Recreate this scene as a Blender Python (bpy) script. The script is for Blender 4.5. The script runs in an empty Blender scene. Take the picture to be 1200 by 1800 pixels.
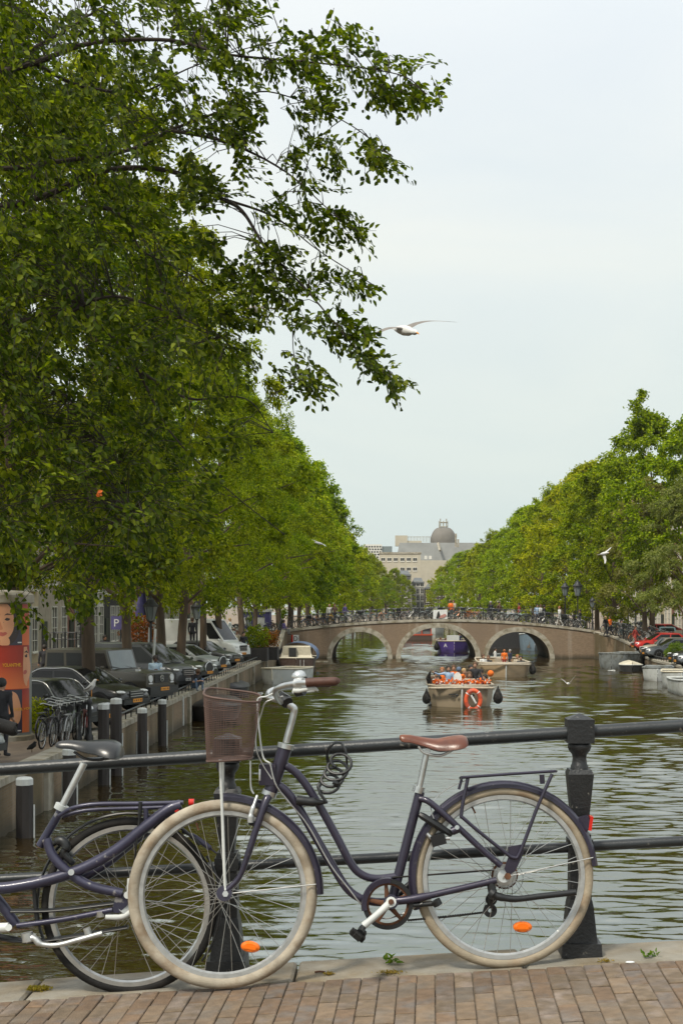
import bpy, bmesh, math, random
import numpy as np
from mathutils import Vector, Matrix, noise
R = math.radians
random.seed(7); rng = np.random.default_rng(7)
S = bpy.context.scene
COL = S.collection

# ------------------------------------------------------------------ camera
EYE = 4.8; F = 2500.0; VX, VY = 685.0, 1060.0
def P(x, y, Y):                      # photo pixel at canal distance Y -> world point
    return Vector(((x - VX) * Y / F, Y, EYE - (y - VY) * Y / F))
cam_d = bpy.data.cameras.new('camera'); cam = bpy.data.objects.new('camera', cam_d); COL.objects.link(cam)
cam.location = (0, 0, EYE); cam.rotation_euler = (R(90), 0, 0)
cam_d.sensor_fit = 'HORIZONTAL'; cam_d.sensor_width = 24; cam_d.lens = 50
cam_d.shift_x = -85 / 1200; cam_d.shift_y = 160 / 1200
cam_d.clip_start = 0.1; cam_d.clip_end = 4000
S.camera = cam

# ------------------------------------------------------------------ sky
SUN_EL, SUN_AZ = 52, 215            # azimuth clockwise from +Y
w = bpy.data.worlds.new('World'); S.world = w; w.use_nodes = True
nt = w.node_tree; nt.nodes.clear()
def N(tree, t, **kw):
    n = tree.nodes.new(t)
    for k, v in kw.items(): setattr(n, k, v)
    return n
out = N(nt, 'ShaderNodeOutputWorld'); bg = N(nt, 'ShaderNodeBackground'); bg.inputs['Strength'].default_value = 0.1
sky = N(nt, 'ShaderNodeTexSky', sky_type='NISHITA'); sky.sun_disc = False
sky.sun_elevation = R(SUN_EL); sky.sun_rotation = R(SUN_AZ); sky.air_density = 1.2; sky.dust_density = 2.0
tc = N(nt, 'ShaderNodeTexCoord')
mp = N(nt, 'ShaderNodeMapping'); mp.inputs['Scale'].default_value = (1.0, 1.0, 3.2)
nz = N(nt, 'ShaderNodeTexNoise'); nz.inputs['Scale'].default_value = 2.2; nz.inputs['Detail'].default_value = 7; nz.inputs['Roughness'].default_value = .5
nz.inputs['Distortion'].default_value = .6
rp = N(nt, 'ShaderNodeValToRGB'); e = rp.color_ramp.elements
e[0].position = .33; e[0].color = (.86, .895, .93, 1); e[1].position = .68; e[1].color = (1.03, 1.0, .955, 1)
m1 = rp.color_ramp.elements.new(.5); m1.color = (.95, .955, .955, 1)
sc = N(nt, 'ShaderNodeVectorMath', operation='SCALE'); sc.inputs['Scale'].default_value = 10.0
mixc = N(nt, 'ShaderNodeMix', data_type='RGBA')
nz2 = N(nt, 'ShaderNodeTexNoise'); nz2.inputs['Scale'].default_value = 1.7; nz2.inputs['Detail'].default_value = 4
mr = N(nt, 'ShaderNodeMapRange'); mr.inputs['From Min'].default_value = .25; mr.inputs['From Max'].default_value = .5
mr.inputs['To Min'].default_value = .86; mr.inputs['To Max'].default_value = .96
L = nt.links.new
L(tc.outputs['Generated'], mp.inputs['Vector']); L(mp.outputs[0], nz.inputs['Vector']); L(nz.outputs['Fac'], rp.inputs['Fac'])
L(tc.outputs['Generated'], nz2.inputs['Vector']); L(nz2.outputs['Fac'], mr.inputs['Value'])
sxyz = N(nt, 'ShaderNodeSeparateXYZ'); L(tc.outputs['Generated'], sxyz.inputs[0]); rg = N(nt, 'ShaderNodeValToRGB'); L(sxyz.outputs['Z'], rg.inputs['Fac'])
e = rg.color_ramp.elements; e[0].position = .02; e[0].color = (.72, .80, .755, 1); e[1].position = 1.0; e[1].color = (1.42, 1.47, 1.48, 1); g2 = e.new(.36); g2.color = (.86, .91, .935, 1); g1 = e.new(.14); g1.color = (.78, .845, .81, 1)
mg = N(nt, 'ShaderNodeVectorMath', operation='MULTIPLY'); L(rp.outputs['Color'], mg.inputs[0]); L(rg.outputs['Color'], mg.inputs[1])
L(mg.outputs[0], sc.inputs[0]); L(mr.outputs[0], mixc.inputs['Factor'])
L(sky.outputs[0], mixc.inputs['A']); L(sc.outputs[0], mixc.inputs['B']); L(mixc.outputs['Result'], bg.inputs['Color']); L(bg.outputs[0], out.inputs['Surface'])

sd = bpy.data.lights.new('sun', 'SUN'); sun = bpy.data.objects.new('sun', sd); COL.objects.link(sun)
sd.energy = 3.2; sd.angle = R(9); sd.color = (1, .93, .80)
az = R(SUN_AZ); el = R(SUN_EL)
sdir = Vector((math.sin(az) * math.cos(el), math.cos(az) * math.cos(el), math.sin(el)))
sun.rotation_euler = sdir.to_track_quat('Z', 'Y').to_euler()
S.view_settings.view_transform = 'Standard'; S.view_settings.look = 'None'
S.view_settings.exposure = 0.12; S.view_settings.gamma = 1; S.view_settings.use_curve_mapping = False
S.render.engine = 'CYCLES'
S.cycles.max_bounces = 7; S.cycles.transparent_max_bounces = 8; S.cycles.caustics_reflective = False; S.cycles.caustics_refractive = False

# ------------------------------------------------------------------ materials
MATS = {}
def mat(name, col, rough=.6, metal=0, var=.15, vs=6, bump=0, bs=40, col2=None, c2s=3, c2lo=.45, c2hi=.65, spec=None, stretch=None, coat=0, oir=0):
    if name in MATS: return MATS[name]
    m = bpy.data.materials.new(name); m.use_nodes = True; t = m.node_tree; p = t.nodes['Principled BSDF']
    p.inputs['Roughness'].default_value = rough; p.inputs['Metallic'].default_value = metal
    if spec is not None: p.inputs['Specular IOR Level'].default_value = spec
    if coat: p.inputs['Coat Weight'].default_value = coat; p.inputs['Coat Roughness'].default_value = .08
    c = N(t, 'ShaderNodeTexCoord'); vec = c.outputs['Object']
    if stretch:
        q = N(t, 'ShaderNodeMapping'); q.inputs['Scale'].default_value = stretch; t.links.new(vec, q.inputs[0]); vec = q.outputs[0]
    n = N(t, 'ShaderNodeTexNoise'); n.inputs['Scale'].default_value = vs; n.inputs['Detail'].default_value = 5; t.links.new(vec, n.inputs['Vector'])
    r = N(t, 'ShaderNodeMapRange'); r.inputs['From Min'].default_value = .3; r.inputs['From Max'].default_value = .7
    r.inputs['To Min'].default_value = 1 - var; r.inputs['To Max'].default_value = 1 + var; t.links.new(n.outputs['Fac'], r.inputs['Value'])
    base = N(t, 'ShaderNodeRGB'); base.outputs[0].default_value = (*col, 1); cur = base.outputs[0]
    if col2:
        n2 = N(t, 'ShaderNodeTexNoise'); n2.inputs['Scale'].default_value = c2s; n2.inputs['Detail'].default_value = 6; t.links.new(vec, n2.inputs['Vector'])
        r2 = N(t, 'ShaderNodeMapRange'); r2.inputs['From Min'].default_value = c2lo; r2.inputs['From Max'].default_value = c2hi; t.links.new(n2.outputs['Fac'], r2.inputs['Value'])
        mx = N(t, 'ShaderNodeMix', data_type='RGBA'); mx.inputs['B'].default_value = (*col2, 1); t.links.new(r2.outputs[0], mx.inputs['Factor']); t.links.new(cur, mx.inputs['A']); cur = mx.outputs['Result']
    if oir:
        oi = N(t, 'ShaderNodeObjectInfo'); r9 = N(t, 'ShaderNodeMapRange'); r9.inputs['To Min'].default_value = 1 - oir; r9.inputs['To Max'].default_value = 1 + oir * .7; t.links.new(oi.outputs['Random'], r9.inputs['Value'])
        v9 = N(t, 'ShaderNodeVectorMath', operation='SCALE'); t.links.new(cur, v9.inputs[0]); t.links.new(r9.outputs[0], v9.inputs['Scale']); cur = v9.outputs[0]
        a9 = N(t, 'ShaderNodeVectorMath', operation='ADD'); t.links.new(c.outputs['Object'], a9.inputs[0]); m9 = N(t, 'ShaderNodeMath', operation='MULTIPLY'); m9.inputs[1].default_value = 37; t.links.new(oi.outputs['Random'], m9.inputs[0]); t.links.new(m9.outputs[0], a9.inputs[1])
        for q9 in (n,) + ((n2,) if col2 else ()): t.links.new(a9.outputs[0], q9.inputs['Vector'])
    v = N(t, 'ShaderNodeVectorMath', operation='SCALE'); t.links.new(cur, v.inputs[0]); t.links.new(r.outputs[0], v.inputs['Scale'])
    t.links.new(v.outputs[0], p.inputs['Base Color'])
    if bump:
        n3 = N(t, 'ShaderNodeTexNoise'); n3.inputs['Scale'].default_value = bs; n3.inputs['Detail'].default_value = 4; t.links.new(vec, n3.inputs['Vector'])
        b = N(t, 'ShaderNodeBump'); b.inputs['Strength'].default_value = bump; b.inputs['Distance'].default_value = .01
        t.links.new(n3.outputs['Fac'], b.inputs['Height']); t.links.new(b.outputs[0], p.inputs['Normal'])
    MATS[name] = m; return m

def brickmat(name, c1, c2, mortar, scale=1.0, plane='XZ', stain=(.05, .04, .025), bw=.22, bh=.065, zoff=0):
    m = bpy.data.materials.new(name); m.use_nodes = True; t = m.node_tree; p = t.nodes['Principled BSDF']; p.inputs['Roughness'].default_value = .85
    c = N(t, 'ShaderNodeTexCoord'); sx = N(t, 'ShaderNodeSeparateXYZ'); t.links.new(c.outputs['Object'], sx.inputs[0])
    cb = N(t, 'ShaderNodeCombineXYZ'); t.links.new(sx.outputs[plane[0]], cb.inputs[0]); t.links.new(sx.outputs[plane[1]], cb.inputs[1])
    b = N(t, 'ShaderNodeTexBrick'); b.inputs['Color1'].default_value = (*c1, 1); b.inputs['Color2'].default_value = (*c2, 1); b.inputs['Mortar'].default_value = (*mortar, 1)
    b.inputs['Scale'].default_value = scale; b.inputs['Brick Width'].default_value = bw; b.inputs['Row Height'].default_value = bh; b.inputs['Mortar Size'].default_value = .008
    t.links.new(cb.outputs[0], b.inputs['Vector'])
    n = N(t, 'ShaderNodeTexNoise'); n.inputs['Scale'].default_value = .55; n.inputs['Detail'].default_value = 8
    q = N(t, 'ShaderNodeMapping'); q.inputs['Scale'].default_value = (1, 1, .35); t.links.new(c.outputs['Object'], q.inputs[0]); t.links.new(q.outputs[0], n.inputs['Vector'])
    r = N(t, 'ShaderNodeMapRange'); r.inputs['From Min'].default_value = .42; r.inputs['From Max'].default_value = .62; r.inputs['To Max'].default_value = .8; t.links.new(n.outputs['Fac'], r.inputs['Value'])
    mx = N(t, 'ShaderNodeMix', data_type='RGBA'); mx.inputs['B'].default_value = (*stain, 1); t.links.new(r.outputs[0], mx.inputs['Factor']); t.links.new(b.outputs['Color'], mx.inputs['A'])
    zr = N(t, 'ShaderNodeMapRange'); zr.inputs['From Min'].default_value = .42; zr.inputs['From Max'].default_value = .08; zr.inputs['To Max'].default_value = .85
    n5 = N(t, 'ShaderNodeTexNoise'); n5.inputs['Scale'].default_value = 1.6; n5.inputs['Detail'].default_value = 6; q5 = N(t, 'ShaderNodeMapping'); q5.inputs['Scale'].default_value = (1, 1, .12); t.links.new(c.outputs['Object'], q5.inputs[0]); t.links.new(q5.outputs[0], n5.inputs['Vector'])
    a5 = N(t, 'ShaderNodeMath', operation='MULTIPLY_ADD'); a5.inputs[1].default_value = .55; t.links.new(n5.outputs['Fac'], a5.inputs[0]); t.links.new(sx.outputs['Z'], a5.inputs[2]); s5 = N(t, 'ShaderNodeMath', operation='SUBTRACT'); s5.inputs[1].default_value = .27 + zoff; t.links.new(a5.outputs[0], s5.inputs[0]); t.links.new(s5.outputs[0], zr.inputs['Value'])
    mw = N(t, 'ShaderNodeMix', data_type='RGBA'); mw.inputs['B'].default_value = (.045, .038, .022, 1); t.links.new(zr.outputs[0], mw.inputs['Factor']); t.links.new(mx.outputs['Result'], mw.inputs['A'])
    r6 = N(t, 'ShaderNodeMapRange'); r6.inputs['From Min'].default_value = .56; r6.inputs['From Max'].default_value = .70; r6.inputs['To Max'].default_value = .3; t.links.new(n5.outputs['Fac'], r6.inputs['Value'])
    me_ = N(t, 'ShaderNodeMix', data_type='RGBA'); me_.inputs['B'].default_value = (.42, .38, .32, 1); t.links.new(r6.outputs[0], me_.inputs['Factor']); t.links.new(mw.outputs['Result'], me_.inputs['A'])
    t.links.new(me_.outputs['Result'], p.inputs['Base Color'])
    bp_ = N(t, 'ShaderNodeBump'); bp_.inputs['Strength'].default_value = .4; bp_.inputs['Distance'].default_value = .01; t.links.new(b.outputs['Fac'], bp_.inputs['Height']); bp_.invert = True
    t.links.new(bp_.outputs[0], p.inputs['Normal']); MATS[name] = m; return m

def leafmat(name, a, b, c, trans=.42):
    m = bpy.data.materials.new(name); m.use_nodes = True; t = m.node_tree; p = t.nodes['Principled BSDF']; o = t.nodes['Material Output']
    g = N(t, 'ShaderNodeNewGeometry'); r = N(t, 'ShaderNodeValToRGB'); e = r.color_ramp.elements
    e[0].color = (*a, 1); e[1].color = (*c, 1); k = e.new(.55); k.color = (*b, 1)
    t.links.new(g.outputs['Random Per Island'], r.inputs['Fac'])
    oi = N(t, 'ShaderNodeObjectInfo'); h = N(t, 'ShaderNodeHueSaturation')
    mr = N(t, 'ShaderNodeMapRange'); mr.inputs['To Min'].default_value = .482; mr.inputs['To Max'].default_value = .520; t.links.new(oi.outputs['Random'], mr.inputs['Value'])
    t.links.new(mr.outputs[0], h.inputs['Hue']); t.links.new(r.outputs['Color'], h.inputs['Color'])
    p.inputs['Roughness'].default_value = .5; p.inputs['Specular IOR Level'].default_value = .13; t.links.new(h.outputs[0], p.inputs['Base Color'])
    tr = N(t, 'ShaderNodeBsdfTranslucent'); v = N(t, 'ShaderNodeVectorMath', operation='MULTIPLY'); v.inputs[1].default_value = (2.0, 2.1, .7)
    t.links.new(h.outputs[0], v.inputs[0]); t.links.new(v.outputs[0], tr.inputs['Color'])
    ms = N(t, 'ShaderNodeMixShader'); ms.inputs[0].default_value = trans; t.links.new(p.outputs[0], ms.inputs[1]); t.links.new(tr.outputs[0], ms.inputs[2]); t.links.new(ms.outputs[0], o.inputs['Surface'])
    MATS[name] = m; return m

mat('iron', (.012, .013, .014), .45, 0, .35, 8, .25, 90, col2=(.16, .15, .13), c2s=38, c2lo=.66, c2hi=.72)
mat('rail_paint', (.016, .019, .021), .38, 0, .3, 5, .15, 120, col2=(.16, .15, .13), c2s=34, c2lo=.67, c2hi=.73)
mat('purple', (.030, .026, .046), .36, .3, .2, 9, .04, 200, col2=(.13, .12, .125), c2s=42, c2lo=.66, c2hi=.76, coat=.3)
mat('purple_old', (.034, .033, .062), .4, .25, .2, 12, .06, 150, col2=(.22, .21, .21), c2s=26, c2lo=.63, c2hi=.69, coat=.2)
mat('chrome', (.55, .56, .55), .28, .95, .12, 30)
mat('alloy', (.52, .53, .52), .42, .8, .15, 30)
mat('spoke', (.42, .42, .40), .35, .85, .1)
mat('cream_rubber', (.35, .305, .235), .75, 0, .22, 14, .2, 120, col2=(.22, .16, .10), c2s=11, c2lo=.48, c2hi=.68)
mat('tan_rubber', (.31, .26, .185), .72, 0, .2, 14, .2, 120, col2=(.22, .15, .09), c2s=8, c2lo=.5, c2hi=.7)
mat('black_rubber', (.010, .0095, .009), .75, 0, .3, 20, .2, 150, col2=(.032, .028, .024), c2s=6, spec=.25)
mat('black_plastic', (.010, .011, .012), .42, 0, .2, 20)
mat('black_vinyl', (.012, .013, .014), .30, 0, .2, 12, .05, 60, col2=(.03, .03, .03), c2s=9)
mat('saddle_leather', (.095, .025, .010), .32, 0, .25, 8, .08, 90, col2=(.19, .058, .018), c2s=10)
mat('grip_leather', (.065, .024, .014), .6, 0, .2, 30, .2, 120)
mat('basket_wire', (.095, .055, .042), .6, .1, .15, 20)
mat('rusty', (.11, .045, .02), .8, .2, .4, 30)
mat('red_lens', (.55, .02, .012), .2, 0, .1)
mat('orange_lens', (.85, .17, .01), .25, 0, .1)
mat('white_lens', (.7, .72, .72), .15, 0, .05)
mat('curb_stone', (.23, .21, .17), .85, 0, .2, 7, .5, 60, col2=(.17, .135, .085), c2s=4, c2lo=.42, c2hi=.62, oir=.08)
mat('coping_stone', (.36, .33, .265), .85, 0, .2, 3, .4, 30, col2=(.20, .17, .11), c2s=2)
mat('paving_brick_a', (.158, .104, .064), .88, 0, .22, 25, .5, 120, col2=(.15, .125, .105), c2s=9, oir=.2)
mat('paving_brick_b', (.172, .122, .078), .88, 0, .2, 25, .5, 120, col2=(.16, .13, .10), c2s=7, oir=.2)
mat('paving_brick_c', (.148, .108, .070), .88, 0, .25, 25, .5, 120, col2=(.19, .15, .12), c2s=11, oir=.2)
mat('sand_joint', (.15, .12, .085), .95, 0, .3, 40)
mat('street', (.215, .165, .115), .9, 0, .2, 2, .3, 20, col2=(.16, .12, .085), c2s=.6)
mat('bark', (.075, .052, .033), .92, 0, .35, 5, 1.0, 14, stretch=(1, 1, .22), col2=(.11, .08, .05), c2s=2)
mat('twig', (.028, .020, .014), .9, 0, .2)
mat('post_wood', (.035, .030, .028), .85, 0, .3, 6, .5, 20, stretch=(1, 1, .15))
mat('white_metal', (.55, .57, .55), .5, 0, .12, 10)
mat('skin', (.42, .24, .16), .6, 0, .06)
mat('skin_dark', (.14, .07, .045), .6, 0, .06)
mat('glass_dark', (.012, .013, .013), .08, 0, .2, 3, spec=.32)
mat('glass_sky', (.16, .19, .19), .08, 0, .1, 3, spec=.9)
mat('window_glass', (.030, .030, .028), .1, 0, .4, .8, spec=.4)
mat('window_white', (.66, .64, .57), .6, 0, .1)
mat('door_dark', (.02, .03, .025), .5)
mat('roof_tile', (.12, .07, .05), .8, 0, .2)
mat('slate', (.12, .13, .135), .75, 0, .15, 1.5)
mat('moss', (.20, .19, .03), .95, 0, .3, 20)
mat('plate_yellow', (.75, .30, .02), .45, 0, .05)
mat('plate_white', (.6, .6, .58), .45, 0, .05)
mat('ink', (.02, .02, .02), .6)
brickmat('quay_brick', (.19, .125, .065), (.235, .16, .09), (.2, .165, .12), plane='YZ', stain=(.075, .058, .022))
brickmat('bridge_brick', (.180, .120, .072), (.25, .175, .108), (.24, .19, .14), plane='XZ', stain=(.20, .145, .10))
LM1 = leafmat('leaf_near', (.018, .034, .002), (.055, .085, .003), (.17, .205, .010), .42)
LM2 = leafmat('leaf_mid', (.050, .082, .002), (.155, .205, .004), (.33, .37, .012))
LM3 = leafmat('leaf_yellowish', (.080, .118, .003), (.215, .265, .005), (.42, .43, .015))
LM4 = leafmat('leaf_linden', (.085, .105, .020), (.16, .175, .045), (.27, .26, .10))
LM5 = leafmat('leaf_weed', (.05, .10, .01), (.10, .16, .02), (.16, .20, .03))
LM7 = leafmat('leaf_dry', (.16, .13, .02), (.26, .20, .04), (.36, .28, .08))
LM6 = leafmat('leaf_rust', (.06, .06, .012), (.20, .07, .012), (.32, .13, .02))

# ------------------------------------------------------------------ mesh builder
def basis(d):
    d = d.normalized(); a = Vector((0, 0, 1)) if abs(d.z) < .9 else Vector((0, 1, 0))
    x = d.cross(a).normalized(); return x, d.cross(x).normalized()
class MB:
    def __init__(s): s.v = []; s.f = []; s.m = []
    def add(s, vs, fs, mi=0):
        o = len(s.v); s.v += [tuple(v) for v in vs]; s.f += [tuple(i + o for i in f) for f in fs]; s.m += [mi] * len(fs); return s
    def box(s, c, d, rz=0, mi=0, taper=1.0, M=None):
        vs = []
        for z in (-.5, .5):
            k = taper if z > 0 else 1
            for x, y in ((-.5, -.5), (.5, -.5), (.5, .5), (-.5, .5)):
                p = Vector((x * d[0] * k, y * d[1] * k, z * d[2]))
                if M is not None: p = M @ p
                elif rz: p = Matrix.Rotation(rz, 3, 'Z') @ p
                vs.append(p + Vector(c))
        return s.add(vs, [(0, 3, 2, 1), (4, 5, 6, 7), (0, 1, 5, 4), (1, 2, 6, 5), (2, 3, 7, 6), (3, 0, 4, 7)], mi)
    def tube(s, pts, r, n=8, mi=0, flat=1.0, caps=True, closed=False, fdir=None):
        pts = [Vector(p) for p in pts]; k = len(pts)
        if k < 2: return s
        rs = r if isinstance(r, (list, tuple)) else [r] * k
        vs = []; prev = None
        for i, p in enumerate(pts):
            if closed: d = pts[(i + 1) % k] - pts[i - 1]
            else: d = pts[min(i + 1, k - 1)] - pts[max(i - 1, 0)]
            if d.length < 1e-9: d = Vector((0, 0, 1))
            d.normalize()
            if fdir is not None: a = Vector(fdir); x = (a - d * a.dot(d)).normalized()
            elif prev is None: x = basis(d)[0]
            else: x = (prev - d * prev.dot(d)).normalized()
            prev = x; y = d.cross(x)
            for j in range(n):
                t = 2 * math.pi * j / n; vs.append(p + (x * math.cos(t) + y * math.sin(t) * flat) * rs[i])
        fs = []
        for i in range(k if closed else k - 1):
            for j in range(n):
                a = i * n + j; b = i * n + (j + 1) % n; c2 = ((i + 1) % k) * n + (j + 1) % n; d2 = ((i + 1) % k) * n + j
                fs.append((a, b, c2, d2))
        if caps and not closed: fs += [tuple(reversed(range(n))), tuple(range((k - 1) * n, k * n))]
        return s.add(vs, fs, mi)
    def lathe(s, prof, c=(0, 0, 0), n=16, axis=(0, 0, 1), mi=0, sx=1, sy=1):
        ax = Vector(axis).normalized(); x, y = basis(ax) if abs(ax.z) < .99 else (Vector((1, 0, 0)), Vector((0, 1, 0)))
        vs = []; c = Vector(c)
        for (r, h) in prof:
            for j in range(n):
                t = 2 * math.pi * j / n; vs.append(c + ax * h + x * (math.cos(t) * r * sx) + y * (math.sin(t) * r * sy))
        fs = []; k = len(prof)
        for i in range(k - 1):
            for j in range(n): fs.append((i * n + j, i * n + (j + 1) % n, (i + 1) * n + (j + 1) % n, (i + 1) * n + j))
        fs += [tuple(reversed(range(n))), tuple(range((k - 1) * n, k * n))]
        return s.add(vs, fs, mi)
    def prism(s, poly, d, mi=0):     # planar poly of 3D points extruded by vector d
        k = len(poly); poly = [Vector(p) for p in poly]; d = Vector(d)
        fs = [tuple(range(k)), tuple(reversed(range(k, 2 * k)))] + [(i, i + k, (i + 1) % k + k, (i + 1) % k) for i in range(k)]
        return s.add(poly + [p + d for p in poly], fs, mi)
    def grid(s, rows, mi=0, closeu=False):
        k = len(rows[0]); vs = [p for r in rows for p in r]; fs = []
        for i in range(len(rows) - 1):
            for j in range(k if closeu else k - 1):
                fs.append((i * k + j, i * k + (j + 1) % k, (i + 1) * k + (j + 1) % k, (i + 1) * k + j))
        return s.add(vs, fs, mi)
    def sphere(s, c, r, n=10, mi=0, sc=(1, 1, 1)):
        rows = []
        for i in range(n // 2 + 1):
            t = math.pi * i / (n // 2)
            rows.append([Vector((c[0] + r * sc[0] * math.sin(t) * math.cos(2 * math.pi * j / n), c[1] + r * sc[1] * math.sin(t) * math.sin(2 * math.pi * j / n), c[2] + r * sc[2] * math.cos(t))) for j in range(n)])
        return s.grid(rows, mi, True)
    def mesh(s, name, mats, org=None, smooth=True):
        me = bpy.data.meshes.new(name)
        v = s.v if org is None else [(a - org[0], b - org[1], c - org[2]) for a, b, c in s.v]
        me.from_pydata(v, [], s.f); me.update()
        for m in (mats if isinstance(mats, (list, tuple)) else [mats]): me.materials.append(MATS[m] if isinstance(m, str) else m)
        if any(s.m): me.polygons.foreach_set('material_index', s.m)
        if smooth:
            me.polygons.foreach_set('use_smooth', [True] * len(me.polygons)); me.set_sharp_from_angle(angle=R(38))
        return me
    def build(s, name, mats, parent=None, org=None, smooth=True, label=None):
        if parent is not None and org is None: org = parent.get('_o')
        o = bpy.data.objects.new(name, s.mesh(name, mats, org, smooth)); COL.objects.link(o)
        if parent is not None: o.parent = parent
        if parent is not None and org is not None: o['_o'] = [org[0], org[1], org[2]]
        if label: o['label'] = label
        return o
def tag(o, label=None, cat=None, group=None, kind=None):
    if label: o['label'] = label
    if cat: o['category'] = cat
    if group: o['group'] = group
    if kind: o['kind'] = kind
    return o
def empty(name, loc, label=None, cat=None, group=None, world=True, rz=0):
    o = bpy.data.objects.new(name, None); COL.objects.link(o); o.location = loc; o.rotation_euler.z = rz; o.empty_display_size = .1
    if world: o['_o'] = [loc[0], loc[1], loc[2]]
    return tag(o, label, cat, group)
def child_of(mesh, name, parent, loc=(0, 0, 0), rot=(0, 0, 0), sc=(1, 1, 1)):
    o = bpy.data.objects.new(name, mesh); COL.objects.link(o); o.parent = parent; o.location = loc; o.rotation_euler = rot; o.scale = sc; return o
def kids(): 
    d = {}
    for o in bpy.data.objects:
        if o.parent: d.setdefault(o.parent.name, []).append(o)
    return d
def copy_tree(o, K, parent=None):
    c = o.copy(); COL.objects.link(c); c.parent = parent
    for ch in K.get(o.name, []): copy_tree(ch, K, c)
    return c
def catmull(pts, k=6):
    pts = [Vector(p) for p in pts]
    if len(pts) < 3: return pts
    q = [pts[0] * 2 - pts[1]] + pts + [pts[-1] * 2 - pts[-2]]; o = []
    for i in range(1, len(q) - 2):
        for j in range(k):
            t = j / k; a, b, c, d = q[i - 1], q[i], q[i + 1], q[i + 2]
            o.append(.5 * ((2 * b) + (c - a) * t + (2 * a - 5 * b + 4 * c - d) * t * t + (3 * b - a - 3 * c + d) * t ** 3))
    o.append(pts[-1]); return o
def textmesh(txt, size, name='text', depth=.002):
    cu = bpy.data.curves.new(name, 'FONT'); cu.body = txt; cu.size = size; cu.extrude = depth; cu.align_x = 'CENTER'; cu.align_y = 'CENTER'
    o = bpy.data.objects.new(name, cu); COL.objects.link(o)
    me = bpy.data.meshes.new_from_object(o.evaluated_get(bpy.context.evaluated_depsgraph_get()))
    xs_ = [v.co.x for v in me.vertices]; ys_ = [v.co.y for v in me.vertices]; cx0 = (min(xs_) + max(xs_)) / 2; cy0 = (min(ys_) + max(ys_)) / 2
    for v in me.vertices: v.co.x -= cx0; v.co.y -= cy0
    bpy.data.objects.remove(o); bpy.data.curves.remove(cu); me.name = name; return me
def fastmesh(name, V, Fq, mats, smooth=False, nper=4):
    me = bpy.data.meshes.new(name); n = len(Fq)
    me.vertices.add(len(V)); me.vertices.foreach_set('co', V.astype(np.float32).ravel())
    me.loops.add(n * nper); me.loops.foreach_set('vertex_index', Fq.astype(np.int32).ravel())
    me.polygons.add(n); me.polygons.foreach_set('loop_start', np.arange(0, n * nper, nper, dtype=np.int32))
    me.update(calc_edges=True)
    for m in (mats if isinstance(mats, (list, tuple)) else [mats]): me.materials.append(m)
    return me
def leaves_mesh(name, C, D, Nn, ln, wd, mats, fold=.25):
    """C base points, D direction, Nn normal, arrays; each leaf is a folded pointed blade: 6 verts, 2 quads"""
    D = D / np.linalg.norm(D, axis=1, keepdims=True); Sd = np.cross(D, Nn); Sd /= np.maximum(np.linalg.norm(Sd, axis=1, keepdims=True), 1e-6)
    U = np.cross(Sd, D); ln = ln[:, None]; wd = wd[:, None]
    v0 = C; v3 = C + D * ln - U * ln * .12; m1 = C + D * ln * .38; m2 = C + D * ln * .72 - U * ln * .04
    a = m1 + Sd * wd * .5 + U * wd * fold; b = m2 + Sd * wd * .38 + U * wd * fold * .7
    c = m1 - Sd * wd * .5 + U * wd * fold; d = m2 - Sd * wd * .38 + U * wd * fold * .7
    V = np.stack([v0, a, b, v3, d, c], 1).reshape(-1, 3); k = np.arange(len(C))[:, None] * 6
    Fq = np.concatenate([k + np.array([[0, 1, 2, 3]]), k + np.array([[0, 3, 4, 5]])], 1).reshape(-1, 4)
    return fastmesh(name, V, Fq, mats)
# ================================================================== SETTING
def deckZ(X): return 3.386 + .06 * X - .0045 * X * X
# water -------------------------------------------------------------
def water_mat():
    m = bpy.data.materials.new('water'); m.use_nodes = True; t = m.node_tree; p = t.nodes['Principled BSDF']
    p.inputs['Base Color'].default_value = (.030, .018, .005, 1); p.inputs['Roughness'].default_value = .04; p.inputs['IOR'].default_value = 4.4; p.inputs['Specular Tint'].default_value = (.93, 1, .955, 1)
    c = N(t, 'ShaderNodeTexCoord')
    def nz(sc, st, det, dist=0, rot=0):
        q = N(t, 'ShaderNodeMapping'); q.inputs['Scale'].default_value = st; q.inputs['Rotation'].default_value = (0, 0, rot); t.links.new(c.outputs['Object'], q.inputs[0])
        n = N(t, 'ShaderNodeTexNoise'); n.inputs['Scale'].default_value = sc; n.inputs['Detail'].default_value = det; n.inputs['Distortion'].default_value = dist; n.inputs['Roughness'].default_value = .55
        t.links.new(q.outputs[0], n.inputs['Vector']); return n.outputs['Fac']
    def mul(a, k):
        x = N(t, 'ShaderNodeMath', operation='MULTIPLY'); t.links.new(a, x.inputs[0]); x.inputs[1].default_value = k; return x.outputs[0]
    def add(a, b):
        x = N(t, 'ShaderNodeMath', operation='ADD'); t.links.new(a, x.inputs[0]); t.links.new(b, x.inputs[1]); return x.outputs[0]
    h = add(mul(nz(5.0, (.4, 1, 1), 3, .6, -.08), .05), mul(nz(16, (.6, 1, 1), 2, .3, .05), .010))
    b = N(t, 'ShaderNodeBump'); b.inputs['Strength'].default_value = .10; b.inputs['Distance'].default_value = 1.0
    t.links.new(h, b.inputs['Height']); t.links.new(b.outputs[0], p.inputs['Normal']); MATS['water'] = m
water_mat()
WSLOPE = .022
mb = MB(); ys = [-30, 0, 30, 60, 120, 250, 500, 900]
mb.grid([[(x, y, -.12) for x in (-60, -20, 0, 20, 60)] for y in ys])
tag(mb.build('water_bed', 'water', smooth=False), 'canal water beyond the rippled stretch', kind='structure')
ys = [3.0]
while ys[-1] < 230: ys.append(ys[-1] + max(.03, ys[-1] * .0022))
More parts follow.
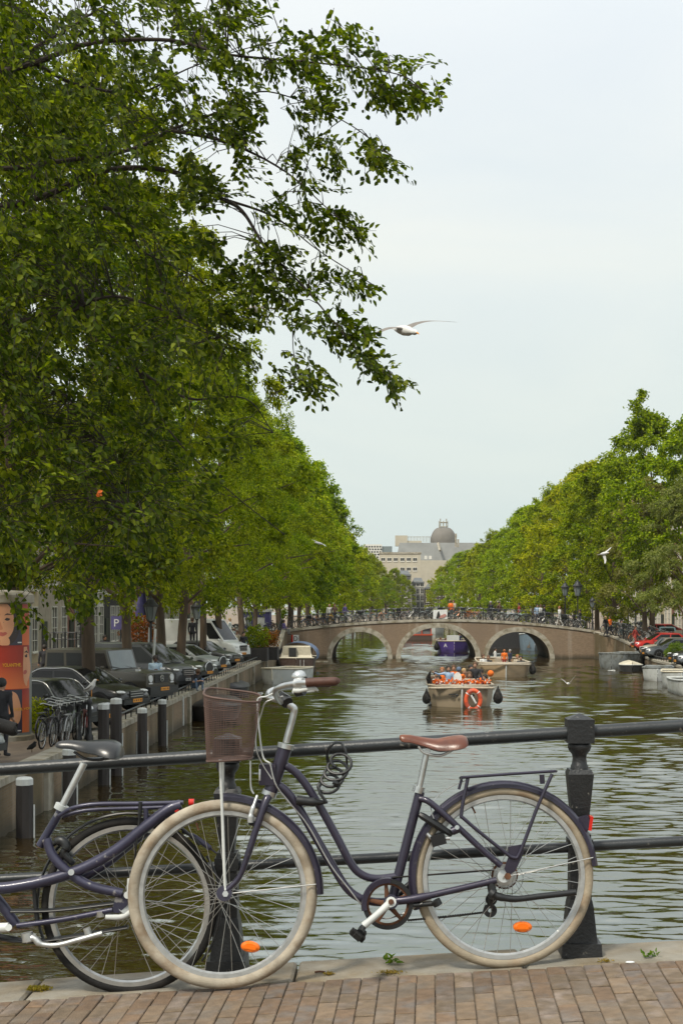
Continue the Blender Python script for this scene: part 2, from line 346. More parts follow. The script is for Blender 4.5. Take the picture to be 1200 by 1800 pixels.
ys = np.array(ys); xs_ = np.linspace(-8.7, 20.3, 230); XX, YY = np.meshgrid(xs_, ys); ZZ = np.zeros_like(XX)
step = np.maximum(.03, ys * .0022)[:, None]; wr = np.random.default_rng(3)
gust = .75 + .35 * np.sin(XX * .33 + 1.1 * np.sin(YY * .11)) * np.sin(YY * .17 + .8 * np.sin(XX * .21)) + .22 * np.sin(XX * 1.1 + YY * .6) * np.sin(YY * .9 - XX * .35)
for q in range(110):
    lam = .15 * (9.0 ** wr.uniform(0, 1)); ang = wr.normal(0, .24) + (0 if q % 7 else .35); kx, ky = math.sin(ang) * 2 * math.pi / lam, math.cos(ang) * 2 * math.pi / lam
    amp = WSLOPE * lam / (2 * math.pi) * (1.2 if .2 < lam < .6 else .7); fade = np.clip((lam / (step / max(.3, abs(math.cos(ang)))) - 2.2) / 2.0, 0, 1) * min(1, max(.0, (lam / .127 / max(.05, abs(math.sin(ang))) - 2.2)))
    ph = kx * XX + ky * YY + wr.uniform(0, 6.28) + .9 * np.sin(XX * wr.uniform(.2, .6) + YY * wr.uniform(-.3, .3) + wr.uniform(0, 6))
    ZZ += amp * fade * np.sin(ph)
ZZ = ZZ * gust * (1 + 1.3 * np.clip((YY - 85) / 60, 0, 1)); ZZ += .25 * np.abs(ZZ) * (ZZ > 0)
nr, nc = XX.shape; idx = np.arange(nr * nc).reshape(nr, nc); Fq = np.stack([idx[:-1, :-1], idx[:-1, 1:], idx[1:, 1:], idx[1:, :-1]], -1).reshape(-1, 4)
me = fastmesh('water', np.stack([XX, YY, ZZ], -1).reshape(-1, 3), Fq, MATS['water']); me.polygons.foreach_set('use_smooth', np.ones(len(Fq), bool))
o = bpy.data.objects.new('water', me); COL.objects.link(o); tag(o, 'rippled green brown canal water', kind='structure')
mb = MB(); mb.grid([[(x, y, -3) for x in (-1500, 0, 1500)] for y in (-200, 800, 3000)])
tag(mb.build('ground', 'street', smooth=False), 'ground below the city', kind='structure')

# left quay edge profile (X, Y, Z)
LQ = [(-7.9, -5, 1.15), (-7.95, 30, 1.15), (-8.1, 60, 1.15), (-8.1, 98, 1.15), (-8.15, 104, 1.2), (-8.5, 112, 1.8), (-8.9, 120.5, 2.45), (-8.9, 133.5, 2.45), (-8.5, 146, 1.6), (-8.3, 155, 1.15), (-8.3, 265, 1.15), (5.2, 348, 1.15), (6.0, 430, 1.15)]
RQ = [(18.4, -5, .75), (18.4, 80, .75), (18.6, 100, .75), (19.3, 110, .78), (19.6, 114.5, 1.35), (18.6, 119, 2.0), (17.6, 122.0, 2.25), (17.8, 133.5, 2.25), (19, 146, 1.5), (19, 158, .9), (19, 255, .9), (11.0, 378, .9), (11.0, 430, .9)]
def street_sheet(Q, side, name, label):
    mb = MB(); xo = -24 if side < 0 else 36
    mb.grid([[(x, y, z), ((x + xo) / 2, y, z + .03), (xo, y, z + .03), (xo * 8, y, z)] for x, y, z in Q])
    return tag(mb.build(name, 'street', smooth=False), label, kind='structure')
street_sheet(LQ, -1, 'quay_street', 'brick street along the left bank')
street_sheet(RQ, 1, 'quay_street', 'brick street along the right bank')
def wall_sheet(Q, side, name, label):
    mb = MB(); s = side
    mb.grid([[(x, y, -1), (x, y, z - .02)] for x, y, z in Q]); mb.grid([[(x + s * .5, y, -1), (x + s * .5, y, z - .02)] for x, y, z in Q])
    return tag(mb.build(name, 'quay_brick', smooth=False), label, 'quay wall')
wl = wall_sheet(LQ, -1, 'quay_wall', 'stained brick quay wall along the left bank under parked cars')
wr = wall_sheet(RQ, 1, 'quay_wall', 'low brick quay wall along the right bank behind moored boats')
def interpQ(Q, y):
    for a, b in zip(Q, Q[1:]):
        if a[1] <= y <= b[1]:
            t = (y - a[1]) / (b[1] - a[1]); return Vector((a[0] + (b[0] - a[0]) * t, y, a[2] + (b[2] - a[2]) * t))
    return Vector(Q[-1])
bev = MB()
def bevbox(L, W, H, b=.012):
    bm = MB(); x, y, z = L / 2, W / 2, H / 2
    rows = []
    for (k, zz) in ((0, -z), (0, z - b), (b, z)):
        rows.append([(-x + k, -y + k, zz), (x - k, -y + k, zz), (x - k, y - k, zz), (-x + k, y - k, zz)])
    bm.grid(rows, 0, True); bm.add(rows[2], [(0, 1, 2, 3)]); return bm
def copings(Q, side, wallobj, y0, y1, step=1.6):
    me = bevbox(.48, step - .02, .16).mesh('coping', 'coping_stone', smooth=False)
    y = y0
    while y < y1:
        a = interpQ(Q, y); b = interpQ(Q, y + step); d = b - a; c = (a + b) / 2
        o = child_of(me, 'coping_stone', wallobj, (c.x + side * .2, c.y, c.z - .02 + random.uniform(-.006, .006)), (math.atan2(d.z, step), 0, -math.atan2(d.x, step)))
        y += step
copings(LQ, -1, wl, 24, 130); copings(RQ, 1, wr, 76, 134)
# wall pilasters and drain pipes on left wall
for y in (33, 41, 49.5, 57, 66, 75, 84, 93):
    a = interpQ(LQ, y); m = MB().box((a.x + .05, y, .1), (.12, .5, 1.9)); m.build('pilaster', 'coping_stone', wl, smooth=False)
for y, z0 in ((29.9, -.3), (34, -.3), (44.2, -.3), (54.5, .1)):
    a = interpQ(LQ, y); m = MB().tube([(a.x + .16, y, z0), (a.x + .16, y, z0 + 1.1)], .035, 6); m.build('ladder_pipe', 'white_metal', wl)
# low rail on left quay
def lowrail(Q, side, y0, y1, label, off=.12):
    p0 = interpQ(Q, y0); root = empty('quay_rail', p0, label, 'railing')
    pts = []; y = y0
    pm = MB().box((0, 0, .11), (.035, .035, .22)).mesh('post', 'iron', smooth=False)
    while y <= y1:
        a = interpQ(Q, y); q = Vector((a.x + side * off, y, a.z + .06)); pts.append(q + Vector((0, 0, .24))); child_of(pm, 'post', root, q - p0); y += .95
    MB().tube(pts, .03, 6).build('rail', 'rail_paint', root)
lowrail(LQ, -1, 41, 97, 'low iron guard rail along the left quay in front of parked cars')
lowrail(RQ, 1, 80, 111, 'low iron guard rail on the right quay behind moored boats')

# ---------------------------------------------------------------- near bridge deck
mb = MB(); xs = [-9 + i * .5 for i in range(57)]
mb.grid([[(x, y, deckZ(x) - (.0085 if y < 5.5 else .3)) for x in xs] for y in (-12, 4.0, 5.39)])
pave = tag(mb.build('pavement', 'sand_joint', smooth=False), 'brick pavement of the near bridge', kind='structure')
mb = MB()
mb.grid([[(x, 5.62, deckZ(x) - .22) for x in xs], [(x, 5.62, 1.6) for x in xs], [(x, 5.0, 1.6) for x in xs], [(x, 5.0, deckZ(x) - .3) for x in xs]])
tag(mb.build('bridge_side', 'bridge_brick', smooth=False), kind='structure')
# curb stones
joints = [-3.4, -2.3, P(55, 0, 5.5).x, -.36, .52, 1.62, 2.8, 3.9]
for a, b in zip(joints, joints[1:]):
    c = (a + b) / 2; me = bevbox(b - a - .008, .31, .22, .01).mesh('curb_stone', 'curb_stone', smooth=False)
    o = child_of(me, 'curb_stone', pave, (c, 5.545 - .0 * c, deckZ(c) - .112), (0, -math.atan(.06 - .009 * c), 0))
# paving bricks, each laid by itself
bmsh = [bevbox(.0665, .194, .06, .003).mesh('brick', 'paving_brick_' + k, smooth=False) for k in 'abc']
cw, rl = .0695, .202
for i in range(-27, 27):
    for j in range(-1, 6):
        X = .0 + i * cw; Y = 5.385 - rl * (j + (.5 if i % 2 else 0)) - .1
        if Y + .1 > 5.39: 
            if Y > 5.34: continue
        v = F * (EYE - deckZ(X)) / Y
        if v > 810: continue
        px = VX + F * X / Y
        if px < -60 or px > 1260: continue
        o = child_of(random.choice(bmsh), 'brick', pave, (X + .03 * (Y - 5.4), Y, deckZ(X) - .03 + random.uniform(-.0035, .002)),
                     (random.uniform(-.016, .016), -math.atan(.06 - .009 * X) + random.uniform(-.008, .008), -.03 + random.uniform(-.006, .006)))
half = bevbox(.0665, .096, .06, .004).mesh('brick', 'paving_brick_a', smooth=False)
for i in range(-27, 27):
    if i % 2: 
        X = i * cw; child_of(half, 'brick', pave, (X, 5.336, deckZ(X) - .03), (0, -math.atan(.06), -.03))
# rest of the pavement out of view: one stuff sheet of bricks colour
mb = MB(); mb.grid([[(x, y, deckZ(x) - .004) for x in xs] for y in (-12, 4.3)]); o = mb.build('paving', 'paving_brick_c', pave, org=(0, 0, 0), smooth=False); o['kind'] = 'stuff'

# ---------------------------------------------------------------- near railing
def near_post(x, yb, Yc, label):
    b = P(x, 0, Yc); base = Vector((b.x, Yc, deckZ(b.x))); k = .92 / .92
    root = empty('railing_post', base, label, 'railing post', 'cast iron posts of the near bridge railing')
    m = MB()
    def sq(w0, z0, w1, z1): m.add([(base.x + sx * ww / 2, base.y + sy * ww / 2, base.z + z) for ww, z in ((w0, z0), (w1, z1)) for sx, sy in ((-1, -1), (1, -1), (1, 1), (-1, 1))],
        [(0, 3, 2, 1), (4, 5, 6, 7), (0, 1, 5, 4), (1, 2, 6, 5), (2, 3, 7, 6), (3, 0, 4, 7)])
    sq(.158, 0, .152, .052); sq(.125, .052, .098, .19); m.build('base', 'iron', root, smooth=False)
    m = MB(); sq(.098, .19, .088, .215); sq(.084, .215, .080, .47); sq(.094, .40, .094, .45); sq(.056, .47, .1, .705); sq(.1, .705, .084, .722)
    m.build('shaft', 'iron', root, smooth=False, org=root['_o'])
    MB().lathe([(.036, .72), (.034, .735), (.030, .742), (.027, .765), (.030, .78), (.042, .795), (.047, .81), (.044, .822), (.034, .83)], base, 20).build('neck', 'iron', root)
    m = MB(); sq(.104, .826, .104, .918); m2 = m; m.add([(base.x + sx * .052, base.y + sy * .052, base.z + .918) for sx, sy in ((-1, -1), (1, -1), (1, 1), (-1, 1))] + [(base.x, base.y, base.z + .94)], [(0, 1, 4), (1, 2, 4), (2, 3, 4), (3, 0, 4)])
    m.build('cap', 'iron', root, smooth=False); return base
pb1 = near_post(400, 0, 5.63, 'left cast iron railing post standing behind the front wheel and wire basket')
pb2 = near_post(1018, 0, 5.57, 'right cast iron railing post standing behind the rear wheel of the bicycle')
def railpts(y0, y1, YL=5.66, YR=5.55):
    o = []
    for i in range(-5, 20):
        x = i * 80.0; Y = YL + (YR - YL) * x / 1200; o.append(P(x, y0 + (y1 - y0) * x / 1200, Y))
    return o
root = empty('bridge_railing', railpts(1352, 1275)[0], 'two long dark iron tubes of the near bridge railing', 'railing')
MB().tube(railpts(1353, 1276), .0255, 14).build('top_rail', 'rail_paint', root, org=root['_o'])
MB().tube(railpts(1546, 1479), .0205, 12).build('lower_rail', 'rail_paint', root, org=root['_o'])
# weeds on the curb
def weed(px, py, label, n, sz, m, spread=.03):
    Y = F * 1.414 / (py - VY + 0.06 * (px - VX)); c = P(px, py, Y); c.z = deckZ(c.x)
    C = np.tile(np.array(c), (n, 1)) + rng.normal(0, spread, (n, 3)) * np.array([1, .5, 0]); C[:, 2] += rng.uniform(0, sz * .6, n)
    D = rng.normal(0, 1, (n, 3)); D[:, 2] = np.abs(D[:, 2]) * .9; Nn = rng.normal(0, .4, (n, 3)) + np.array([0, 0, 1])
    me = leaves_mesh('foliage', C - np.array(c), D, Nn, rng.uniform(.7, 1.2, n) * sz, rng.uniform(.4, .6, n) * sz, m)
    o = bpy.data.objects.new('weed', me); COL.objects.link(o); o.location = c; tag(o, label, 'weed')
weed(690, 1695, 'small broad leaved weed rooted on the curb between the wheels', 16, .034, LM5, .016)
weed(1145, 1680, 'small dark green weed at the right end of the curb', 22, .022, LM5, .022)
weed(68, 1738, 'yellowish moss tuft in the curb joint at the left', 420, .014, LM7, .018)
weed(684, 1712, 'dry grass tuft beneath the broad leaved weed', 120, .011, LM7, .022)
weed(578, 1714, 'tiny dry tuft on the curb edge right of the front wheel', 70, .010, LM7, .012)
weed(1062, 1690, 'tiny yellow tuft beside the right railing post', 60, .010, LM7, .014)

# ---------------------------------------------------------------- far bridge
BY0, BY1 = 123.0, 133.0
bridge = empty('canal_bridge', (4, BY0, 0), 'brick canal bridge with three arches across the water', 'bridge')
def copZ(X):   # top of coping
    t = (X - 4.9) / 13.6; return 3.40 - .86 * t * t * (1.0 if t < 0 else 1.25)
def px2X(x): return (x - VX) * BY0 / F
arches = [(px2X(583), px2X(681), 2.3), (px2X(704), px2X(836), 2.66), (px2X(857), px2X(966), 2.3)]
def archZ(X):
    for a, b, h in arches:
        if a < X < b:
            c = (a + b) / 2; r = (b - a) / 2; t = (X - c) / r; return h * math.sqrt(max(0, 1 - abs(t) ** 2.15))
    return None
XL, XR = -8.9, 17.7
xs = sorted(set([XL + (XR - XL) * i / 120 for i in range(121)] + [a + (b - a) * (0.5 - 0.5 * math.cos(math.pi * k / 26)) for a, b, h in arches for k in range(27)]))
mb = MB()
for x0, x1 in zip(xs, xs[1:]):
    xm = (x0 + x1) / 2; ina = archZ(xm) is not None
    z0 = (archZ(x0) or 0) if ina else -1; z1 = (archZ(x1) or 0) if ina else -1
    t0, t1 = copZ(x0) - .22, copZ(x1) - .22
    for Y, fl in ((BY0, 0), (BY1, 1)): mb.add([(x0, Y, z0), (x1, Y, z1), (x1, Y, t1), (x0, Y, t0)], [(0, 1, 2, 3) if not fl else (3, 2, 1, 0)])
    if ina: mb.add([(x0, BY0, z0), (x0, BY1, z0), (x1, BY1, z1), (x1, BY0, z1)], [(0, 1, 2, 3)])
for a, b, h in arches:
    for x in (a, b): mb.add([(x, BY0, -1), (x, BY1, -1), (x, BY1, .02), (x, BY0, .02)], [(0, 1, 2, 3)])
mb.build('wall', 'bridge_brick', bridge, smooth=False)
for a, b, h in arches:
    c = (a + b) / 2; r = (b - a) / 2; rows = []
    for k in range(33):
        t = math.pi * k / 32; X = c - r * math.cos(t); Z = h * max(0, 1 - abs((X - c) / r) ** 2.15) ** .5
        X2 = c - (r + .42) * math.cos(t); Z2 = (h + .42) * max(0, 1 - abs((X2 - c) / (r + .42)) ** 2.15) ** .5
        rows.append([(X, BY0, Z), (X, BY0 - .06, Z), (X2, BY0 - .06, Z2), (X2, BY0, Z2)])
    rows = [[(p[0], p[1], -.5) for p in rows[0]]] + rows + [[(p[0], p[1], -.5) for p in rows[-1]]]
    MB().grid(rows).build('arch_ring', 'coping_stone', bridge, smooth=False)
n = 17
for i in range(n):
    x0 = XL + (XR - XL) * i / n; x1 = XL + (XR - XL) * (i + 1) / n - .025; m = MB()
    for Y in (BY0 - .08,): m.prism([(x0, Y, copZ(x0) - .22), (x1, Y, copZ(x1) - .22), (x1, Y, copZ(x1)), (x0, Y, copZ(x0))], (0, .6, 0))
    m.build('coping_stone', 'coping_stone', bridge, smooth=False)
mb = MB(); mb.grid([[(x, y, copZ(x) - .06) for x in [XL + (XR - XL) * i / 30 for i in range(31)]] for y in (BY0 + .52, BY1)]); mb.build('deck', 'street', bridge, smooth=False)
# masonry strips / vertical tie stones
for x in (px2X(545), px2X(700 - 8), px2X(852), px2X(1000)): 
    pass
# far bridge railing
rl_ = empty('bridge_railing', (4, BY0 + .2, 3.4), 'thin iron railing on top of the far arched bridge', 'railing')
for h in (1.0, .55): MB().tube([(x, BY0 + .2, copZ(x) + h) for x in [XL + (XR - XL) * i / 40 for i in range(41)]], .028, 5).build('rail', 'iron', rl_)
pm = MB().box((0, 0, .52), (.07, .07, 1.04)).mesh('post', 'iron', smooth=False)
for i in range(15):
    x = XL + .4 + (XR - XL - .8) * i / 14; child_of(pm, 'post', rl_, Vector((x, BY0 + .2, copZ(x))) - rl_.location)
# wing railings (right, curved down to the quay)
def wing(Q, ya, yb, side, label, step=1.6):
    p0 = interpQ(Q, ya); r = empty('wing_railing', p0, label, 'railing'); pts = []; y = ya
    while y <= yb:
        a = interpQ(Q, y); q = Vector((a.x + side * .3, y, a.z)); pts.append(q); child_of(pm, 'post', r, q - p0); y += step
    for h in (1.0, .55): MB().tube([q + Vector((0, 0, h)) for q in pts], .028, 5).build('rail', 'iron', r, org=p0)
wing(RQ, 111, 122, 1, 'iron railing sloping down from the far bridge to the right quay'); wing(LQ, 112, 122, -1, 'iron railing sloping down from the far bridge to the left quay')

# ================================================================== HOUSES
def winmesh(w, h, nx=2, nz=3):
    f = MB(); t = .07
    f.box((0, 0, 0), (w, .10, t)); f.box((0, 0, h), (w, .10, t)); f.box((-w / 2, 0, h / 2), (t, .10, h)); f.box((w / 2, 0, h / 2), (t, .10, h))
    for i in range(1, nx): f.box((-w / 2 + w * i / nx, .005, h / 2), (.05, .07, h - .06))
    for i in range(1, nz): f.box((0, .006, h * i / nz), (w - .06, .06, .045))
    f.box((0, -.07, -.07), (w + .2, .2, .08))
    return f.mesh('window', 'window_white', smooth=False)
def panemesh(w, h): return MB().add([(-w / 2, .03, 0), (w / 2, .03, 0), (w / 2, .03, h), (-w / 2, .03, h)], [(0, 1, 2, 3)]).mesh('pane', 'window_glass', smooth=False)
WM = [(1.15, 2.2, winmesh(1.15, 2.2), panemesh(1.15, 2.2)), (1.0, 1.7, winmesh(1.0, 1.7, 2, 2), panemesh(1.0, 1.7)), (1.35, 2.7, winmesh(1.35, 2.7, 2, 4), panemesh(1.35, 2.7))]
hcols = {'brown brick': (.13, .075, .05), 'dark brick': (.045, .035, .032), 'red brick': (.20, .09, .06), 'grey stone': (.36, .32, .25), 'cream plaster': (.50, .42, .29), 'black painted': (.028, .027, .028), 'white plaster': (.52, .51, .47)}
for k, c in hcols.items(): mat('house_' + k, c, .85, 0, .15, 2, .2, 20)
def house(x, y, wid, hgt, colr, side, label, z=1.15, floors=4, bays=3, gable=0, big=False, depth=10, rot=None):
    """facade at x facing the canal; y is the near corner. local frame: facade along +x, outward -y"""
    rz = (R(90) if side < 0 else R(-90)) if rot is None else rot
    ox, oy = (x, y) if side < 0 or rot is not None else (x, y + wid)
    root = empty('canal_house', (ox, oy, z), label, 'house', world=False, rz=rz)
    m = MB().box((wid / 2, depth / 2, hgt / 2), (wid, depth, hgt)); child_of(m.mesh('wall', 'house_' + colr, smooth=False), 'wall', root)
    r = MB()
    if gable == 0: r.box((wid / 2, -.15, hgt - .1), (wid + .1, .5, .45)); r.box((wid / 2, depth / 2, hgt + .6), (wid * .96, depth * .9, 1.3), taper=.6)
    elif gable == 1:
        for k, (w_, h_) in enumerate(((.86, 1.2), (.6, 1.3), (.34, 1.4))): r.box((wid / 2, .3, hgt + .6 + k * 1.15), (wid * w_, .5, h_))
        r.prism([(0, .6, hgt), (wid, .6, hgt), (wid / 2, .6, hgt + 3.6)], (0, depth - .7, 0), 1)
    else:
        r.prism([(0, 0, hgt), (wid, 0, hgt), (wid * .5, 0, hgt + 3.4)], (0, depth, 0), 1)
        r.box((wid * .25, depth * .5, hgt + 2), (.7, .7, 2.6))
    child_of(r.mesh('roof', ['window_white' if gable < 2 else 'roof_tile', 'roof_tile'], smooth=False), 'roof', root)
    fh = hgt / floors
    for fl in range(floors):
        w_, h_, wm, pm_ = WM[2] if (big or fl == 0) else (WM[0] if fl < floors - 1 else WM[1])
        h_ok = min(1, (fh - .5) / h_)
        for b in range(bays):
            cx = wid * (b + .5) / bays
            if fl == 0 and b == 0:
                d = MB().box((cx, -.04, 1.25), (1.1, .12, 2.5)); child_of(d.mesh('door', 'door_dark', smooth=False), 'door', root); continue
            o = child_of(wm, 'window', root, (cx, -.05, fl * fh + .7), sc=(min(1, wid / bays * .8 / w_), 1, h_ok)); child_of(pm_, 'pane', o)
    return root
orders = list(hcols)
seqL = [('black painted', 6.2, 15, 1), ('brown brick', 5.6, 14.5, 0), ('dark brick', 6.0, 16, 1), ('cream plaster', 7.2, 15, 0), ('grey stone', 7.8, 16.5, 0), ('red brick', 5.8, 14, 2), ('white plaster', 6.0, 15.2, 0), ('black painted', 6.5, 14.6, 1), ('brown brick', 6.4, 16, 0), ('grey stone', 6.2, 15, 2), ('dark brick', 6.0, 16.5, 1), ('cream plaster', 6.8, 14.8, 0), ('brown brick', 6.0, 15.5, 1), ('white plaster', 5.8, 14.9, 0), ('red brick', 6.4, 16.2, 0), ('dark brick', 6.2, 15, 2)]
y = 62; LH = []
trunk_names = 'behind the {} tree of the left bank'
for i, (c, w_, h_, g) in enumerate(seqL):
    big = c in ('black painted', 'dark brick')
    house(-21.5, y, w_, h_, c, -1, f"{c} canal house facing the left quay, " + ['nearest in the row, above the advertising column', 'second in the row with plain cornice', 'third with tall white framed windows', 'behind the boxy dark off-road car', 'behind the purple flag', 'behind the dark van', 'behind the white delivery van', 'just beyond the white van', 'two doors beyond the white van', 'near the foot of the far bridge', 'at the left end of the far bridge', 'just past the far bridge'][i] if i < 12 else f"{c} canal house beyond the far bridge on the left, {['first','second','third','fourth'][i-12]} of the last four", floors=4, bays=3, gable=g, big=big)
    y += w_ + .03
seqR = [('brown brick', 7.5, 15, 0), ('grey stone', 8.5, 16, 0), ('white plaster', 9, 15, 0), ('red brick', 6.0, 14.5, 1), ('cream plaster', 6.5, 16, 0), ('dark brick', 6.0, 15, 2), ('grey stone', 7, 15.5, 0), ('brown brick', 6.2, 16.5, 1), ('white plaster', 6, 14.5, 0), ('dark brick', 6.2, 15.5, 1), ('red brick', 6.5, 15, 0), ('cream plaster', 6.0, 16, 2)]
y = 138
rl_names = ['at the right edge of the picture', 'behind the two tall lamp posts', 'with tall pale columns behind the right trees', 'fourth from the right edge behind the trees', 'fifth from the right edge behind the trees', 'sixth from the right edge behind the trees'] 
for i, (c, w_, h_, g) in enumerate(seqR):
    house(33.5, y, w_, h_, c, 1, f"{c} canal house on the right bank " + (rl_names[i] if i < 6 else f"far off, {['first','second','third','fourth','fifth','sixth'][i-6]} of the farthest six"), z=.9, gable=g, big=i in (1, 2))
    y += w_ + .03
# end of the canal: facades closing the view
endh = [(-9, 5.5, 9, 'grey stone', 2), (-3.3, 5, 10, 'cream plaster', 0), (1.8, 4.0, 11.5, 'dark brick', 0), (6.1, 3.4, 9.6, 'white plaster', 0), (9.6, 5.5, 8, 'dark brick', 0), (17.5, 6, 15, 'white plaster', 0), (23.6, 6, 16, 'brown brick', 1)]
for i, (x, w_, h_, c, g) in enumerate(endh):
    house(x, 395 - i % 3 * 3, w_, h_, c, 0, f"{c} house closing the end of the canal, " + ['leftmost of the row', 'second from left', 'the tallest dark one', 'with pale narrow front', 'low dark one right of the pale', 'second from right', 'rightmost of the row'][i], z=1, rot=0, floors=5, gable=g)
for o in bpy.data.objects:
    if o.name.startswith('roof') and o.parent and o.parent.location.y > 380 and o.parent.location.y < 400: o.material_slots[0].link = 'OBJECT'; o.material_slots[0].material = MATS['slate']

# domed building
Yd = 480.0
def B(x, y, Y=Yd): return P(x, y, Y)
dome = empty('domed_building', B(735, 1060), 'large grey slate roofed building with brown dome at the end of the canal', 'building')
mat('dome_brown', (.15, .138, .118), .7, 0, .12, .4); mat('stone_beige', (.44, .40, .31), .8, 0, .08, .5); mat('far_slate', (.20, .205, .195), .8, 0, .15, .3)
a, b = B(692, 1060), B(905, 955); m = MB()
x0, x1, xt0, xt1 = B(690, 0).x, B(880, 0).x, B(702, 0).x, B(868, 0).x; zb, zt = 2, B(0, 953).z; zm = B(0, 985).z
m.box(((x0 + x1) / 2, Yd + 20, zm / 2), (x1 - x0, 40, zm)); m.build('wall', 'stone_beige', dome, smooth=False)
m = MB(); m.add([(x0, Yd, zm - 6), (x1, Yd, zm - 6), (x1, Yd + 40, zm - 6), (x0, Yd + 40, zm - 6), (xt0, Yd + 5, zt), (xt1, Yd + 5, zt), (xt1, Yd + 35, zt), (xt0, Yd + 35, zt)], [(4, 5, 6, 7), (0, 1, 5, 4), (1, 2, 6, 5), (2, 3, 7, 6), (3, 0, 4, 7)])
roof = m.build('roof', 'far_slate', dome, smooth=False)
MB().box(B(705, 951, Yd + 8), (4.2, 4, 3.6)).build('chimney', 'stone_beige', dome, smooth=False); MB().box(B(720, 954, Yd + 8), (8, 3, 1.2)).build('parapet', 'stone_beige', dome, smooth=False)
dc = B(779, 953, Yd + 10); rr = 23 * (Yd + 10) / F; hh = 27 * (Yd + 10) / F
prof = [(rr * math.cos(t) ** .8 * (1 if t < 1.2 else 1), hh * math.sin(t) * 1.02) for t in [0, .15, .3, .45, .6, .75, .9, 1.02, 1.12]]
MB().lathe([(rr, -2)] + prof, dc, 24).build('dome', 'dome_brown', dome)
tz = dc.z + prof[-1][1]; tw = 7.5 * (Yd + 10) / F
m = MB()
for k in range(8):
    t = k * math.pi / 4; m.tube([(dc.x + tw * math.cos(t), dc.y + tw * math.sin(t), tz - .5), (dc.x + tw * math.cos(t), dc.y + tw * math.sin(t), tz + (3.2 if k % 2 else 2.4))], .13, 4)
for z in (.4, 1.9): m.tube([(dc.x + tw * math.cos(t * math.pi / 8), dc.y + tw * math.sin(t * math.pi / 8), tz + z) for t in range(16)], .13, 4, closed=True)
m.build('lantern_crown', 'coping_stone', dome)
m = MB()
for k in range(22): p = B(712 + k * 2.6, 952, Yd + 9); m.box((p.x, p.y, p.z + .8), (.12, .12, 2.0))
p1, p2 = B(712, 952, Yd + 9), B(766, 952, Yd + 9); m.box(((p1.x + p2.x) / 2, p1.y, p1.z + 1.6), (p2.x - p1.x, .12, .12)); m.build('roof_railing', 'coping_stone', dome, smooth=False)
for q in (801, 805): MB().tube([B(q, 962), B(q, 938 if q < 803 else 948)], .35, 5).build('finial', 'coping_stone', dome)
MB().tube([B(770, 955, Yd + 4), B(773, 968, Yd - .5)], .45, 4).build('roof_ridge', 'coping_stone', dome)
for q in (748, 756): MB().box(B(q, 980, Yd + .5), (.9, .5, 1.1)).build('dormer', 'window_white', dome, smooth=False)
# beige office block in front
Yo = 430.0; off = empty('office_block', B(705, 1060, Yo), 'beige office block with rows of dark windows below the dome', 'building')
xa, xb, zt = B(667, 0, Yo).x, B(739, 0, Yo).x, B(0, 973, Yo).z
MB().box(((xa + xb) / 2, Yo + 8, zt / 2), (xb - xa, 16, zt)).build('wall', 'stone_beige', off, smooth=False)
MB().box(((xa + xb) / 2, Yo + 8, zt + .15), (xb - xa + .4, 16.4, .5)).build('cornice', 'coping_stone', off, smooth=False)
for yy in (984, 1001):
    for xx in (673, 684, 695, 707, 718, 729):
        if yy == 1001 and xx < 700: continue
        p = B(xx, yy, Yo); fr = MB().box((p.x, Yo - .05, p.z), (1.35, .2, 1.3)).build('window', 'window_white', off, smooth=False)
        for dx in (-.31, .31): MB().box((p.x + dx, Yo - .17, p.z + .12), (.52, .06, .85)).build('pane', 'window_glass', fr, org=fr['_o'], smooth=False)
# white tower
Yt = 640.0; tw_ = empty('tower_block', B(667, 1060, Yt), 'white high-rise block with small dark windows far behind the left trees', 'building')
xa, xb, xc, zt = B(640, 0, Yt).x, B(671, 0, Yt).x, B(689, 0, Yt).x, B(0, 957, Yt).z
MB().box(((xa + xb) / 2, Yt + 8, zt / 2), (xb - xa, 16, zt)).build('wall', 'window_white', tw_, smooth=False)
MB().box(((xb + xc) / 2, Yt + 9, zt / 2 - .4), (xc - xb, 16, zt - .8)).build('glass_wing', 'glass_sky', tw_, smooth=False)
for i in range(9):
    for j in range(6):
        p = B(644 + j * 4.8 + (i % 2) * 1.2, 961 + i * 4.6, Yt); MB().box((p.x, Yt - .02, p.z), (.75, .12, .7)).build('window', 'window_glass', tw_, smooth=False)
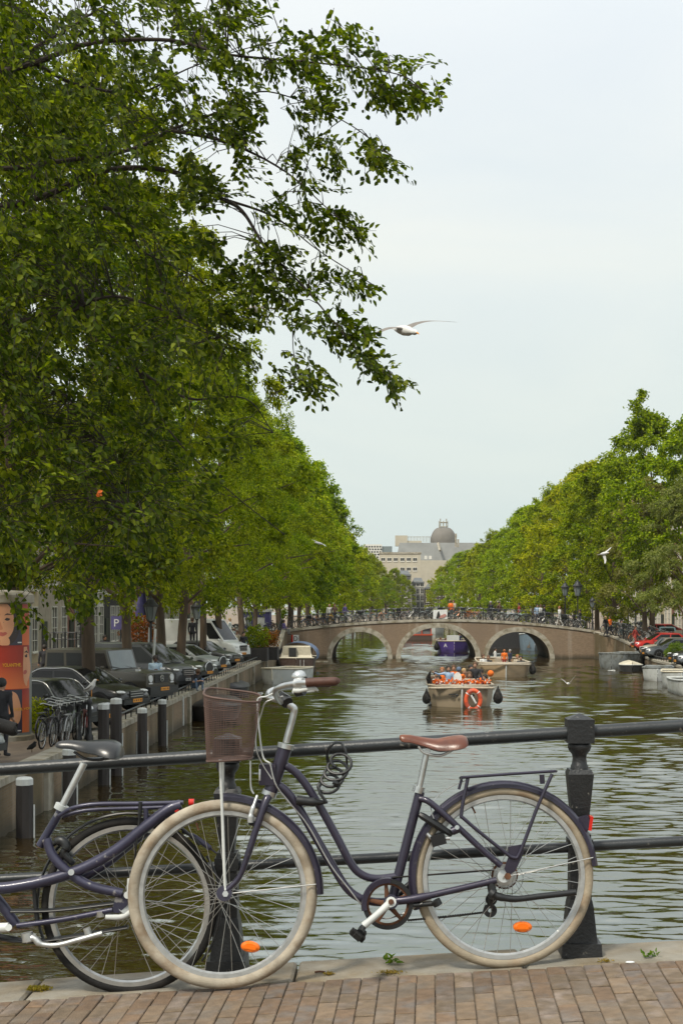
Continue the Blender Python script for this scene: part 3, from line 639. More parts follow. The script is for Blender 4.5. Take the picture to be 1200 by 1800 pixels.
# ================================================================== TREES
def rnd_unit(n):
    v = rng.normal(0, 1, (n, 3)); return v / np.linalg.norm(v, axis=1, keepdims=True)
def crown_mesh(name, H0, H1, rad, nclump, nleaf, lsz, mats, seed, tipness=.5, clr=(1.0, .55)):
    """clumps of leaves spread through an uneven crown volume; returns mesh and clump centres"""
    g = np.random.default_rng(seed); cs = []
    lob = [(g.uniform(0, 6.28), g.uniform(.12, .30), g.uniform(0, 6.28)) for _ in range(4)]
    while len(cs) < nclump:
        t = g.uniform(0, 1) ** .85; a = g.uniform(0, 2 * math.pi)
        prof = (math.sin(math.pi * min(1, (t * .86 + .16))) ** .62) * (1 - .25 * t)
        rr = rad * prof * (1 + sum(l[1] * math.cos(k * (a - l[0]) + l[2] + t * 4) for k, l in enumerate(lob, 2)) * .8)
        q = g.uniform(.15, 1) ** .45; z = H0 + (H1 - H0) * t
        cs.append((rr * q * math.cos(a), rr * q * math.sin(a), z + g.normal(0, .3) - (q ** 2) * rad * .10, q))
    cs = np.array(cs); nl = nleaf // nclump
    C = []; D = []; Nn = []
    for c in cs:
        ax = np.array([c[0], c[1], 0]); ax = ax / max(np.linalg.norm(ax), .1)
        s = g.uniform(clr[1], clr[0]); k = nl
        # sprays: several drooping shoots leaving the clump centre outward
        ns = 5; sh = g.normal(0, 1, (ns, 3)) * np.array([.9, .9, .35]) + ax * .8; sh /= np.linalg.norm(sh, axis=1, keepdims=True)
        idx = g.integers(0, ns, k); u = g.uniform(0, 1, k)[:, None] ** .7
        p = c[:3] + sh[idx] * u * s * 1.25 + g.normal(0, .13 * s, (k, 3)) - np.array([0, 0, 1]) * (u ** 2) * s * .35
        C.append(p); D.append(sh[idx] * .8 + g.normal(0, .6, (k, 3)) + np.array([0, 0, -.35])); Nn.append(g.normal(0, .38, (k, 3)) + np.array([0, 0, 1]) + ax * .25)
    C = np.concatenate(C); D = np.concatenate(D); Nn = np.concatenate(Nn); n = len(C)
    return leaves_mesh(name, C, D, Nn, g.uniform(.7, 1.25, n) * lsz, g.uniform(.55, .75, n) * lsz, mats), cs
def trunk_mesh(H0, H1, r0, cs, seed, lean=(0, 0), nb=16, fork=.5):
    g = random.Random(seed); m = MB(); zt = H0 + (H1 - H0) * .72
    def ctr(z):
        t = z / H1; return Vector((lean[0] * t * t + .12 * math.sin(z * .7 + seed), lean[1] * t * t + .1 * math.cos(z * .6 + seed), z))
    zs = [-.1, .15, .5, 1.2, 2.2, 3.2, 4.4, 5.8, 7.2, 9, 11, 13]; zs = [z for z in zs if z < zt] + [zt]
    m.tube([ctr(z) for z in zs], [r0 * (1.45 if z < .1 else 1.22 if z < .3 else 1.05 if z < 1 else max(.12, 1 - .82 * (z / zt) ** 1.2)) for z in zs], 10)
    idx = g.sample(range(len(cs)), min(nb, len(cs)))
    for i in idx:
        c = Vector(cs[i][:3]); z0 = max(H0 * .85, min(zt * .95, c.z - c.xy.length * g.uniform(.55, .9))); s = ctr(z0); d = c - s
        mid = s + d * .5 + Vector((0, 0, d.length * .10)); rb = r0 * .40 * (1 - .65 * z0 / zt)
        m.tube(catmull([s, mid, c], 4), [rb * (1 - .85 * k / 8) for k in range(9)], 5)
    return m
VAR = {}
def tree_variant(key, H0, H1, rad, ncl, nlf, lsz, lm, seed, r0, lean=(0, 0), nb=16, **kw):
    cm, cs = crown_mesh('crown_' + key, H0, H1, rad, ncl, nlf, lsz, lm, seed, **kw)
    VAR[key] = (cm, trunk_mesh(H0, H1, r0, cs, seed, lean, nb).mesh('trunk_' + key, 'bark'))
def put_tree(key, X, Y, Z, label, group, rz=0, s=1.0, lm=None, sz=.90):
    cm, tm = VAR[key]; root = empty('elm_tree', (X, Y, Z), label, 'tree', group, world=False, rz=rz)
    o = child_of(tm, 'trunk', root, sc=(1, 1, s)); c = child_of(cm, 'crown', root, sc=(s * sz, s * sz, s)); c['kind'] = 'stuff'
    if lm:
        for q in (c,):
            q.material_slots[0].link = 'OBJECT'; q.material_slots[0].material = lm
    return root
tree_variant('a', 4.2, 17.5, 6.3, 150, 62000, .125, LM2, 11, .22)
tree_variant('b', 3.9, 18.5, 6.0, 150, 62000, .125, LM2, 23, .235, lean=(.6, 0))
tree_variant('c', 3.6, 16.8, 6.6, 160, 62000, .125, LM2, 37, .205, lean=(.8, .3))
tree_variant('fa', 3.4, 18.0, 6.3, 110, 24000, .26, LM2, 41, .27, clr=(1.25, .7))
tree_variant('fb', 3.2, 17.2, 6.6, 110, 24000, .26, LM2, 53, .25, lean=(.6, .4), clr=(1.25, .7))
tree_variant('ln', 3.2, 13.0, 4.6, 90, 30000, .17, LM4, 67, .24, lean=(-.5, 0))
gl = 'elm trees along the left quay'
left = [(42, -11.2, 'a', 1.16, 'elm whose trunk rises directly behind the red advertising column'), (48, -10.1, 'b', 1.22, 'elm with thick straight trunk in front of the boxy dark off-road car'), (55, -10.05, 'c', 1.18, 'elm between the off-road car and the dark van'),
        (63, -10.2, 'a', 1.05, 'elm behind the dark van next to the purple flag'), (71, -10.3, 'b', 1.06, 'elm with a branch forking low to the right before the white van'), (80, -10.6, 'c', 1.08, 'slender elm seen above the white van roof'),
        (88, -10.5, 'a', 1.06, 'elm rising over the windscreen of the white van'), (101, -10.6, 'b', 1.05, 'thick elm just right of the white van'), (112, -10.6, 'c', 1.0, 'elm at the foot of the far bridge on the left')]
for i, (y, x, k, s, lab) in enumerate(left):
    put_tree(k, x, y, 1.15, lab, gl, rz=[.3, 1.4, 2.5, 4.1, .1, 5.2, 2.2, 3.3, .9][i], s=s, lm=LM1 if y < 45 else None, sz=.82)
# trees nearer than the frame edge (their crowns reach into the picture)
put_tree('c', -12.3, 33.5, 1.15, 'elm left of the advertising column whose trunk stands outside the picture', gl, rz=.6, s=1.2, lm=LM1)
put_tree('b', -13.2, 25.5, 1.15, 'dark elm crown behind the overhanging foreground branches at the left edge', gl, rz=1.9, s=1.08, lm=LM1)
nm = ['first', 'second', 'third', 'fourth', 'fifth', 'sixth', 'seventh', 'eighth', 'ninth', 'tenth', 'eleventh', 'twelfth', 'thirteenth', 'fourteenth', 'fifteenth', 'sixteenth', 'seventeenth', 'eighteenth', 'nineteenth', 'twentieth']
for i, y in enumerate([124, 134, 144, 155, 166, 178, 190, 204, 219, 236]):
    put_tree('fa' if i % 2 else 'fb', -10.8 + .3 * (i % 3), y, 1.3 if y > 150 else 2.0, f"bright green elm beyond the far bridge on the left bank, {nm[i]} tree past the bridge", gl, rz=i * 1.3, s=1.06 + .02 * (i % 3), lm=LM3 if i % 3 != 1 else None)
for i, (y, x, s) in enumerate([(262, -8.5, .95), (285, -7.5, .9), (310, -6.0, .9), (335, -4.5, .85), (355, -3.0, .8), (330, -1.0, .55), (345, -4.5, .72), (356, 1.0, .70), (372, 3.4, .62), (340, -8.0, .8)]):
    put_tree('fa' if i % 2 else 'fb', x, y, 1.1, f"elm near the far end of the canal on the left, {nm[i]} counted towards the dome", gl, rz=i * 1.9, s=s)
gr = 'elm trees along the right quay'
right = [(102, 21.3, 'ln', 1.0, 'pale yellow-green linden at the right edge above the dark parked cars', LM4), (116, 20.8, 'ln', 1.06, 'pale flowering linden with crooked thick trunk right of the far bridge', LM4), (127, 23.3, 'fa', 1.17, 'tallest elm on the right with a spire-like top', None),
         (131, 20.6, 'fb', .7, 'slim elm by the end of the far bridge on the right', None), (138, 21.6, 'fb', 1.02, 'elm with a leaning forked trunk behind the two tall lamps', None), (147, 21.5, 'fa', 1.0, 'elm straight behind the two tall lamp posts', None)]
for i, (y, x, k, s, lab, lm) in enumerate(right): put_tree(k, x, y, .95 if i < 2 else 1.3, lab, gr, rz=.8 + i * 1.1, s=s, lm=lm)
put_tree('fa', 24.5, 112, .95, 'large elm crown behind the pale linden at the right edge', gr, rz=2.0, s=1.08)
for i, y in enumerate([157, 167, 178, 189, 201, 214, 228, 243, 259, 276, 294, 313, 333, 354, 372]):
    put_tree('fb' if i % 2 else 'fa', (21.6 if y < 250 else 21.6 - .066 * (y - 250)), y, .9, f"bright green elm on the right bank past the bridge, {nm[i]} towards the distant dome", gr, rz=i * 2.1 + .5, s=(1.04 if i % 3 else 1.1) - (.002 * (y - 230) if y > 230 else 0), lm=LM3 if i % 2 == 0 else None)
# treetop spire on the tallest right tree
c = P(1122, 722, 126); n = 700
tt = rng.uniform(0, 1, n) ** .8; C = np.array(c) + np.stack([rng.normal(0, .5, n) * (1.25 - tt) + .35 * np.sin(tt * 9), rng.normal(0, .5, n) * (1.25 - tt), tt * 2.7 - .9], 1)
me = leaves_mesh('top_shoot', C, rnd_unit(n), rng.normal(0, .5, (n, 3)) + np.array([0, 0, 1]), rng.uniform(.2, .32, n), rng.uniform(.12, .2, n), LM2)
spt = [o for o in bpy.data.objects if o.get('label', '').startswith('tallest elm')][0]
o = bpy.data.objects.new('top_shoot', me); COL.objects.link(o); o.parent = spt; o.matrix_parent_inverse = (Matrix.Translation(spt.location) @ Matrix.Rotation(spt.rotation_euler.z, 4, 'Z')).inverted(); o['kind'] = 'stuff'

# ---------------------------------------------------------------- overhanging foreground elm
FT = empty('elm_tree', (-11.2, 17, 1.15), 'big foreground elm whose leafy branches hang over the canal from the upper left', 'tree', gl)
tb = MB(); tb.tube(catmull([(-11.2, 17, 1.1), (-11.1, 17, 4), (-10.8, 17, 7), (-10.4, 17, 10), (-10, 17, 13.5)], 4), [.42 - .016 * i for i in range(17)], 12); tb.build('trunk', 'bark', FT)
bough_px = [
    [(-560, 300, 17), (-200, 190, 17), (0, 100, 17), (60, 84, 16.8), (150, 30, 16.5), (260, -40, 16)],
    [(-500, 420, 17), (-150, 180, 16.5), (60, 110, 16), (160, 75, 15.6), (300, 70, 15.4), (400, 95, 15.2), (560, 110, 15), (700, 130, 14.8), (750, 165, 14.8)],
    [(-480, 520, 17), (-160, 330, 16.6), (60, 290, 16.2), (230, 262, 16), (300, 228, 15.8), (400, 190, 15.6), (470, 160, 15.5), (600, 210, 15.2), (690, 275, 15)],
    [(-480, 560, 17), (-140, 400, 17), (60, 350, 17), (180, 300, 16.6), (300, 300, 16.4), (380, 345, 16), (425, 370, 15.8), (470, 440, 15.4), (530, 500, 15.2), (590, 570, 15), (640, 630, 15), (705, 675, 15)],
    [(-480, 640, 17.5), (-120, 470, 17.5), (80, 380, 17.5), (180, 365, 17.2), (225, 390, 17), (250, 440, 16.8), (330, 480, 16.4), (420, 540, 16)],
    [(-460, 760, 18), (-120, 600, 18), (60, 560, 18), (160, 560, 17.6), (240, 650, 17.2), (300, 760, 17), (400, 860, 16.8), (500, 940, 16.6)],
    [(-460, 820, 18), (-100, 700, 17.5), (40, 650, 17), (120, 700, 16.6), (200, 800, 16.3), (230, 900, 16)],
    [(60, 110, 16), (140, 150, 16.4), (250, 160, 16.6), (330, 120, 16.8), (450, 80, 16.6), (600, 60, 16.4)],
    [(300, 228, 15.8), (400, 250, 15.4), (500, 300, 15.2), (580, 370, 15), (635, 412, 15)],
    [(380, 345, 16), (480, 380, 15.8), (560, 440, 15.6), (655, 500, 15.4)],
    [(500, 470, 15.3), (513, 560, 15.3), (516, 620, 15.3), (530, 660, 15.3), (560, 688, 15.3)],
    [(240, 650, 17.2), (330, 700, 16.8), (430, 700, 16.5), (480, 760, 16.3)],
    [(100, 560, 16), (200, 520, 15.6), (320, 560, 15.4), (400, 600, 15.2)],
]
BP = []; bm_ = MB()
for k, b in enumerate(bough_px):
    pts = catmull([P(*q) for q in b], 6); n = len(pts); r0 = [.08, .045, .04, .05, .05, .05, .05, .025, .022, .018, .006, .025, .025][k]
    bm_.tube(pts, [max(.006, r0 * (1 - i / n) ** 1.2) if k != 10 else .005 for i in range(n)], 7); BP += [(p, (pts[min(i + 1, n - 1)] - pts[max(i - 1, 0)]).normalized()) for i, p in enumerate(pts) if i > 2]
bm_.build('bough', 'twig', FT)
BPA = np.array([p for p, d in BP]); BDA = np.array([d for p, d in BP])
# leafy region of the canopy (vertical slices: x range per y) with a soft density
edge = [(-60, 470), (0, 455), (30, 470), (60, 640), (90, 700), (120, 740), (165, 770), (190, 735), (215, 600), (240, 640), (275, 700), (292, 600), (330, 590), (370, 640), (415, 640), (440, 600), (480, 655), (510, 665), (550, 590), (600, 640), (640, 660), (675, 718), (688, 560), (720, 440), (800, 420), (900, 430), (1000, 330), (1060, 180), (1090, 90)]
def ex(y):
    for (y0, x0), (y1, x1) in zip(edge, edge[1:]):
        if y0 <= y <= y1: return x0 + (x1 - x0) * (y - y0) / (y1 - y0)
    return 0
core = [(-60, 430), (60, 400), (150, 400), (300, 345), (420, 350), (560, 385), (700, 400), (850, 380), (960, 300), (1040, 120), (1080, 60)]
def cx_(y):
    for (y0, x0), (y1, x1) in zip(core, core[1:]):
        if y0 <= y <= y1: return x0 + (x1 - x0) * (y - y0) / (y1 - y0)
    return 0
sho = []
random.seed(11)
def dens(x, y):
    q = noise.noise(Vector((x / 75, y / 60, 3.1))) + .5 * noise.noise(Vector((x / 33, y / 30, 9.7)))
    c = cx_(y); e = ex(y)
    if x > e: return 0
    if x <= c:
        base = .56 if y < 380 else (.42 if x > 150 else .8)
        if 300 < x and y > 640: base *= .6
        if y > 945 and 62 < x < 235: base *= .22
        if y > 1000 and x < 62: base *= .1
        return base * min(1, max(.10, .55 + q * 1.15)) * (1 if y < 860 else .62)
    t = (x - c) / max(20, e - c); return max(0, (.34 * (1 - t) + .03) * (.30 + q * 2.6))
tries = 0
while len(sho) < 3500 and tries < 90000:
    tries += 1; x = random.uniform(-140, 775); y = random.uniform(-70, 1085)
    if random.random() < dens(x, y):
        Y = random.triangular(13.2, 20, 16.3) if x < cx_(y) - 30 else random.uniform(14.6, 16.2)
        sho.append((P(x, y, Y), 1))
# deliberate end sprays along the sky edge
for (x, y, n_, sx, sy) in [(735, 160, 9, 26, 10), (690, 178, 10, 34, 8), (660, 150, 8, 24, 14), (640, 100, 8, 34, 14), (700, 108, 7, 30, 8), (600, 60, 9, 26, 12), (560, 95, 9, 30, 14), (480, 70, 10, 40, 18), (520, 120, 12, 40, 20), (655, 262, 5, 12, 8), (685, 284, 7, 16, 8), (560, 190, 6, 26, 14), (560, 240, 7, 30, 9), (580, 288, 6, 18, 5), (548, 330, 6, 22, 8),
                         (605, 385, 4, 10, 6), (625, 405, 5, 12, 7), (545, 375, 6, 26, 10), (570, 410, 5, 20, 6), (610, 488, 5, 14, 6), (645, 502, 6, 16, 6), (560, 470, 5, 20, 12), (585, 555, 7, 22, 16), (600, 600, 9, 22, 14), (640, 628, 10, 24, 12), (665, 648, 8, 20, 10), (700, 672, 9, 16, 6), (620, 570, 5, 16, 10), (650, 590, 4, 10, 8), (525, 660, 4, 8, 6), (545, 680, 6, 14, 5), (500, 545, 3, 20, 4),
                         (530, 560, 4, 12, 10), (470, 440, 12, 34, 20), (440, 500, 14, 30, 24), (500, 480, 8, 26, 16), (440, 560, 10, 26, 14)]:
    for _ in range(int(n_ * 1.25)): sho.append((P(x + random.gauss(0, sx * .7), y + random.gauss(0, sy * .7), random.uniform(14.7, 15.6)), 2))
C = []; D = []; Nn = []; tw = MB()
for p, kind in sho:
    pa = np.array(p); d2 = ((BPA - pa) ** 2 * np.array([1, .5, 1])).sum(1); k = int(d2.argmin()); q = BPA[k]; dd = BDA[k]
    ax = Vector(pa - q); L0 = ax.length
    hd = Vector((random.uniform(-.15, 1), random.uniform(-.8, .8), random.uniform(-.8, .15))).normalized()
    if ax.length > .05: hd = (hd + ax.normalized() * .45).normalized()
    st = p - hd * .16; ln = random.uniform(.22, .42)
    if L0 < 2.0 and random.random() < .3: 
        b0 = Vector(q); md = (b0 + st) * .5 + Vector((0, 0, .10 * L0)); tw.tube([b0, md, st], [.007, .005, .003], 3, caps=False)
    pts = [st + hd * ln * t + Vector((0, 0, -.10 * t * t * ln)) for t in (0, .5, 1)]
    tw.tube(pts, [.0035, .003, .002], 3, caps=False)
    nl = random.randint(9, 14); side = hd.cross(Vector((0, 0, 1))).normalized(); up = side.cross(hd)
    roll = random.gauss(0, .6); up = (up * math.cos(roll) + side * math.sin(roll)); side = hd.cross(up)
    for i in range(nl):
        t = (i + .6) / nl; b = st + hd * ln * t + Vector((0, 0, -.10 * t * t * ln)); s = 1 if i % 2 else -1
        dl = hd * .75 + side * s * random.uniform(.55, 1.0) + Vector((0, 0, random.uniform(-.55, .02)))
        C.append(b + Vector((random.gauss(0, .02), random.gauss(0, .02), random.gauss(0, .02)))); D.append(dl); Nn.append(up + Vector((random.gauss(0, .3), random.gauss(0, .3), random.gauss(0, .15))))
C = np.array(C); D = np.array(D); Nn = np.array(Nn); n = len(C)
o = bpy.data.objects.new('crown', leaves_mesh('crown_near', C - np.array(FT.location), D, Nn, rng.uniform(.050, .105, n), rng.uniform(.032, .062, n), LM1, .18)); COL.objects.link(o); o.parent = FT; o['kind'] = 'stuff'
o = tw.build('twigs', 'twig', FT); o['kind'] = 'stuff'
# one autumn leaf
p = P(171, 866, 14.6); ml = leaves_mesh('autumn_leaf', np.array([[0, 0, 0.]] * 3), np.array([[1, 0, -.6], [.3, .1, -1], [1, .1, .4]]), np.array([[0, -1, .3]] * 3), np.array([.06] * 3), np.array([.04] * 3), MATS['orange_lens'])
o = child_of(ml, 'leaf', FT, p - FT.location); o['label'] = 'single orange autumn leaf'
# ================================================================== STREET FURNITURE
# advertising column
AY = 38.0; ac = P(7, 0, AY); ACZ = 1.15; AR = .72; bp0 = Vector((ac.x, AY, ACZ))
AD = empty('advertising_column', bp0, 'round advertising column with red orange portrait posters at the left edge', 'advertising column')
MB().lathe([(.78, -.02), (.80, .0), (.80, .12), (.76, .15)], bp0, 28).build('plinth', 'coping_stone', AD)
mat('column_grey', (.20, .21, .19), .5, 0, .1); MB().lathe([(AR, .15), (AR, 3.72)], bp0, 40).build('drum', 'column_grey', AD)
MB().lathe([(AR + .02, 3.62), (AR + .07, 3.66), (AR + .07, 3.86), (AR + .02, 3.9), (.6, 3.96), (.05, 4.0)], bp0, 32).build('cap', 'coping_stone', AD)
mat('print_red', (.33, .028, .012), .35, 0, .04); mat('print_orange', (.62, .13, .035), .35, 0, .04); mat('print_navy', (.040, .036, .055), .35, 0, .04)
mat('print_skin', (.62, .30, .16), .35, 0, .05); mat('print_skin2', (.50, .20, .10), .35, 0, .05); mat('print_hair', (.035, .022, .02), .35); mat('print_lip', (.42, .10, .075), .35); mat('print_yellow', (.75, .42, .02), .35); mat('print_white', (.7, .7, .68), .35)
def gradmat(name, a, b, z0, z1):
    m = bpy.data.materials.new(name); m.use_nodes = True; t = m.node_tree; p = t.nodes['Principled BSDF']; p.inputs['Roughness'].default_value = .35
    c = N(t, 'ShaderNodeTexCoord'); s = N(t, 'ShaderNodeSeparateXYZ'); t.links.new(c.outputs['Object'], s.inputs[0])
    r = N(t, 'ShaderNodeMapRange'); r.inputs['From Min'].default_value = z0; r.inputs['From Max'].default_value = z1; t.links.new(s.outputs['Z'], r.inputs['Value'])
    x = N(t, 'ShaderNodeMix', data_type='RGBA'); x.inputs['A'].default_value = (*a, 1); x.inputs['B'].default_value = (*b, 1); t.links.new(r.outputs[0], x.inputs['Factor']); t.links.new(x.outputs['Result'], p.inputs['Base Color']); MATS[name] = m
def AZ(y): return EYE - (y - VY) * (AY - AR) / F - ACZ      # pixel row on the column -> height on it
gradmat('print_grad_low', (.66, .16, .04), (.30, .02, .012), AZ(1290), AZ(1215)); gradmat('print_grad_mid', (.68, .17, .045), (.30, .02, .012), AZ(1214), AZ(1160)); gradmat('print_grad_top', (.66, .15, .04), (.30, .03, .02), AZ(1135), AZ(1060))
def cyl(px, py, lay):
    a = 0.0; r = AR + .003 + lay * .003
    for _ in range(8):
        Yp = bp0.y - r * math.cos(a); x = (px - VX) * Yp / F - bp0.x; a = math.asin(max(-.995, min(.995, x / r)))
    return Vector((bp0.x + r * math.sin(a), bp0.y - r * math.cos(a), EYE - (py - VY) * (bp0.y - AR) / F))
def cquad(x0, y0, x1, y1, lay, mt, name, par):
    m = MB(); n = 14; m.grid([[cyl(x0 + (x1 - x0) * i / n, yy, lay) for i in range(n + 1)] for yy in (y0, y1)]); return m.build(name, mt, par)
def cpoly(pts, lay, mt, name, par):
    pts = [Vector((x, y, 0)) for x, y in pts]; pts = catmull(pts + [pts[0]], 4)[:-1]; c = sum(pts, Vector()) / len(pts); m = MB(); rings = []
    for k in (1, .66, .33, .02): rings.append([cyl(c.x + (p.x - c.x) * k, c.y + (p.y - c.y) * k, lay) for p in pts])
    m.grid(rings, 0, True); return m.build(name, mt, par)
# upper poster
t1 = cquad(-40, 1057, 39, 1135, 0, 'print_navy', 'poster', AD); cquad(39, 1057, 52.5, 1135, 0, 'print_grad_top', 'poster', AD)
def face(x, y, s, par, cut=None):
    q = lambda pts: [(min(x + a * s, cut) if cut else x + a * s, y + b * s) for a, b in pts]
    cpoly(q([(-20, -30), (0, -40), (18, -32), (26, -12), (27, 10), (20, 32), (5, 42), (-15, 40), (-28, 25), (-30, -5)]), 1, 'print_hair', 'printed_hair', par)
    cpoly(q([(-12, -33), (4, -33), (14, -20), (17, 0), (15, 16), (6, 29), (-6, 33), (-16, 26), (-22, 5), (-20, -20)]), 2, 'print_skin', 'printed_face', par)
    cpoly(q([(-9, -4), (-5, 6), (-3, 12), (-8, 14), (-12, 11)]), 3, 'print_skin2', 'printed_nose', par)
    cpoly(q([(-13, 20), (-7, 17.5), (-3, 18.5), (1, 17.5), (5, 20), (0, 24), (-6, 25)]), 3, 'print_lip', 'printed_lips', par)
    for dx in (-16, 4): 
        cpoly(q([(dx - 4, -5), (dx, -8), (dx + 6, -6), (dx + 3, -3), (dx - 1, -3)]), 3, 'print_hair', 'printed_eye', par)
        cpoly(q([(dx - 5, -12), (dx + 1, -16), (dx + 9, -13), (dx + 1, -13.5)]), 3, 'print_hair', 'printed_brow', par)
face(8, 1094, .98, t1, 39)
cpoly([(0, 1126), (8, 1122), (16, 1123), (16, 1134), (0, 1134)], 4, 'print_skin', 'printed_hand', t1)
cquad(31, 1129, 38, 1131, 4, 'print_white', 'printed_caption', t1); cquad(29, 1084.5, 38, 1086, 4, 'print_white', 'printed_caption', t1)
def ctext(txt, px, py, hpx, par, mt='print_yellow', lay=5, w=1.0):
    me = textmesh(txt, hpx * AY / F * 1.35, 'lettering', .001); me.materials.append(MATS[mt]); sc_ = w
    for v in me.vertices:
        x = v.co.x * sc_; z = v.co.y; X = cyl(px, py, lay).x - bp0.x + x; X = max(-AR * .99, min(AR * .99, X)); a = math.asin(X / AR); r = AR + .003 + lay * .003 + v.co.z
        v.co = (bp0.x + r * math.sin(a) - par['_o'][0], bp0.y - r * math.cos(a) - par['_o'][1], cyl(px, py, lay).z + z - par['_o'][2])
    child_of(me, 'lettering', par)
ctext('YOL', 47.5, 1092, 5.5, t1, w=.8)
t2 = cquad(-40, 1136, 39.5, 1172, 0, 'print_red', 'poster', AD); t2b = cquad(-40, 1163, 39.5, 1212, 1, 'print_grad_mid', 'poster', AD); ctext('YOLANTHE.', 19.5, 1169.5, 6.2, t2b, w=.62)
t3 = cquad(39.5, 1136, 52.5, 1212, 0, 'print_grad_mid', 'poster', AD)
cpoly([(42, 1138), (50, 1140), (53, 1160), (53, 1190), (48, 1208), (42, 1198), (40.5, 1170)], 2, 'print_skin', 'printed_face', t3)
cpoly([(42, 1180), (46, 1179), (48, 1183), (44, 1187), (41, 1185)], 3, 'print_lip', 'printed_lips', t3); cpoly([(43, 1154), (48, 1151), (51, 1155), (46, 1157)], 3, 'print_hair', 'printed_eye', t3); cpoly([(42, 1148), (49, 1144), (52, 1149), (48, 1148)], 3, 'print_hair', 'printed_brow', t3)
t4 = cquad(-40, 1213, 39, 1290, 0, 'print_navy', 'poster', AD); t5 = cquad(39, 1213, 52.5, 1290, 0, 'print_grad_low', 'poster', AD)
cpoly([(22, 1216), (30, 1222), (36, 1240), (37, 1258), (33, 1272), (22, 1279), (16, 1260), (16, 1230)], 2, 'print_skin', 'printed_face', t4); ctext('YOL', 31, 1248, 5, t4); ctext('YOL', 46, 1248, 4, t5, w=.8); cquad(29, 1285, 37, 1287, 4, 'print_white', 'printed_caption', t4)
for z in (1135.5, 1212.5): cquad(-40, z - .6, 52.5, z + .6, 6, 'white_metal' if 0 else 'print_red', 'poster_strip', AD)

# planter under the trees near the bikes and by the white van
def shrub(X, Y, Z, w, h, n, sz, m, label, cat='plant', pot=None, name='shrub'):
    root = empty(name, (X, Y, Z), label, cat)
    if pot: MB().box((X, Y, Z + pot / 2), (w * .9, w * .9, pot)).build('planter_box', 'post_wood', root, smooth=False)
    v = rnd_unit(n) * rng.uniform(.25, 1, (n, 1)) ** .5 * np.array([w / 2, w / 2, h / 2]); v *= (1 + .25 * np.sin(v[:, :1] * 9) * np.cos(v[:, 2:] * 8)); C = v + np.array([0, 0, (pot or 0) + h * .45])
    o = child_of(leaves_mesh('foliage', C, rnd_unit(n) + v * .4, rnd_unit(n) + np.array([0, 0, .8]), rng.uniform(.7, 1.2, n) * sz, rng.uniform(.4, .6, n) * sz, m), 'foliage', root); o['kind'] = 'stuff'
    MB().tube([(X, Y, Z), (X + .03, Y, Z + (pot or 0) + h * .4)], .03, 5).build('stem', 'bark', root)
    return root
p = P(72, 1285, 40); shrub(p.x, 40, 1.15, 1.0, 1.0, 1600, .09, LM3, 'yellow-green bushy plant between advertising column and parked bicycles')
p = P(455, 0, 92); shrub(p.x, 90, 1.15, 1.7, 1.5, 1800, .14, LM2, 'green shrub in a dark planter right of the white van', 'planter', .8, 'planter')
p = P(472, 0, 92); shrub(p.x, 91.5, 1.15, 1.5, 1.2, 1500, .13, LM6, 'rust and green leaved shrub in a dark planter by the quay railing', 'planter', .8, 'planter')
p = P(246, 0, 78); shrub(p.x, 78, 1.15, 2.0, 3.4, 2500, .16, LM6, 'tall climbing plant with red flowers behind the dark van')
p = P(1178, 0, 96); shrub(19.3, 96, .75, 1.5, 1.5, 2200, .13, LM5, 'green bush between the dark hatchback and the cars at the right edge')

# mooring posts
for (x, yt, wd, X, lab) in [(43, 1367, 30, -7.45, 'thick dark mooring post nearest the camera at the left edge'), (122, 1316, 24, -7.5, 'dark mooring post half hidden behind the black saddle'), (182, 1237, 20, -7.55, 'shorter of two adjoining mooring posts with white cap'), (204, 1228, 20, -7.6, 'taller of two adjoining mooring posts with white cap'), (250, 1245, 17, -7.6, 'white capped mooring post under the orange plated dark cars'), (285, 1230, 15, -7.65, 'white capped mooring post farthest along the wall')]:
    Y = X * F / (x - VX); zt = EYE - (yt - VY) * Y / F; r = wd / 2 * Y / F; root = empty('mooring_post', (X, Y, -.5), lab, 'mooring post', 'wooden mooring posts along the left quay wall')
    MB().lathe([(r, -.5), (r * 1.03, .4), (r * 1.0, zt - .14)], (X, Y, 0), 8).build('post', 'post_wood', root, smooth=False)
    MB().lathe([(r * 1.03, zt - .15), (r * 1.03, zt - .03), (r * .85, zt), (.02, zt + .02)], (X, Y, 0), 8).build('cap', 'white_metal', root, smooth=False)
    MB().tube([(X + r + .02, Y, -.3), (X + r + .02, Y, zt * .55)], .022, 5).build('gauge_strip', 'white_metal', root)

# lamp posts
def lamp(X, Y, Z, H, label, s=1.0):
    root = empty('street_lamp', (X, Y, Z), label, 'street lamp', 'old fashioned lanterns on iron posts'); o = Vector((X, Y, Z))
    MB().lathe([(.14, 0), (.14, .25), (.10, .3), (.09, .9), (.11, .95), (.06, 1.05), (.045, H - .3), (.07, H - .25), (.05, H - .1), (.12, H)], o, 10).build('post', 'iron', root)
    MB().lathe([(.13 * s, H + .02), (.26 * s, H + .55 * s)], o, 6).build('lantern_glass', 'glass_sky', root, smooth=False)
    m = MB().lathe([(.30 * s, H + .55 * s), (.30 * s, H + .6 * s), (.16 * s, H + .75 * s), (.14 * s, H + .82 * s), (.05 * s, H + .88 * s), (.02, H + 1.0 * s)], o, 12)
    for k in range(6): a = math.pi / 3 * k + .0; m.tube([o + Vector((.13 * s * math.cos(a), .13 * s * math.sin(a), H)), o + Vector((.27 * s * math.cos(a), .27 * s * math.sin(a), H + .56 * s))], .014, 4)
    m.build('lantern_roof', 'iron', root)
def lamp_px(x, ytop, Y, Z, lab, s=1.0):
    p = P(x, ytop, Y); lamp(p.x, Y, Z, p.z - Z - 1.0 * s, lab, s)
lamp_px(143, 1040, 52.5, 1.15, 'lantern half hidden by the thick trunk above the off-road car', 1.15)
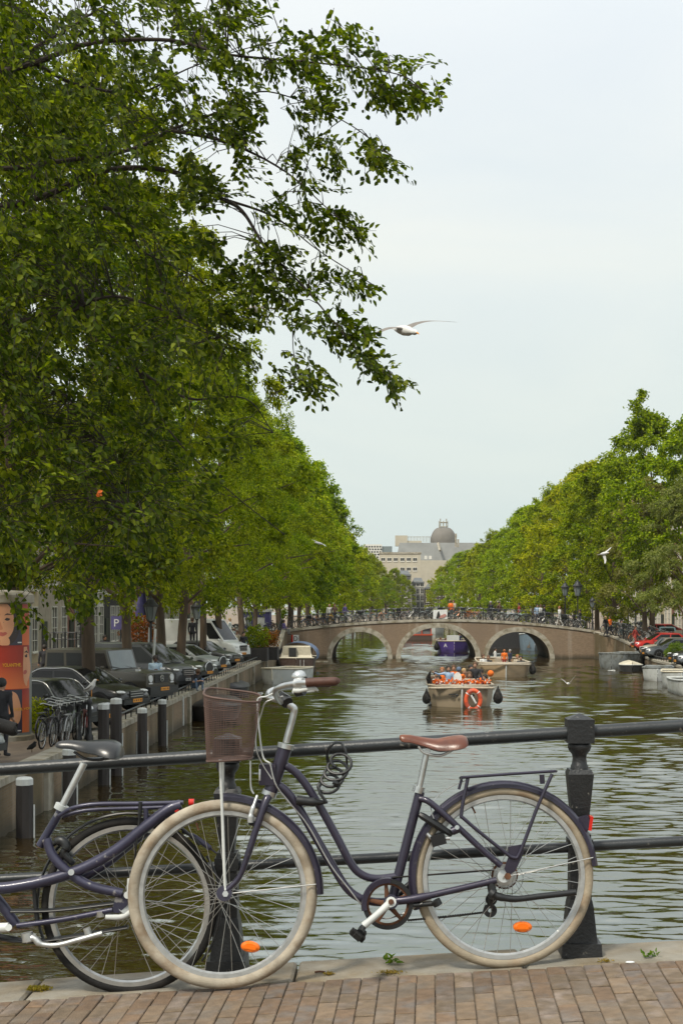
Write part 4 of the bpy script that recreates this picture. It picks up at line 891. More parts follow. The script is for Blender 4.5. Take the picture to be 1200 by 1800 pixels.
lamp_px(265, 1046, 60, 1.15, 'lantern on iron post beside the purple flag', 1.1)
lamp_px(346, 1052, 76, 1.15, 'lantern on a reddish brown post in front of the white van', 1.1)
lamp_px(437, 1078, 98, 1.15, 'slim lantern post right of the thick elm before the bicycles', .9)
lamp_px(993, 1022, 123.9, 2.2, 'left one of the two tall lanterns on the right half of the far bridge', 1.25)
lamp_px(1015, 1018, 126, 2.3, 'taller right one of the two tall lanterns on the far bridge', 1.5)
lamp_px(1041, 1048, 124.6, 2.2, 'small dark lantern post right of the two tall lanterns', 1.0)
lamp_px(1011, 1056, 150, 1.2, 'distant pale lantern seen between the two tall lanterns', 1.0)

# poles, flag, parking sign
def pole(x0, y0, x1, y1, Y, r, m, lab, name='pole', cat='pole'):
    a, b = P(x0, y0, Y), P(x1, y1, Y); o = MB().tube([a, b], r, 8).build(name, m, org=a); o.location = a; tag(o, lab, cat)
pole(268, 1190, 273, 1106, 55.5, .05, 'white_metal', 'leaning pale metal pole beside the person in light blue')
pole(259, 1200, 263, 1103, 61, .05, 'white_metal', 'thin white pole behind the off-road car')
fl = empty('flag', P(240, 1090, 74), 'hanging purple flag on the facade above the dark van', 'flag'); mat('flag_purple', (.085, .075, .20), .7, 0, .12, 6)
rows = []
for i in range(9):
    t = i / 8; rows.append([P(241 + 16 * u + 3 * math.sin(t * 5 + u * 4), 1018 + 66 * t + (6 * u if t < .9 else -4 * u), 74 + .25 * math.sin(u * 8 + t * 2)) for u in [k / 8 for k in range(9)]])
m = MB(); m.grid(rows); m.grid([[q + Vector((0, .02, 0)) for q in r] for r in rows]); m.build('cloth', 'flag_purple', fl)
a = P(240, 1012, 74); MB().tube([a, a + Vector((.9, -.1, .25))], .03, 6).build('staff', 'iron', fl)
ps = empty('parking_sign', P(205, 1100, 66), 'purple hanging parking sign with a white letter P', 'sign')
a = P(205, 1095, 66); MB().box(a, (.52, .05, .62)).build('panel', 'flag_purple', ps, smooth=False)
me = textmesh('P', .5, 'lettering', .004); me.materials.append(MATS['print_white']); child_of(me, 'lettering', ps, a + Vector((0, -.035, 0)) - ps.location, (R(90), 0, 0))
MB().tube([P(212, 1086, 66.1), P(212, 1150, 66.1)], .035, 6).build('post', 'iron', ps)
# stoop railings on the left
so = P(95, 1150, 66); st = empty('stoop_railing', so, 'black iron stoop railing behind the parked cars at the left', 'railing')
for i in range(12):
    x = 75 + i * 6.6; MB().tube([P(x, 1150, 66), P(x, 1111 + (3 if i % 3 else 0), 66)], .03 if i % 3 else .05, 5).build('baluster', 'iron', st)
for y in (1112, 1124, 1140): MB().tube([P(74, y, 66), P(146, y, 66)], .025, 5).build('rail', 'iron', st)
# canal sign and banner on the far bridge
cs_ = empty('canal_sign', P(520, 1123, 122.6), 'small white canal sign with a black letter D on red ground on the bridge wall', 'sign')
a = P(519, 1122.5, 122.85); MB().box(a, (.60, .05, .62)).build('panel', 'print_white', cs_, smooth=False); MB().box(P(513.5, 1122.5, 122.8), (.13, .05, .62)).build('red_edge', 'red_lens', cs_, smooth=False)
me = textmesh('D', .55, 'lettering', .004); me.materials.append(MATS['ink']); child_of(me, 'lettering', cs_, a + Vector((.03, -.04, 0)) - cs_.location, (R(90), 0, 0))
bn = empty('banner', P(773, 1090, 122.9), 'white banner with a dark and pink printed scene on the far bridge railing', 'banner')
a, b = P(761, 1072, 122.9), P(786, 1088, 122.9); mat('print_pink', (.45, .22, .19), .6)
MB().box(((a.x + b.x) / 2, 122.95, (a.z + b.z) / 2), (b.x - a.x, .04, a.z - b.z)).build('cloth', 'print_white', bn, smooth=False)
MB().prism([P(766, 1087, 122.92), P(769, 1076, 122.92), P(771, 1074, 122.92), P(773, 1080, 122.92), P(774, 1087, 122.92)], (0, -.015, 0)).build('printed_figure', 'post_wood', bn, smooth=False)
MB().prism([P(771, 1087, 122.9), P(774, 1082, 122.9), P(782, 1079, 122.9), P(785, 1082, 122.9), P(780, 1086, 122.9)], (0, -.012, 0)).build('printed_shape', 'print_pink', bn, smooth=False)
# floating timber at the bridge left pier, plank and blue kiosk
a = P(550, 1164, 115.4); o = MB().box((0, 0, 0), (2.4, .3, .12)).build('floating_beam', 'coping_stone'); o.location = (a.x, a.y, .03); tag(o, 'pale floating beam in front of the left bridge arch', 'beam')
a = P(450, 1090, 118); k_ = empty('kiosk', (a.x, 118, 1.9), 'blue purple utility kiosk behind the trees left of the far bridge', 'kiosk'); mat('kiosk_blue', (.06, .055, .17), .5)
MB().box((a.x, 118, 3.0), (2.4, 2, 2.2)).build('body', 'kiosk_blue', k_, smooth=False); MB().box((a.x, 118, 4.15), (2.6, 2.2, .2)).build('roof', 'white_metal', k_, smooth=False)
for dx in (-.6, .5): MB().box((a.x + dx, 116.96, 3.3), (.6, .04, .6)).build('poster', 'print_white', k_, smooth=False)
# ================================================================== CARS
def lerp(a, b, t): return a + (b - a) * t
def interp(pts, x):
    if x <= pts[0][0]: return pts[0][1]
    for (x0, y0), (x1, y1) in zip(pts, pts[1:]):
        if x <= x1: return lerp(y0, y1, (x - x0) / (x1 - x0))
    return pts[-1][1]
def bil(q, s, t): return q[0].lerp(q[1], s).lerp(q[3].lerp(q[2], s), t)
CARS = {   # L, W, H, belt/hood profile (x fraction rear -.5 .. front .5), cabin x fractions (rear base, rear top, front top, front base), belt z, wheel r, axles
    'boxy': dict(L=4.45, W=1.86, H=1.97, top=[(-.5, 1.22), (.12, 1.22), (.14, 1.22), (.46, 1.16), (.5, 1.10)], cab=(-.495, -.485, .10, .155), belt=1.2, wr=.38, ax=(-.31, .34), tw=.90, rnd=.035, side=[(.03, .30), (.34, .62), (.66, .97)]),
    'van': dict(L=4.95, W=1.92, H=1.96, top=[(-.5, 1.12), (.20, 1.12), (.33, 1.10), (.44, .98), (.49, .80), (.5, .7)], cab=(-.495, -.475, .13, .36), belt=1.1, wr=.33, ax=(-.29, .31), tw=.86, rnd=.08, side=[(.68, .97)]),
    'cargo': dict(L=5.7, W=2.0, H=2.62, top=[(-.5, 1.3), (.22, 1.3), (.34, 1.28), (.45, 1.08), (.49, .9), (.5, .8)], cab=(-.498, -.49, .17, .35), belt=1.3, wr=.34, ax=(-.28, .32), tw=.88, rnd=.08, side=[(.80, .98)]),
    'hatch': dict(L=4.25, W=1.80, H=1.47, top=[(-.5, .95), (-.40, .98), (.14, .95), (.34, .84), (.45, .72), (.5, .58)], cab=(-.49, -.34, .02, .24), belt=.93, wr=.32, ax=(-.31, .30), tw=.76, rnd=.12, side=[(.10, .46), (.50, .92)]),
    'small': dict(L=3.85, W=1.72, H=1.42, top=[(-.5, .90), (-.40, .95), (.16, .92), (.36, .85), (.46, .76), (.5, .6)], cab=(-.49, -.40, .08, .21), belt=.92, wr=.30, ax=(-.32, .32), tw=.83, rnd=.12, side=[(.06, .50), (.54, .95)]),
    'estate': dict(L=4.7, W=1.83, H=1.46, top=[(-.5, .93), (.14, .93), (.34, .84), (.45, .72), (.5, .58)], cab=(-.49, -.43, .00, .22), belt=.92, wr=.33, ax=(-.30, .31), tw=.76, rnd=.12, side=[(.04, .28), (.31, .60), (.64, .94)]),
}
wheel_cache = {}
def car_wheel(r):
    if r in wheel_cache: return wheel_cache[r]
    t = MB().lathe([(r * .6, -.10), (r * .93, -.11), (r, -.07), (r, .07), (r * .93, .11), (r * .62, .115)], (0, 0, 0), 20, (0, 1, 0)).mesh('tyre', 'black_rubber')
    h = MB().lathe([(r * .66, .05), (r * .66, .112), (r * .58, .116), (r * .56, .07)], (0, 0, 0), 20, (0, 1, 0))
    for k in range(7): a = 2 * math.pi * k / 7; h.box((math.cos(a) * r * .32, .085, math.sin(a) * r * .32), (r * .56, .03, r * .13), M=Matrix.Rotation(-a, 3, 'Y'))
    h.lathe([(r * .14, .06), (r * .14, .11), (.01, .112)], (0, 0, 0), 10, (0, 1, 0))
    wheel_cache[r] = (t, h.mesh('rim', 'alloy')); return wheel_cache[r]
def car(kind, X, Y, Z, yaw, paint, label, plate='plate_yellow', group='cars parked along the left quay', front='plain', name='parked_car', cat='car', strip=None, nose=True):
    c = CARS[kind]; L_, W, H = c['L'], c['W'], c['H']; hx = L_ / 2
    hd = Vector((math.cos(yaw), math.sin(yaw), 0)); ctr = Vector((X, Y, Z)) - (hd * hx if nose else Vector())
    root = empty(name, ctr, label, cat, group, world=False, rz=yaw); Bm = MB(); rows = []
    st = [-1, -.985, -.95, -.85, -.7, -.5, -.25, 0, .2, .4, .55, .7, .82, .9, .95, .985, 1]
    for s in st:
        x = s * hx; e = abs(s); hw = W / 2 * (1 - c['rnd'] * max(0, (e - .72) / .28) ** 2.4) * (.93 if e == 1 else 1); zt = interp(c['top'], s * .5); zb = .24 + .10 * max(0, (e - .8) / .2)
        if e == 1: zt -= .05; zb += .04
        zm = zb + (zt - zb) * .52; half = [(0, zb), (hw * .88, zb), (hw * .985, zb + .07), (hw, zm), (hw * .965, zt - .10), (hw * .90, zt - .02), (hw * .55, zt + .015), (0, zt + .03)]
        rows.append([Vector((x, -y, z)) for y, z in half] + [Vector((x, y, z)) for y, z in reversed(half[1:-1])])
    Bm.grid(rows, 0, True); n = len(rows[0]); Bm.add(rows[0], [tuple(range(n))]); Bm.add(rows[-1], [tuple(reversed(range(n)))])
    child_of(Bm.mesh('body', paint), 'body', root)
    # cabin
    r0, r1, f1, f0 = [q * L_ for q in c['cab']]; hb, ht = W / 2 * .93, W / 2 * c['tw']; zb = c['belt'] - .03; zf = interp(c['top'], f0 / L_) - .03
    Cm = MB(); bot = [Vector((r0, -hb, zb)), Vector((f0, -hb * .97, zf)), Vector((f0, hb * .97, zf)), Vector((r0, hb, zb))]
    top = [Vector((r1, -ht, H - .06)), Vector((f1, -ht, H - .05)), Vector((f1, ht, H - .05)), Vector((r1, ht, H - .06))]
    xm = (r1 + f1) / 2; ridge = [Vector((r1 + .12, -ht * .6, H - .015)), Vector((xm, -ht * .6, H)), Vector((f1 - .12, -ht * .6, H - .01)), Vector((f1 - .12, ht * .6, H - .01)), Vector((xm, ht * .6, H)), Vector((r1 + .12, ht * .6, H - .015))]
    v = bot + top + ridge
    Cm.add(v, [(0, 1, 5, 4), (1, 2, 6, 5), (2, 3, 7, 6), (3, 0, 4, 7), (4, 5, 10, 9, 8), (5, 6, 11, 10), (6, 7, 13, 12, 11), (7, 4, 8, 13), (8, 9, 12, 13), (9, 10, 11, 12)])
    child_of(Cm.mesh('roof', paint), 'roof', root)
    def pane(q, s0, s1, t0, t1, name, m='glass_dark', off=.008, bow=0):
        nrm = (q[1] - q[0]).cross(q[3] - q[0]).normalized(); g = MB(); k = 6
        g.grid([[bil(q, lerp(s0, s1, i / k), lerp(t0, t1, j / 3)) + nrm * (off + bow * math.sin(math.pi * i / k)) for i in range(k + 1)] for j in range(4)]); return child_of(g.mesh(name, m), name, root)
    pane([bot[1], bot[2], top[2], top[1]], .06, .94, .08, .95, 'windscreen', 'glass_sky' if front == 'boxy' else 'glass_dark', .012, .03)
    pane([bot[3], bot[0], top[0], top[3]], .1, .9, .12, .9, 'rear_window')
    for s0, s1 in c['side']:
        pane([bot[0], bot[1], top[1], top[0]], s0, s1, .12, .86, 'side_window'); pane([bot[2], bot[3], top[3], top[2]], 1 - s1, 1 - s0, .12, .86, 'side_window')
    if strip:
        for sy in (-1, 1): child_of(MB().tube(catmull([Vector((lerp(r0, r1, .2), sy * (hb + .0), zb + .1)), Vector((r1 + .1, sy * (ht + .015), H - .09)), Vector((xm, sy * (ht + .02), H - .045)), Vector((f1, sy * (ht + .02), H - .06)), Vector((f0 - .05, sy * (hb + .01), zf + .06))], 4), .014, 5).mesh('trim', 'chrome'), 'trim', root)
    # wheels + arches
    tm, hm = car_wheel(c['wr'])
    for a in c['ax']:
        for sy in (-1, 1):
            wo = child_of(tm, 'wheel', root, (a * L_, sy * (W / 2 - .10), c['wr']), (0, 0, 0 if sy > 0 else math.pi)); child_of(hm, 'rim', wo)
            ar = MB().lathe([(c['wr'] + .055, -.05), (c['wr'] + .055, .006), (c['wr'] * .8, .008)], (0, 0, 0), 20, (0, sy, 0)); child_of(ar.mesh('wheel_arch', 'black_plastic'), 'wheel_arch', root, (a * L_, sy * (W / 2 - .004), c['wr'] + .02))
    # front
    fx = hx; zt = interp(c['top'], .48)
    child_of(MB().box((fx - .02, 0, .36), (.12, W * .84, .16)).mesh('bumper', 'black_plastic'), 'bumper', root)
    child_of(MB().box((-hx + .02, 0, .5), (.1, W * .86, .2)).mesh('rear_bumper', 'black_plastic'), 'bumper', root)
    if front == 'boxy':
        g = MB().box((fx - .005, 0, .93), (.05, .86, .30)); 
        child_of(g.mesh('grille', 'ink'), 'grille', root)
        for k in range(4): child_of(MB().box((fx + .025, 0, .82 + k * .075), (.02, .84, .022)).mesh('grille_slat', 'black_plastic'), 'grille_slat', root)
        e = MB(); e.tube([(fx + .05, .11 * math.cos(t * math.pi / 10), .93 + .11 * math.sin(t * math.pi / 10)) for t in range(20)], .010, 5, closed=True)
        for k in range(3): a = math.pi / 2 + k * 2 * math.pi / 3; e.tube([(fx + .05, 0, .93), (fx + .05, .105 * math.cos(a), .93 + .105 * math.sin(a))], [.016, .005], 5)
        child_of(e.mesh('star_emblem', 'chrome'), 'star_emblem', root)
        for sy in (-1, 1):
            child_of(MB().lathe([(.125, 0), (.125, .03), (.10, .035), (.095, .02), (.01, .03)], (fx, sy * .68, .93), 18, (1, 0, 0)).mesh('headlight', 'white_lens'), 'headlight', root)
            child_of(MB().box((fx + .01, sy * .68, .77), (.04, .20, .05)).mesh('daylight_lamp', 'white_lens'), 'daylight_lamp', root)
            child_of(MB().box((fx - .45, sy * .78, 1.235), (.16, .10, .07)).mesh('indicator', 'white_lens'), 'indicator', root)
            for k in (-.5, .35): child_of(MB().tube([(f0 + .03 - .02, sy * 0 + k * .9 + .1, zf + .08), (f0 - .02, k * .9 - .38, zf + .16)], .012, 4).mesh('wiper', 'ink'), 'wiper', root) if sy > 0 else None
        child_of(MB().box((fx + .05, 0, .52), (.22, 1.8, .26)).mesh('front_bumper', 'black_plastic'), 'bumper', root)
    else:
        gh = {'van': (.62, .9), 'cargo': (.66, 1.0)}.get(kind, (.5, .72)); gc = {'oval': .58}.get(front, sum(gh) / 2)
        gm = MB()
        if front in ('oval', 'audi'):
            gm.lathe([(.01, .03), (.9, .03), (1, 0), (1, -.1)], (fx - .02, 0, gc), 20, (1, 0, 0), sx=.34, sy=.16 if front == 'oval' else .25)
            child_of(gm.mesh('grille', 'ink'), 'grille', root); gs, gt = (.36, .18) if front == 'oval' else (.36, .27)
            child_of(MB().tube([(fx + .01, gs * math.cos(t * math.pi / 12), gc + gt * math.sin(t * math.pi / 12)) for t in range(24)], .022, 6, closed=True).mesh('grille_frame', 'chrome'), 'grille_frame', root)
        else:
            gm.box((fx - .005, 0, gc), (.05, W * .42, gh[1] - gh[0])); child_of(gm.mesh('grille', 'ink'), 'grille', root)
            for k in range(3): child_of(MB().box((fx + .022, 0, gh[0] + .04 + k * .08), (.012, W * .40, .018)).mesh('grille_slat', 'chrome'), 'grille_slat', root)
        for sy in (-1, 1):
            hm_ = MB(); zz = gc + (.10 if kind in ('van', 'cargo') else .07); hm_.sphere((fx - .20, sy * W * .36, zz), 1, 12, 0, (.20, .15, .065 if front != 'oval' else .11)); child_of(hm_.mesh('headlight', 'white_lens'), 'headlight', root)
            child_of(MB().sphere((fx - .05, sy * W * .34, .36), .06, 8).mesh('fog_light', 'white_lens'), 'fog_light', root)
    for sy in (-1, 1):
        child_of(MB().sphere((-hx + .06, sy * W * .40, c['belt'] * .82), 1, 10, 0, (.09, .12, .14)).mesh('tail_light', 'red_lens'), 'tail_light', root)
        child_of(MB().sphere((f0 - .25, sy * (W / 2 + .08), zf + .12), 1, 10, 0, (.07, .11, .075)).mesh('mirror', paint), 'mirror', root)
        for k, xx in enumerate([x * L_ for x in (-.05, .14)]): child_of(MB().box((xx, sy * (W / 2 * .99), c['belt'] - .17), (.16, .03, .03)).mesh('door_handle', 'chrome'), 'door_handle', root)
    if plate:
        zp = {'boxy': .56, 'van': .46, 'cargo': .5}.get(kind, .40); px_ = fx + (.17 if front == 'boxy' else .045); yp = -.28 if front == 'boxy' and False else 0
        po = child_of(MB().box((px_, yp, zp), (.015, .52, .115)).mesh('number_plate', plate, smooth=False), 'number_plate', root)
        g = MB()
        for k, ch in enumerate('101101011'): 
            if ch == '1': g.box((px_ + .010, yp - .20 + k * .05, zp), (.004, .030, .06))
        child_of(g.mesh('plate_characters', 'ink', smooth=False), 'plate_characters', po)
    return root
for nm_, c_, rg in [('paint_black', (.016, .016, .015), .2), ('paint_olive', (.055, .050, .036), .3), ('paint_charcoal', (.045, .048, .050), .22), ('paint_green', (.020, .028, .014), .2), ('paint_silver', (.30, .32, .31), .3), ('paint_white', (.62, .64, .62), .3), ('paint_red', (.42, .02, .014), .25), ('paint_grey', (.10, .11, .12), .25), ('paint_beige', (.36, .32, .25), .3), ('paint_teal', (.18, .26, .27), .3)]:
    mat(nm_, c_, rg + .08, 0, .06, 3, coat=.3, spec=.35)
def nose(px, h=3.65, X=None, Y=None):
    if X is not None: return X, X * F / (px - VX)
    return (px - VX) * Y / F, Y
yw = R(-24)
def lcar(kind, px, X, paint, lab, yaw=yw, **k):
    Y = X * F / (px - VX); return car(kind, X, Y, 1.19, yaw, paint, lab, **k)
lcar('small', 186, -7.9 - .15, 'paint_black', 'small black car with white rimmed oval grille behind the parked bicycles', front='oval', strip=True)
lcar('hatch', 240, -8.35, 'paint_black', 'black hatchback with silver roof line between small car and off-road car', strip=True)
lcar('boxy', 283, -8.15, 'paint_olive', 'boxy dark olive off-road car with round headlights and star emblem', front='boxy')
lcar('van', 331, -8.3, 'paint_charcoal', 'dark charcoal passenger van with large windscreen behind the person in light blue', plate='plate_white')
lcar('estate', 368, -8.35, 'paint_green', 'dark green estate car just past the passenger van', front='audi')
lcar('hatch', 392, -8.5, 'paint_silver', 'silver car with big framed grille between green and dark grey cars', front='audi')
lcar('hatch', 416, -8.6, 'paint_charcoal', 'dark grey car parked directly in front of the white van')
lcar('cargo', 428, -9.0, 'paint_white', 'white delivery van parked under the elms', name='delivery_van', cat='van')
lcar('hatch', 452, -9.8, 'paint_teal', 'pale teal car partly hidden by planters right of the white van', yaw=R(-40))
# partial cars hidden at far left bottom (front corner) 
car('hatch', P(-22, 0, 31.5).x, 31.5, 1.19, R(-15), 'paint_silver', 'silver car corner at the lower left edge beside the man in the dark jacket', front='plain', plate=None)
lcar('estate', 118, -9.6, 'paint_charcoal', 'dark car mostly hidden behind the small black car and the bicycles', plate='plate_yellow')
gR = 'cars parked along the right quay'
def rcar(kind, px, Y, paint, lab, yaw, Z=.8, **k): return car(kind, (px - VX) * Y / F, Y, Z, yaw, paint, lab, group=gR, **k)
rcar('hatch', 1112, 111, 'paint_red', 'red hatchback nose-on to the right quay', R(188), 1.0)
rcar('small', 1128, 106, 'paint_beige', 'pale cream hatchback between the red and the dark hatchback', R(188))
rcar('hatch', 1131, 102, 'paint_grey', 'dark grey hatchback with light alloy wheel in front of the cream one', R(186))
rcar('hatch', 1178, 92.5, 'paint_black', 'dark hatchback nose at the right edge of the picture', R(186))
rcar('hatch', 1187, 88.5, 'paint_grey', 'grey car with bright alloy wheel cut by the right edge', R(184))
rcar('estate', 1180, 133, 'paint_red', 'red estate car on the street far right behind the pale linden', R(-10), 1.4, nose=False)
rcar('hatch', 1172, 128, 'paint_teal', 'pale blue car in front of the red estate car on the right street', R(80), 1.2, nose=False)

# ================================================================== PEOPLE
PM = {}
def capsule(m, a, b, r0, r1):
    a = Vector(a); b = Vector(b); n = 5; pts = []; rs = []; d = (b - a); L_ = d.length; d = d.normalized() if L_ > 0 else Vector((0, 0, 1))
    for k in range(n): t = math.pi / 2 * k / n; pts.append(a - d * r0 * math.cos(t)); rs.append(max(.001, r0 * math.sin(t)))
    pts.append(a); rs.append(r0); pts.append(b); rs.append(r1)
    for k in range(1, n + 1): t = math.pi / 2 * k / n; pts.append(b + d * r1 * math.sin(t)); rs.append(max(.001, r1 * math.cos(t)))
    m.tube(pts, rs, 10)
def person_mesh(key, J, vox=.02):
    """J: joints. builds capsules, fuses them to one skin by voxel remesh, colours faces by nearest bone"""
    segs = []
    def s(a, b, r0, r1, mi): segs.append((Vector(a), Vector(b), r0, r1, mi))
    pel, ch, nk, hd = J['pel'], J['ch'], J['nk'], J['hd']
    pel, ch, nk, hd = map(Vector, (pel, ch, nk, hd))
    s(pel, pel.lerp(ch, .5), .135, .13, 1); s(pel.lerp(ch, .5), ch, .13, .150, 1); s(ch, nk - (nk - ch) * .2, .13, .07, 1); s(nk - (nk - ch) * .1, hd - (hd - nk) * .3, .052, .05, 0)
    up = (hd - nk).normalized(); fw = Vector(J.get('fw', (0, -1, 0))); s(hd - up * .035 + fw * .012, hd + up * .04, .082, .094, 0); s(hd + fw * .085 - up * .02, hd + fw * .105 - up * .035, .014, .016, 0)
    for k in (0, 1):
        sg = -1 if k == 0 else 1; sh, el, wr = map(Vector, J['arm'][k]); hp, kn, an, to = map(Vector, J['leg'][k])
        s(ch + (sh - ch) * .3 + Vector((0, 0, .02)), sh, .10, .072, 1); s(sh, el, .062, .046, 1); s(el, wr, .046, .034, 1 if J.get('sleeve', 1) else 0)
        hd_ = (wr - el).normalized(); s(wr, wr + hd_ * .07, .030, .034, 0)
        sd = basis(hd_)[0]
        for q in range(4): b0 = wr + hd_ * .085 + sd * (q - 1.5) * .021; s(b0, b0 + hd_ * (.055 if q in (1, 2) else .042) + fw * .012, .011, .0095, 0)
        s(wr + hd_ * .03 + sd * .03, wr + hd_ * .07 + sd * .058, .013, .011, 0)
        s(hp, kn, .088, .060, 2); s(kn, an, .058, .042, 2); s(an - Vector((0, 0, .02)), to, .045, .038, 3)
        s(pel, hp, .12, .10, 2)
    m = MB()
    for a, b, r0, r1, mi in segs: capsule(m, a, b, r0, r1)
    me = m.mesh('body', 'skin'); o = bpy.data.objects.new('tmp', me); COL.objects.link(o)
    md = o.modifiers.new('r', 'REMESH'); md.mode = 'VOXEL'; md.voxel_size = vox; md2 = o.modifiers.new('s', 'SMOOTH'); md2.factor = .5; md2.iterations = 2
    out_ = bpy.data.meshes.new_from_object(o.evaluated_get(bpy.context.evaluated_depsgraph_get())); bpy.data.objects.remove(o); out_.name = 'body_' + key
    out_.materials.clear()
    for q in ('skin', 'skin', 'skin', 'skin'): out_.materials.append(MATS[q])
    n = len(out_.polygons); C = np.empty(n * 3); out_.polygons.foreach_get('center', C); C = C.reshape(-1, 3); best = np.full(n, 9.); mi_ = np.zeros(n, int)
    for a, b, r0, r1, mi in segs:
        a = np.array(a); b = np.array(b); ab = b - a; t = np.clip(((C - a) @ ab) / max(ab @ ab, 1e-9), 0, 1); d = np.linalg.norm(C - a - t[:, None] * ab, axis=1) - (r0 + (r1 - r0) * t)
        k = d < best; best[k] = d[k]; mi_[k] = mi
    out_.polygons.foreach_set('material_index', mi_); out_.polygons.foreach_set('use_smooth', [True] * n)
    h = MB(); h.sphere(tuple(hd + up * .055 - fw * .030), .116, 14, 0, (.96, 1.0, .98)); hv = [(x, y, z) for x, y, z in h.v]
    hs = h.mesh('hair', 'ink'); hl = MB(); hl.sphere(tuple(hd + up * .052 - fw * .030), .118, 12, 0, (.98, 1, .98)); capsule(hl, hd - fw * .055, hd - fw * .06 - Vector((0, 0, .24)), .098, .07)
    PM[key] = (out_, hs, hl.mesh('long_hair', 'ink'))
mir = lambda p: (-p[0], p[1], p[2])
def arms(a): return [a, [mir(p) for p in a]]
def legs(l): return [l, [mir(p) for p in l]]
stL = [(-.09, 0, .90), (-.10, -.01, .49), (-.10, .03, .09), (-.12, -.13, .04)]
base = dict(pel=(0, 0, .96), ch=(0, .01, 1.30), nk=(0, 0, 1.46), hd=(0, -.02, 1.60))
person_mesh('stand', dict(base, arm=arms([(-.185, 0, 1.40), (-.235, .03, 1.13), (-.24, -.05, .90)]), leg=legs(stL)))
person_mesh('phone', dict(base, hd=(0, -.06, 1.585), arm=arms([(-.185, 0, 1.39), (-.22, .0, 1.13), (-.06, -.22, 1.20)]), leg=legs(stL)))
person_mesh('walk', dict(base, arm=[[(-.185, 0, 1.40), (-.22, .10, 1.14), (-.23, .05, .92)], [(.185, 0, 1.40), (.22, -.08, 1.15), (.21, -.24, .99)]], leg=[[(-.09, 0, .90), (-.10, -.16, .50), (-.10, -.26, .10), (-.11, -.42, .07)], [(.09, 0, .90), (.10, .06, .49), (.10, .30, .14), (.11, .18, .05)]]))
sitb = dict(pel=(0, .02, .10), ch=(0, .04, .46), nk=(0, .02, .62), hd=(0, -.01, .765))
sL = [(-.09, 0, .07), (-.14, -.42, .12), (-.14, -.46, -.28), (-.15, -.60, -.33)]
person_mesh('sit', dict(sitb, arm=arms([(-.185, .02, .55), (-.25, -.05, .30), (-.16, -.28, .20)]), leg=legs(sL)))
person_mesh('sit_wave', dict(sitb, arm=[[(-.185, .02, .56), (-.42, .02, .52), (-.62, -.06, .60)], [(.185, .02, .55), (.25, -.05, .30), (.16, -.28, .20)]], leg=legs(sL)))
person_mesh('hunch', dict(pel=(0, .08, .12), ch=(0, -.06, .44), nk=(0, -.15, .57), hd=(0, -.24, .67), sleeve=0, arm=arms([(-.17, -.08, .50), (-.24, -.25, .28), (-.08, -.46, .32)]), leg=legs([(-.09, .04, .10), (-.15, -.36, .38), (-.13, -.40, -.02), (-.14, -.54, -.06)])))
CLO = {}
def cloth(nm_, c): 
    if nm_ not in CLO: CLO[nm_] = mat('cloth_' + nm_, c, .85, 0, .15, 12, .15, 60)
    return CLO[nm_]
for k, c in dict(black=(.018, .018, .022), navy=(.025, .03, .06), white=(.60, .60, .57), orange=(.72, .15, .012), blue=(.28, .38, .52), jeans=(.11, .16, .24), purple=(.11, .08, .22), grey=(.20, .20, .20), red=(.30, .04, .03), beige=(.42, .36, .27), sky=(.38, .50, .60), green=(.06, .12, .07), brown=(.12, .07, .05)).items(): cloth(k, c)
for k, c in dict(dark=(.02, .014, .01), blond=(.36, .24, .11), brown=(.09, .045, .02), grey=(.30, .29, .27), cap=(.10, .14, .22), capblack=(.015, .015, .015), ginger=(.28, .11, .04)).items(): mat('hair_' + k, c, .7)
def person(key, loc, rz, top, leg, hair, label, long=False, s=1.0, skin='skin', group=None, shoes='black'):
    root = empty('person', loc, label, 'person', group, world=False, rz=rz); root.scale = (s, s, s)
    b, h, hl = PM[key]; o = child_of(b, 'body', root)
    for i, mm in enumerate([MATS[skin], CLO[top], CLO[leg], CLO[shoes]]): o.material_slots[i].link = 'OBJECT'; o.material_slots[i].material = mm
    q = child_of(hl if long else h, 'hair', root); q.material_slots[0].link = 'OBJECT'; q.material_slots[0].material = MATS['hair_' + hair]
    return root
def pp(key, px, py, Y, Z, rz, top, leg, hair, lab, **k): p = P(px, 0, Y); return person(key, (p.x, Y, Z), rz, top, leg, hair, lab, **k)
pp('phone', 273, 0, 51.6, 1.17, R(15), 'sky', 'blue', 'dark', 'person in pale blue long garment standing with phone between off-road car and van', skin='skin_dark', shoes='grey')
# purple scarf panel
c0 = P(275, 0, 54.8)
pp('hunch', 343, 0, 58.6, 1.28, R(35), 'black', 'jeans', 'brown', 'curly haired person in black sitting hunched on the quay edge reading a phone', shoes='grey')
pp('stand', 3, 0, 33.5, 1.17, R(170), 'black', 'black', 'capblack', 'man in a dark hooded jacket standing with his back turned before the advertising column', s=1.06)
pp('stand', 78, 0, 64, 1.17, R(200), 'black', 'black', 'dark', 'person in a black jacket walking away behind the boxy off-road car')
pp('phone', 184, 0, 70, 1.5, R(30), 'black', 'navy', 'dark', 'dark haired person holding white papers near the facades behind the dark van', long=True)
pp('sit', 499, 0, 121.2, 2.45, R(70), 'purple', 'grey', 'dark', 'person in purple sitting on the left end of the far bridge with legs dangling')
pp('walk', 428, 0, 88.5, 1.25, R(30), 'black', 'grey', 'dark', 'person in black standing beside the white van nose')
pp('walk', 417, 0, 93, 1.25, R(-30), 'beige', 'brown', 'brown', 'person in beige walking behind the white van nose')
pp('stand', 338, 0, 82, 2.2, R(160), 'black', 'black', 'brown', 'person in black whose head shows above the white van roof')
pp('walk', 378, 0, 104, 1.7, R(10), 'red', 'black', 'dark', 'person in dark red behind the white van between two elms')
pp('walk', 404, 0, 108, 1.9, R(80), 'white', 'jeans', 'blond', 'person in white top left of the thick elm beyond the van')
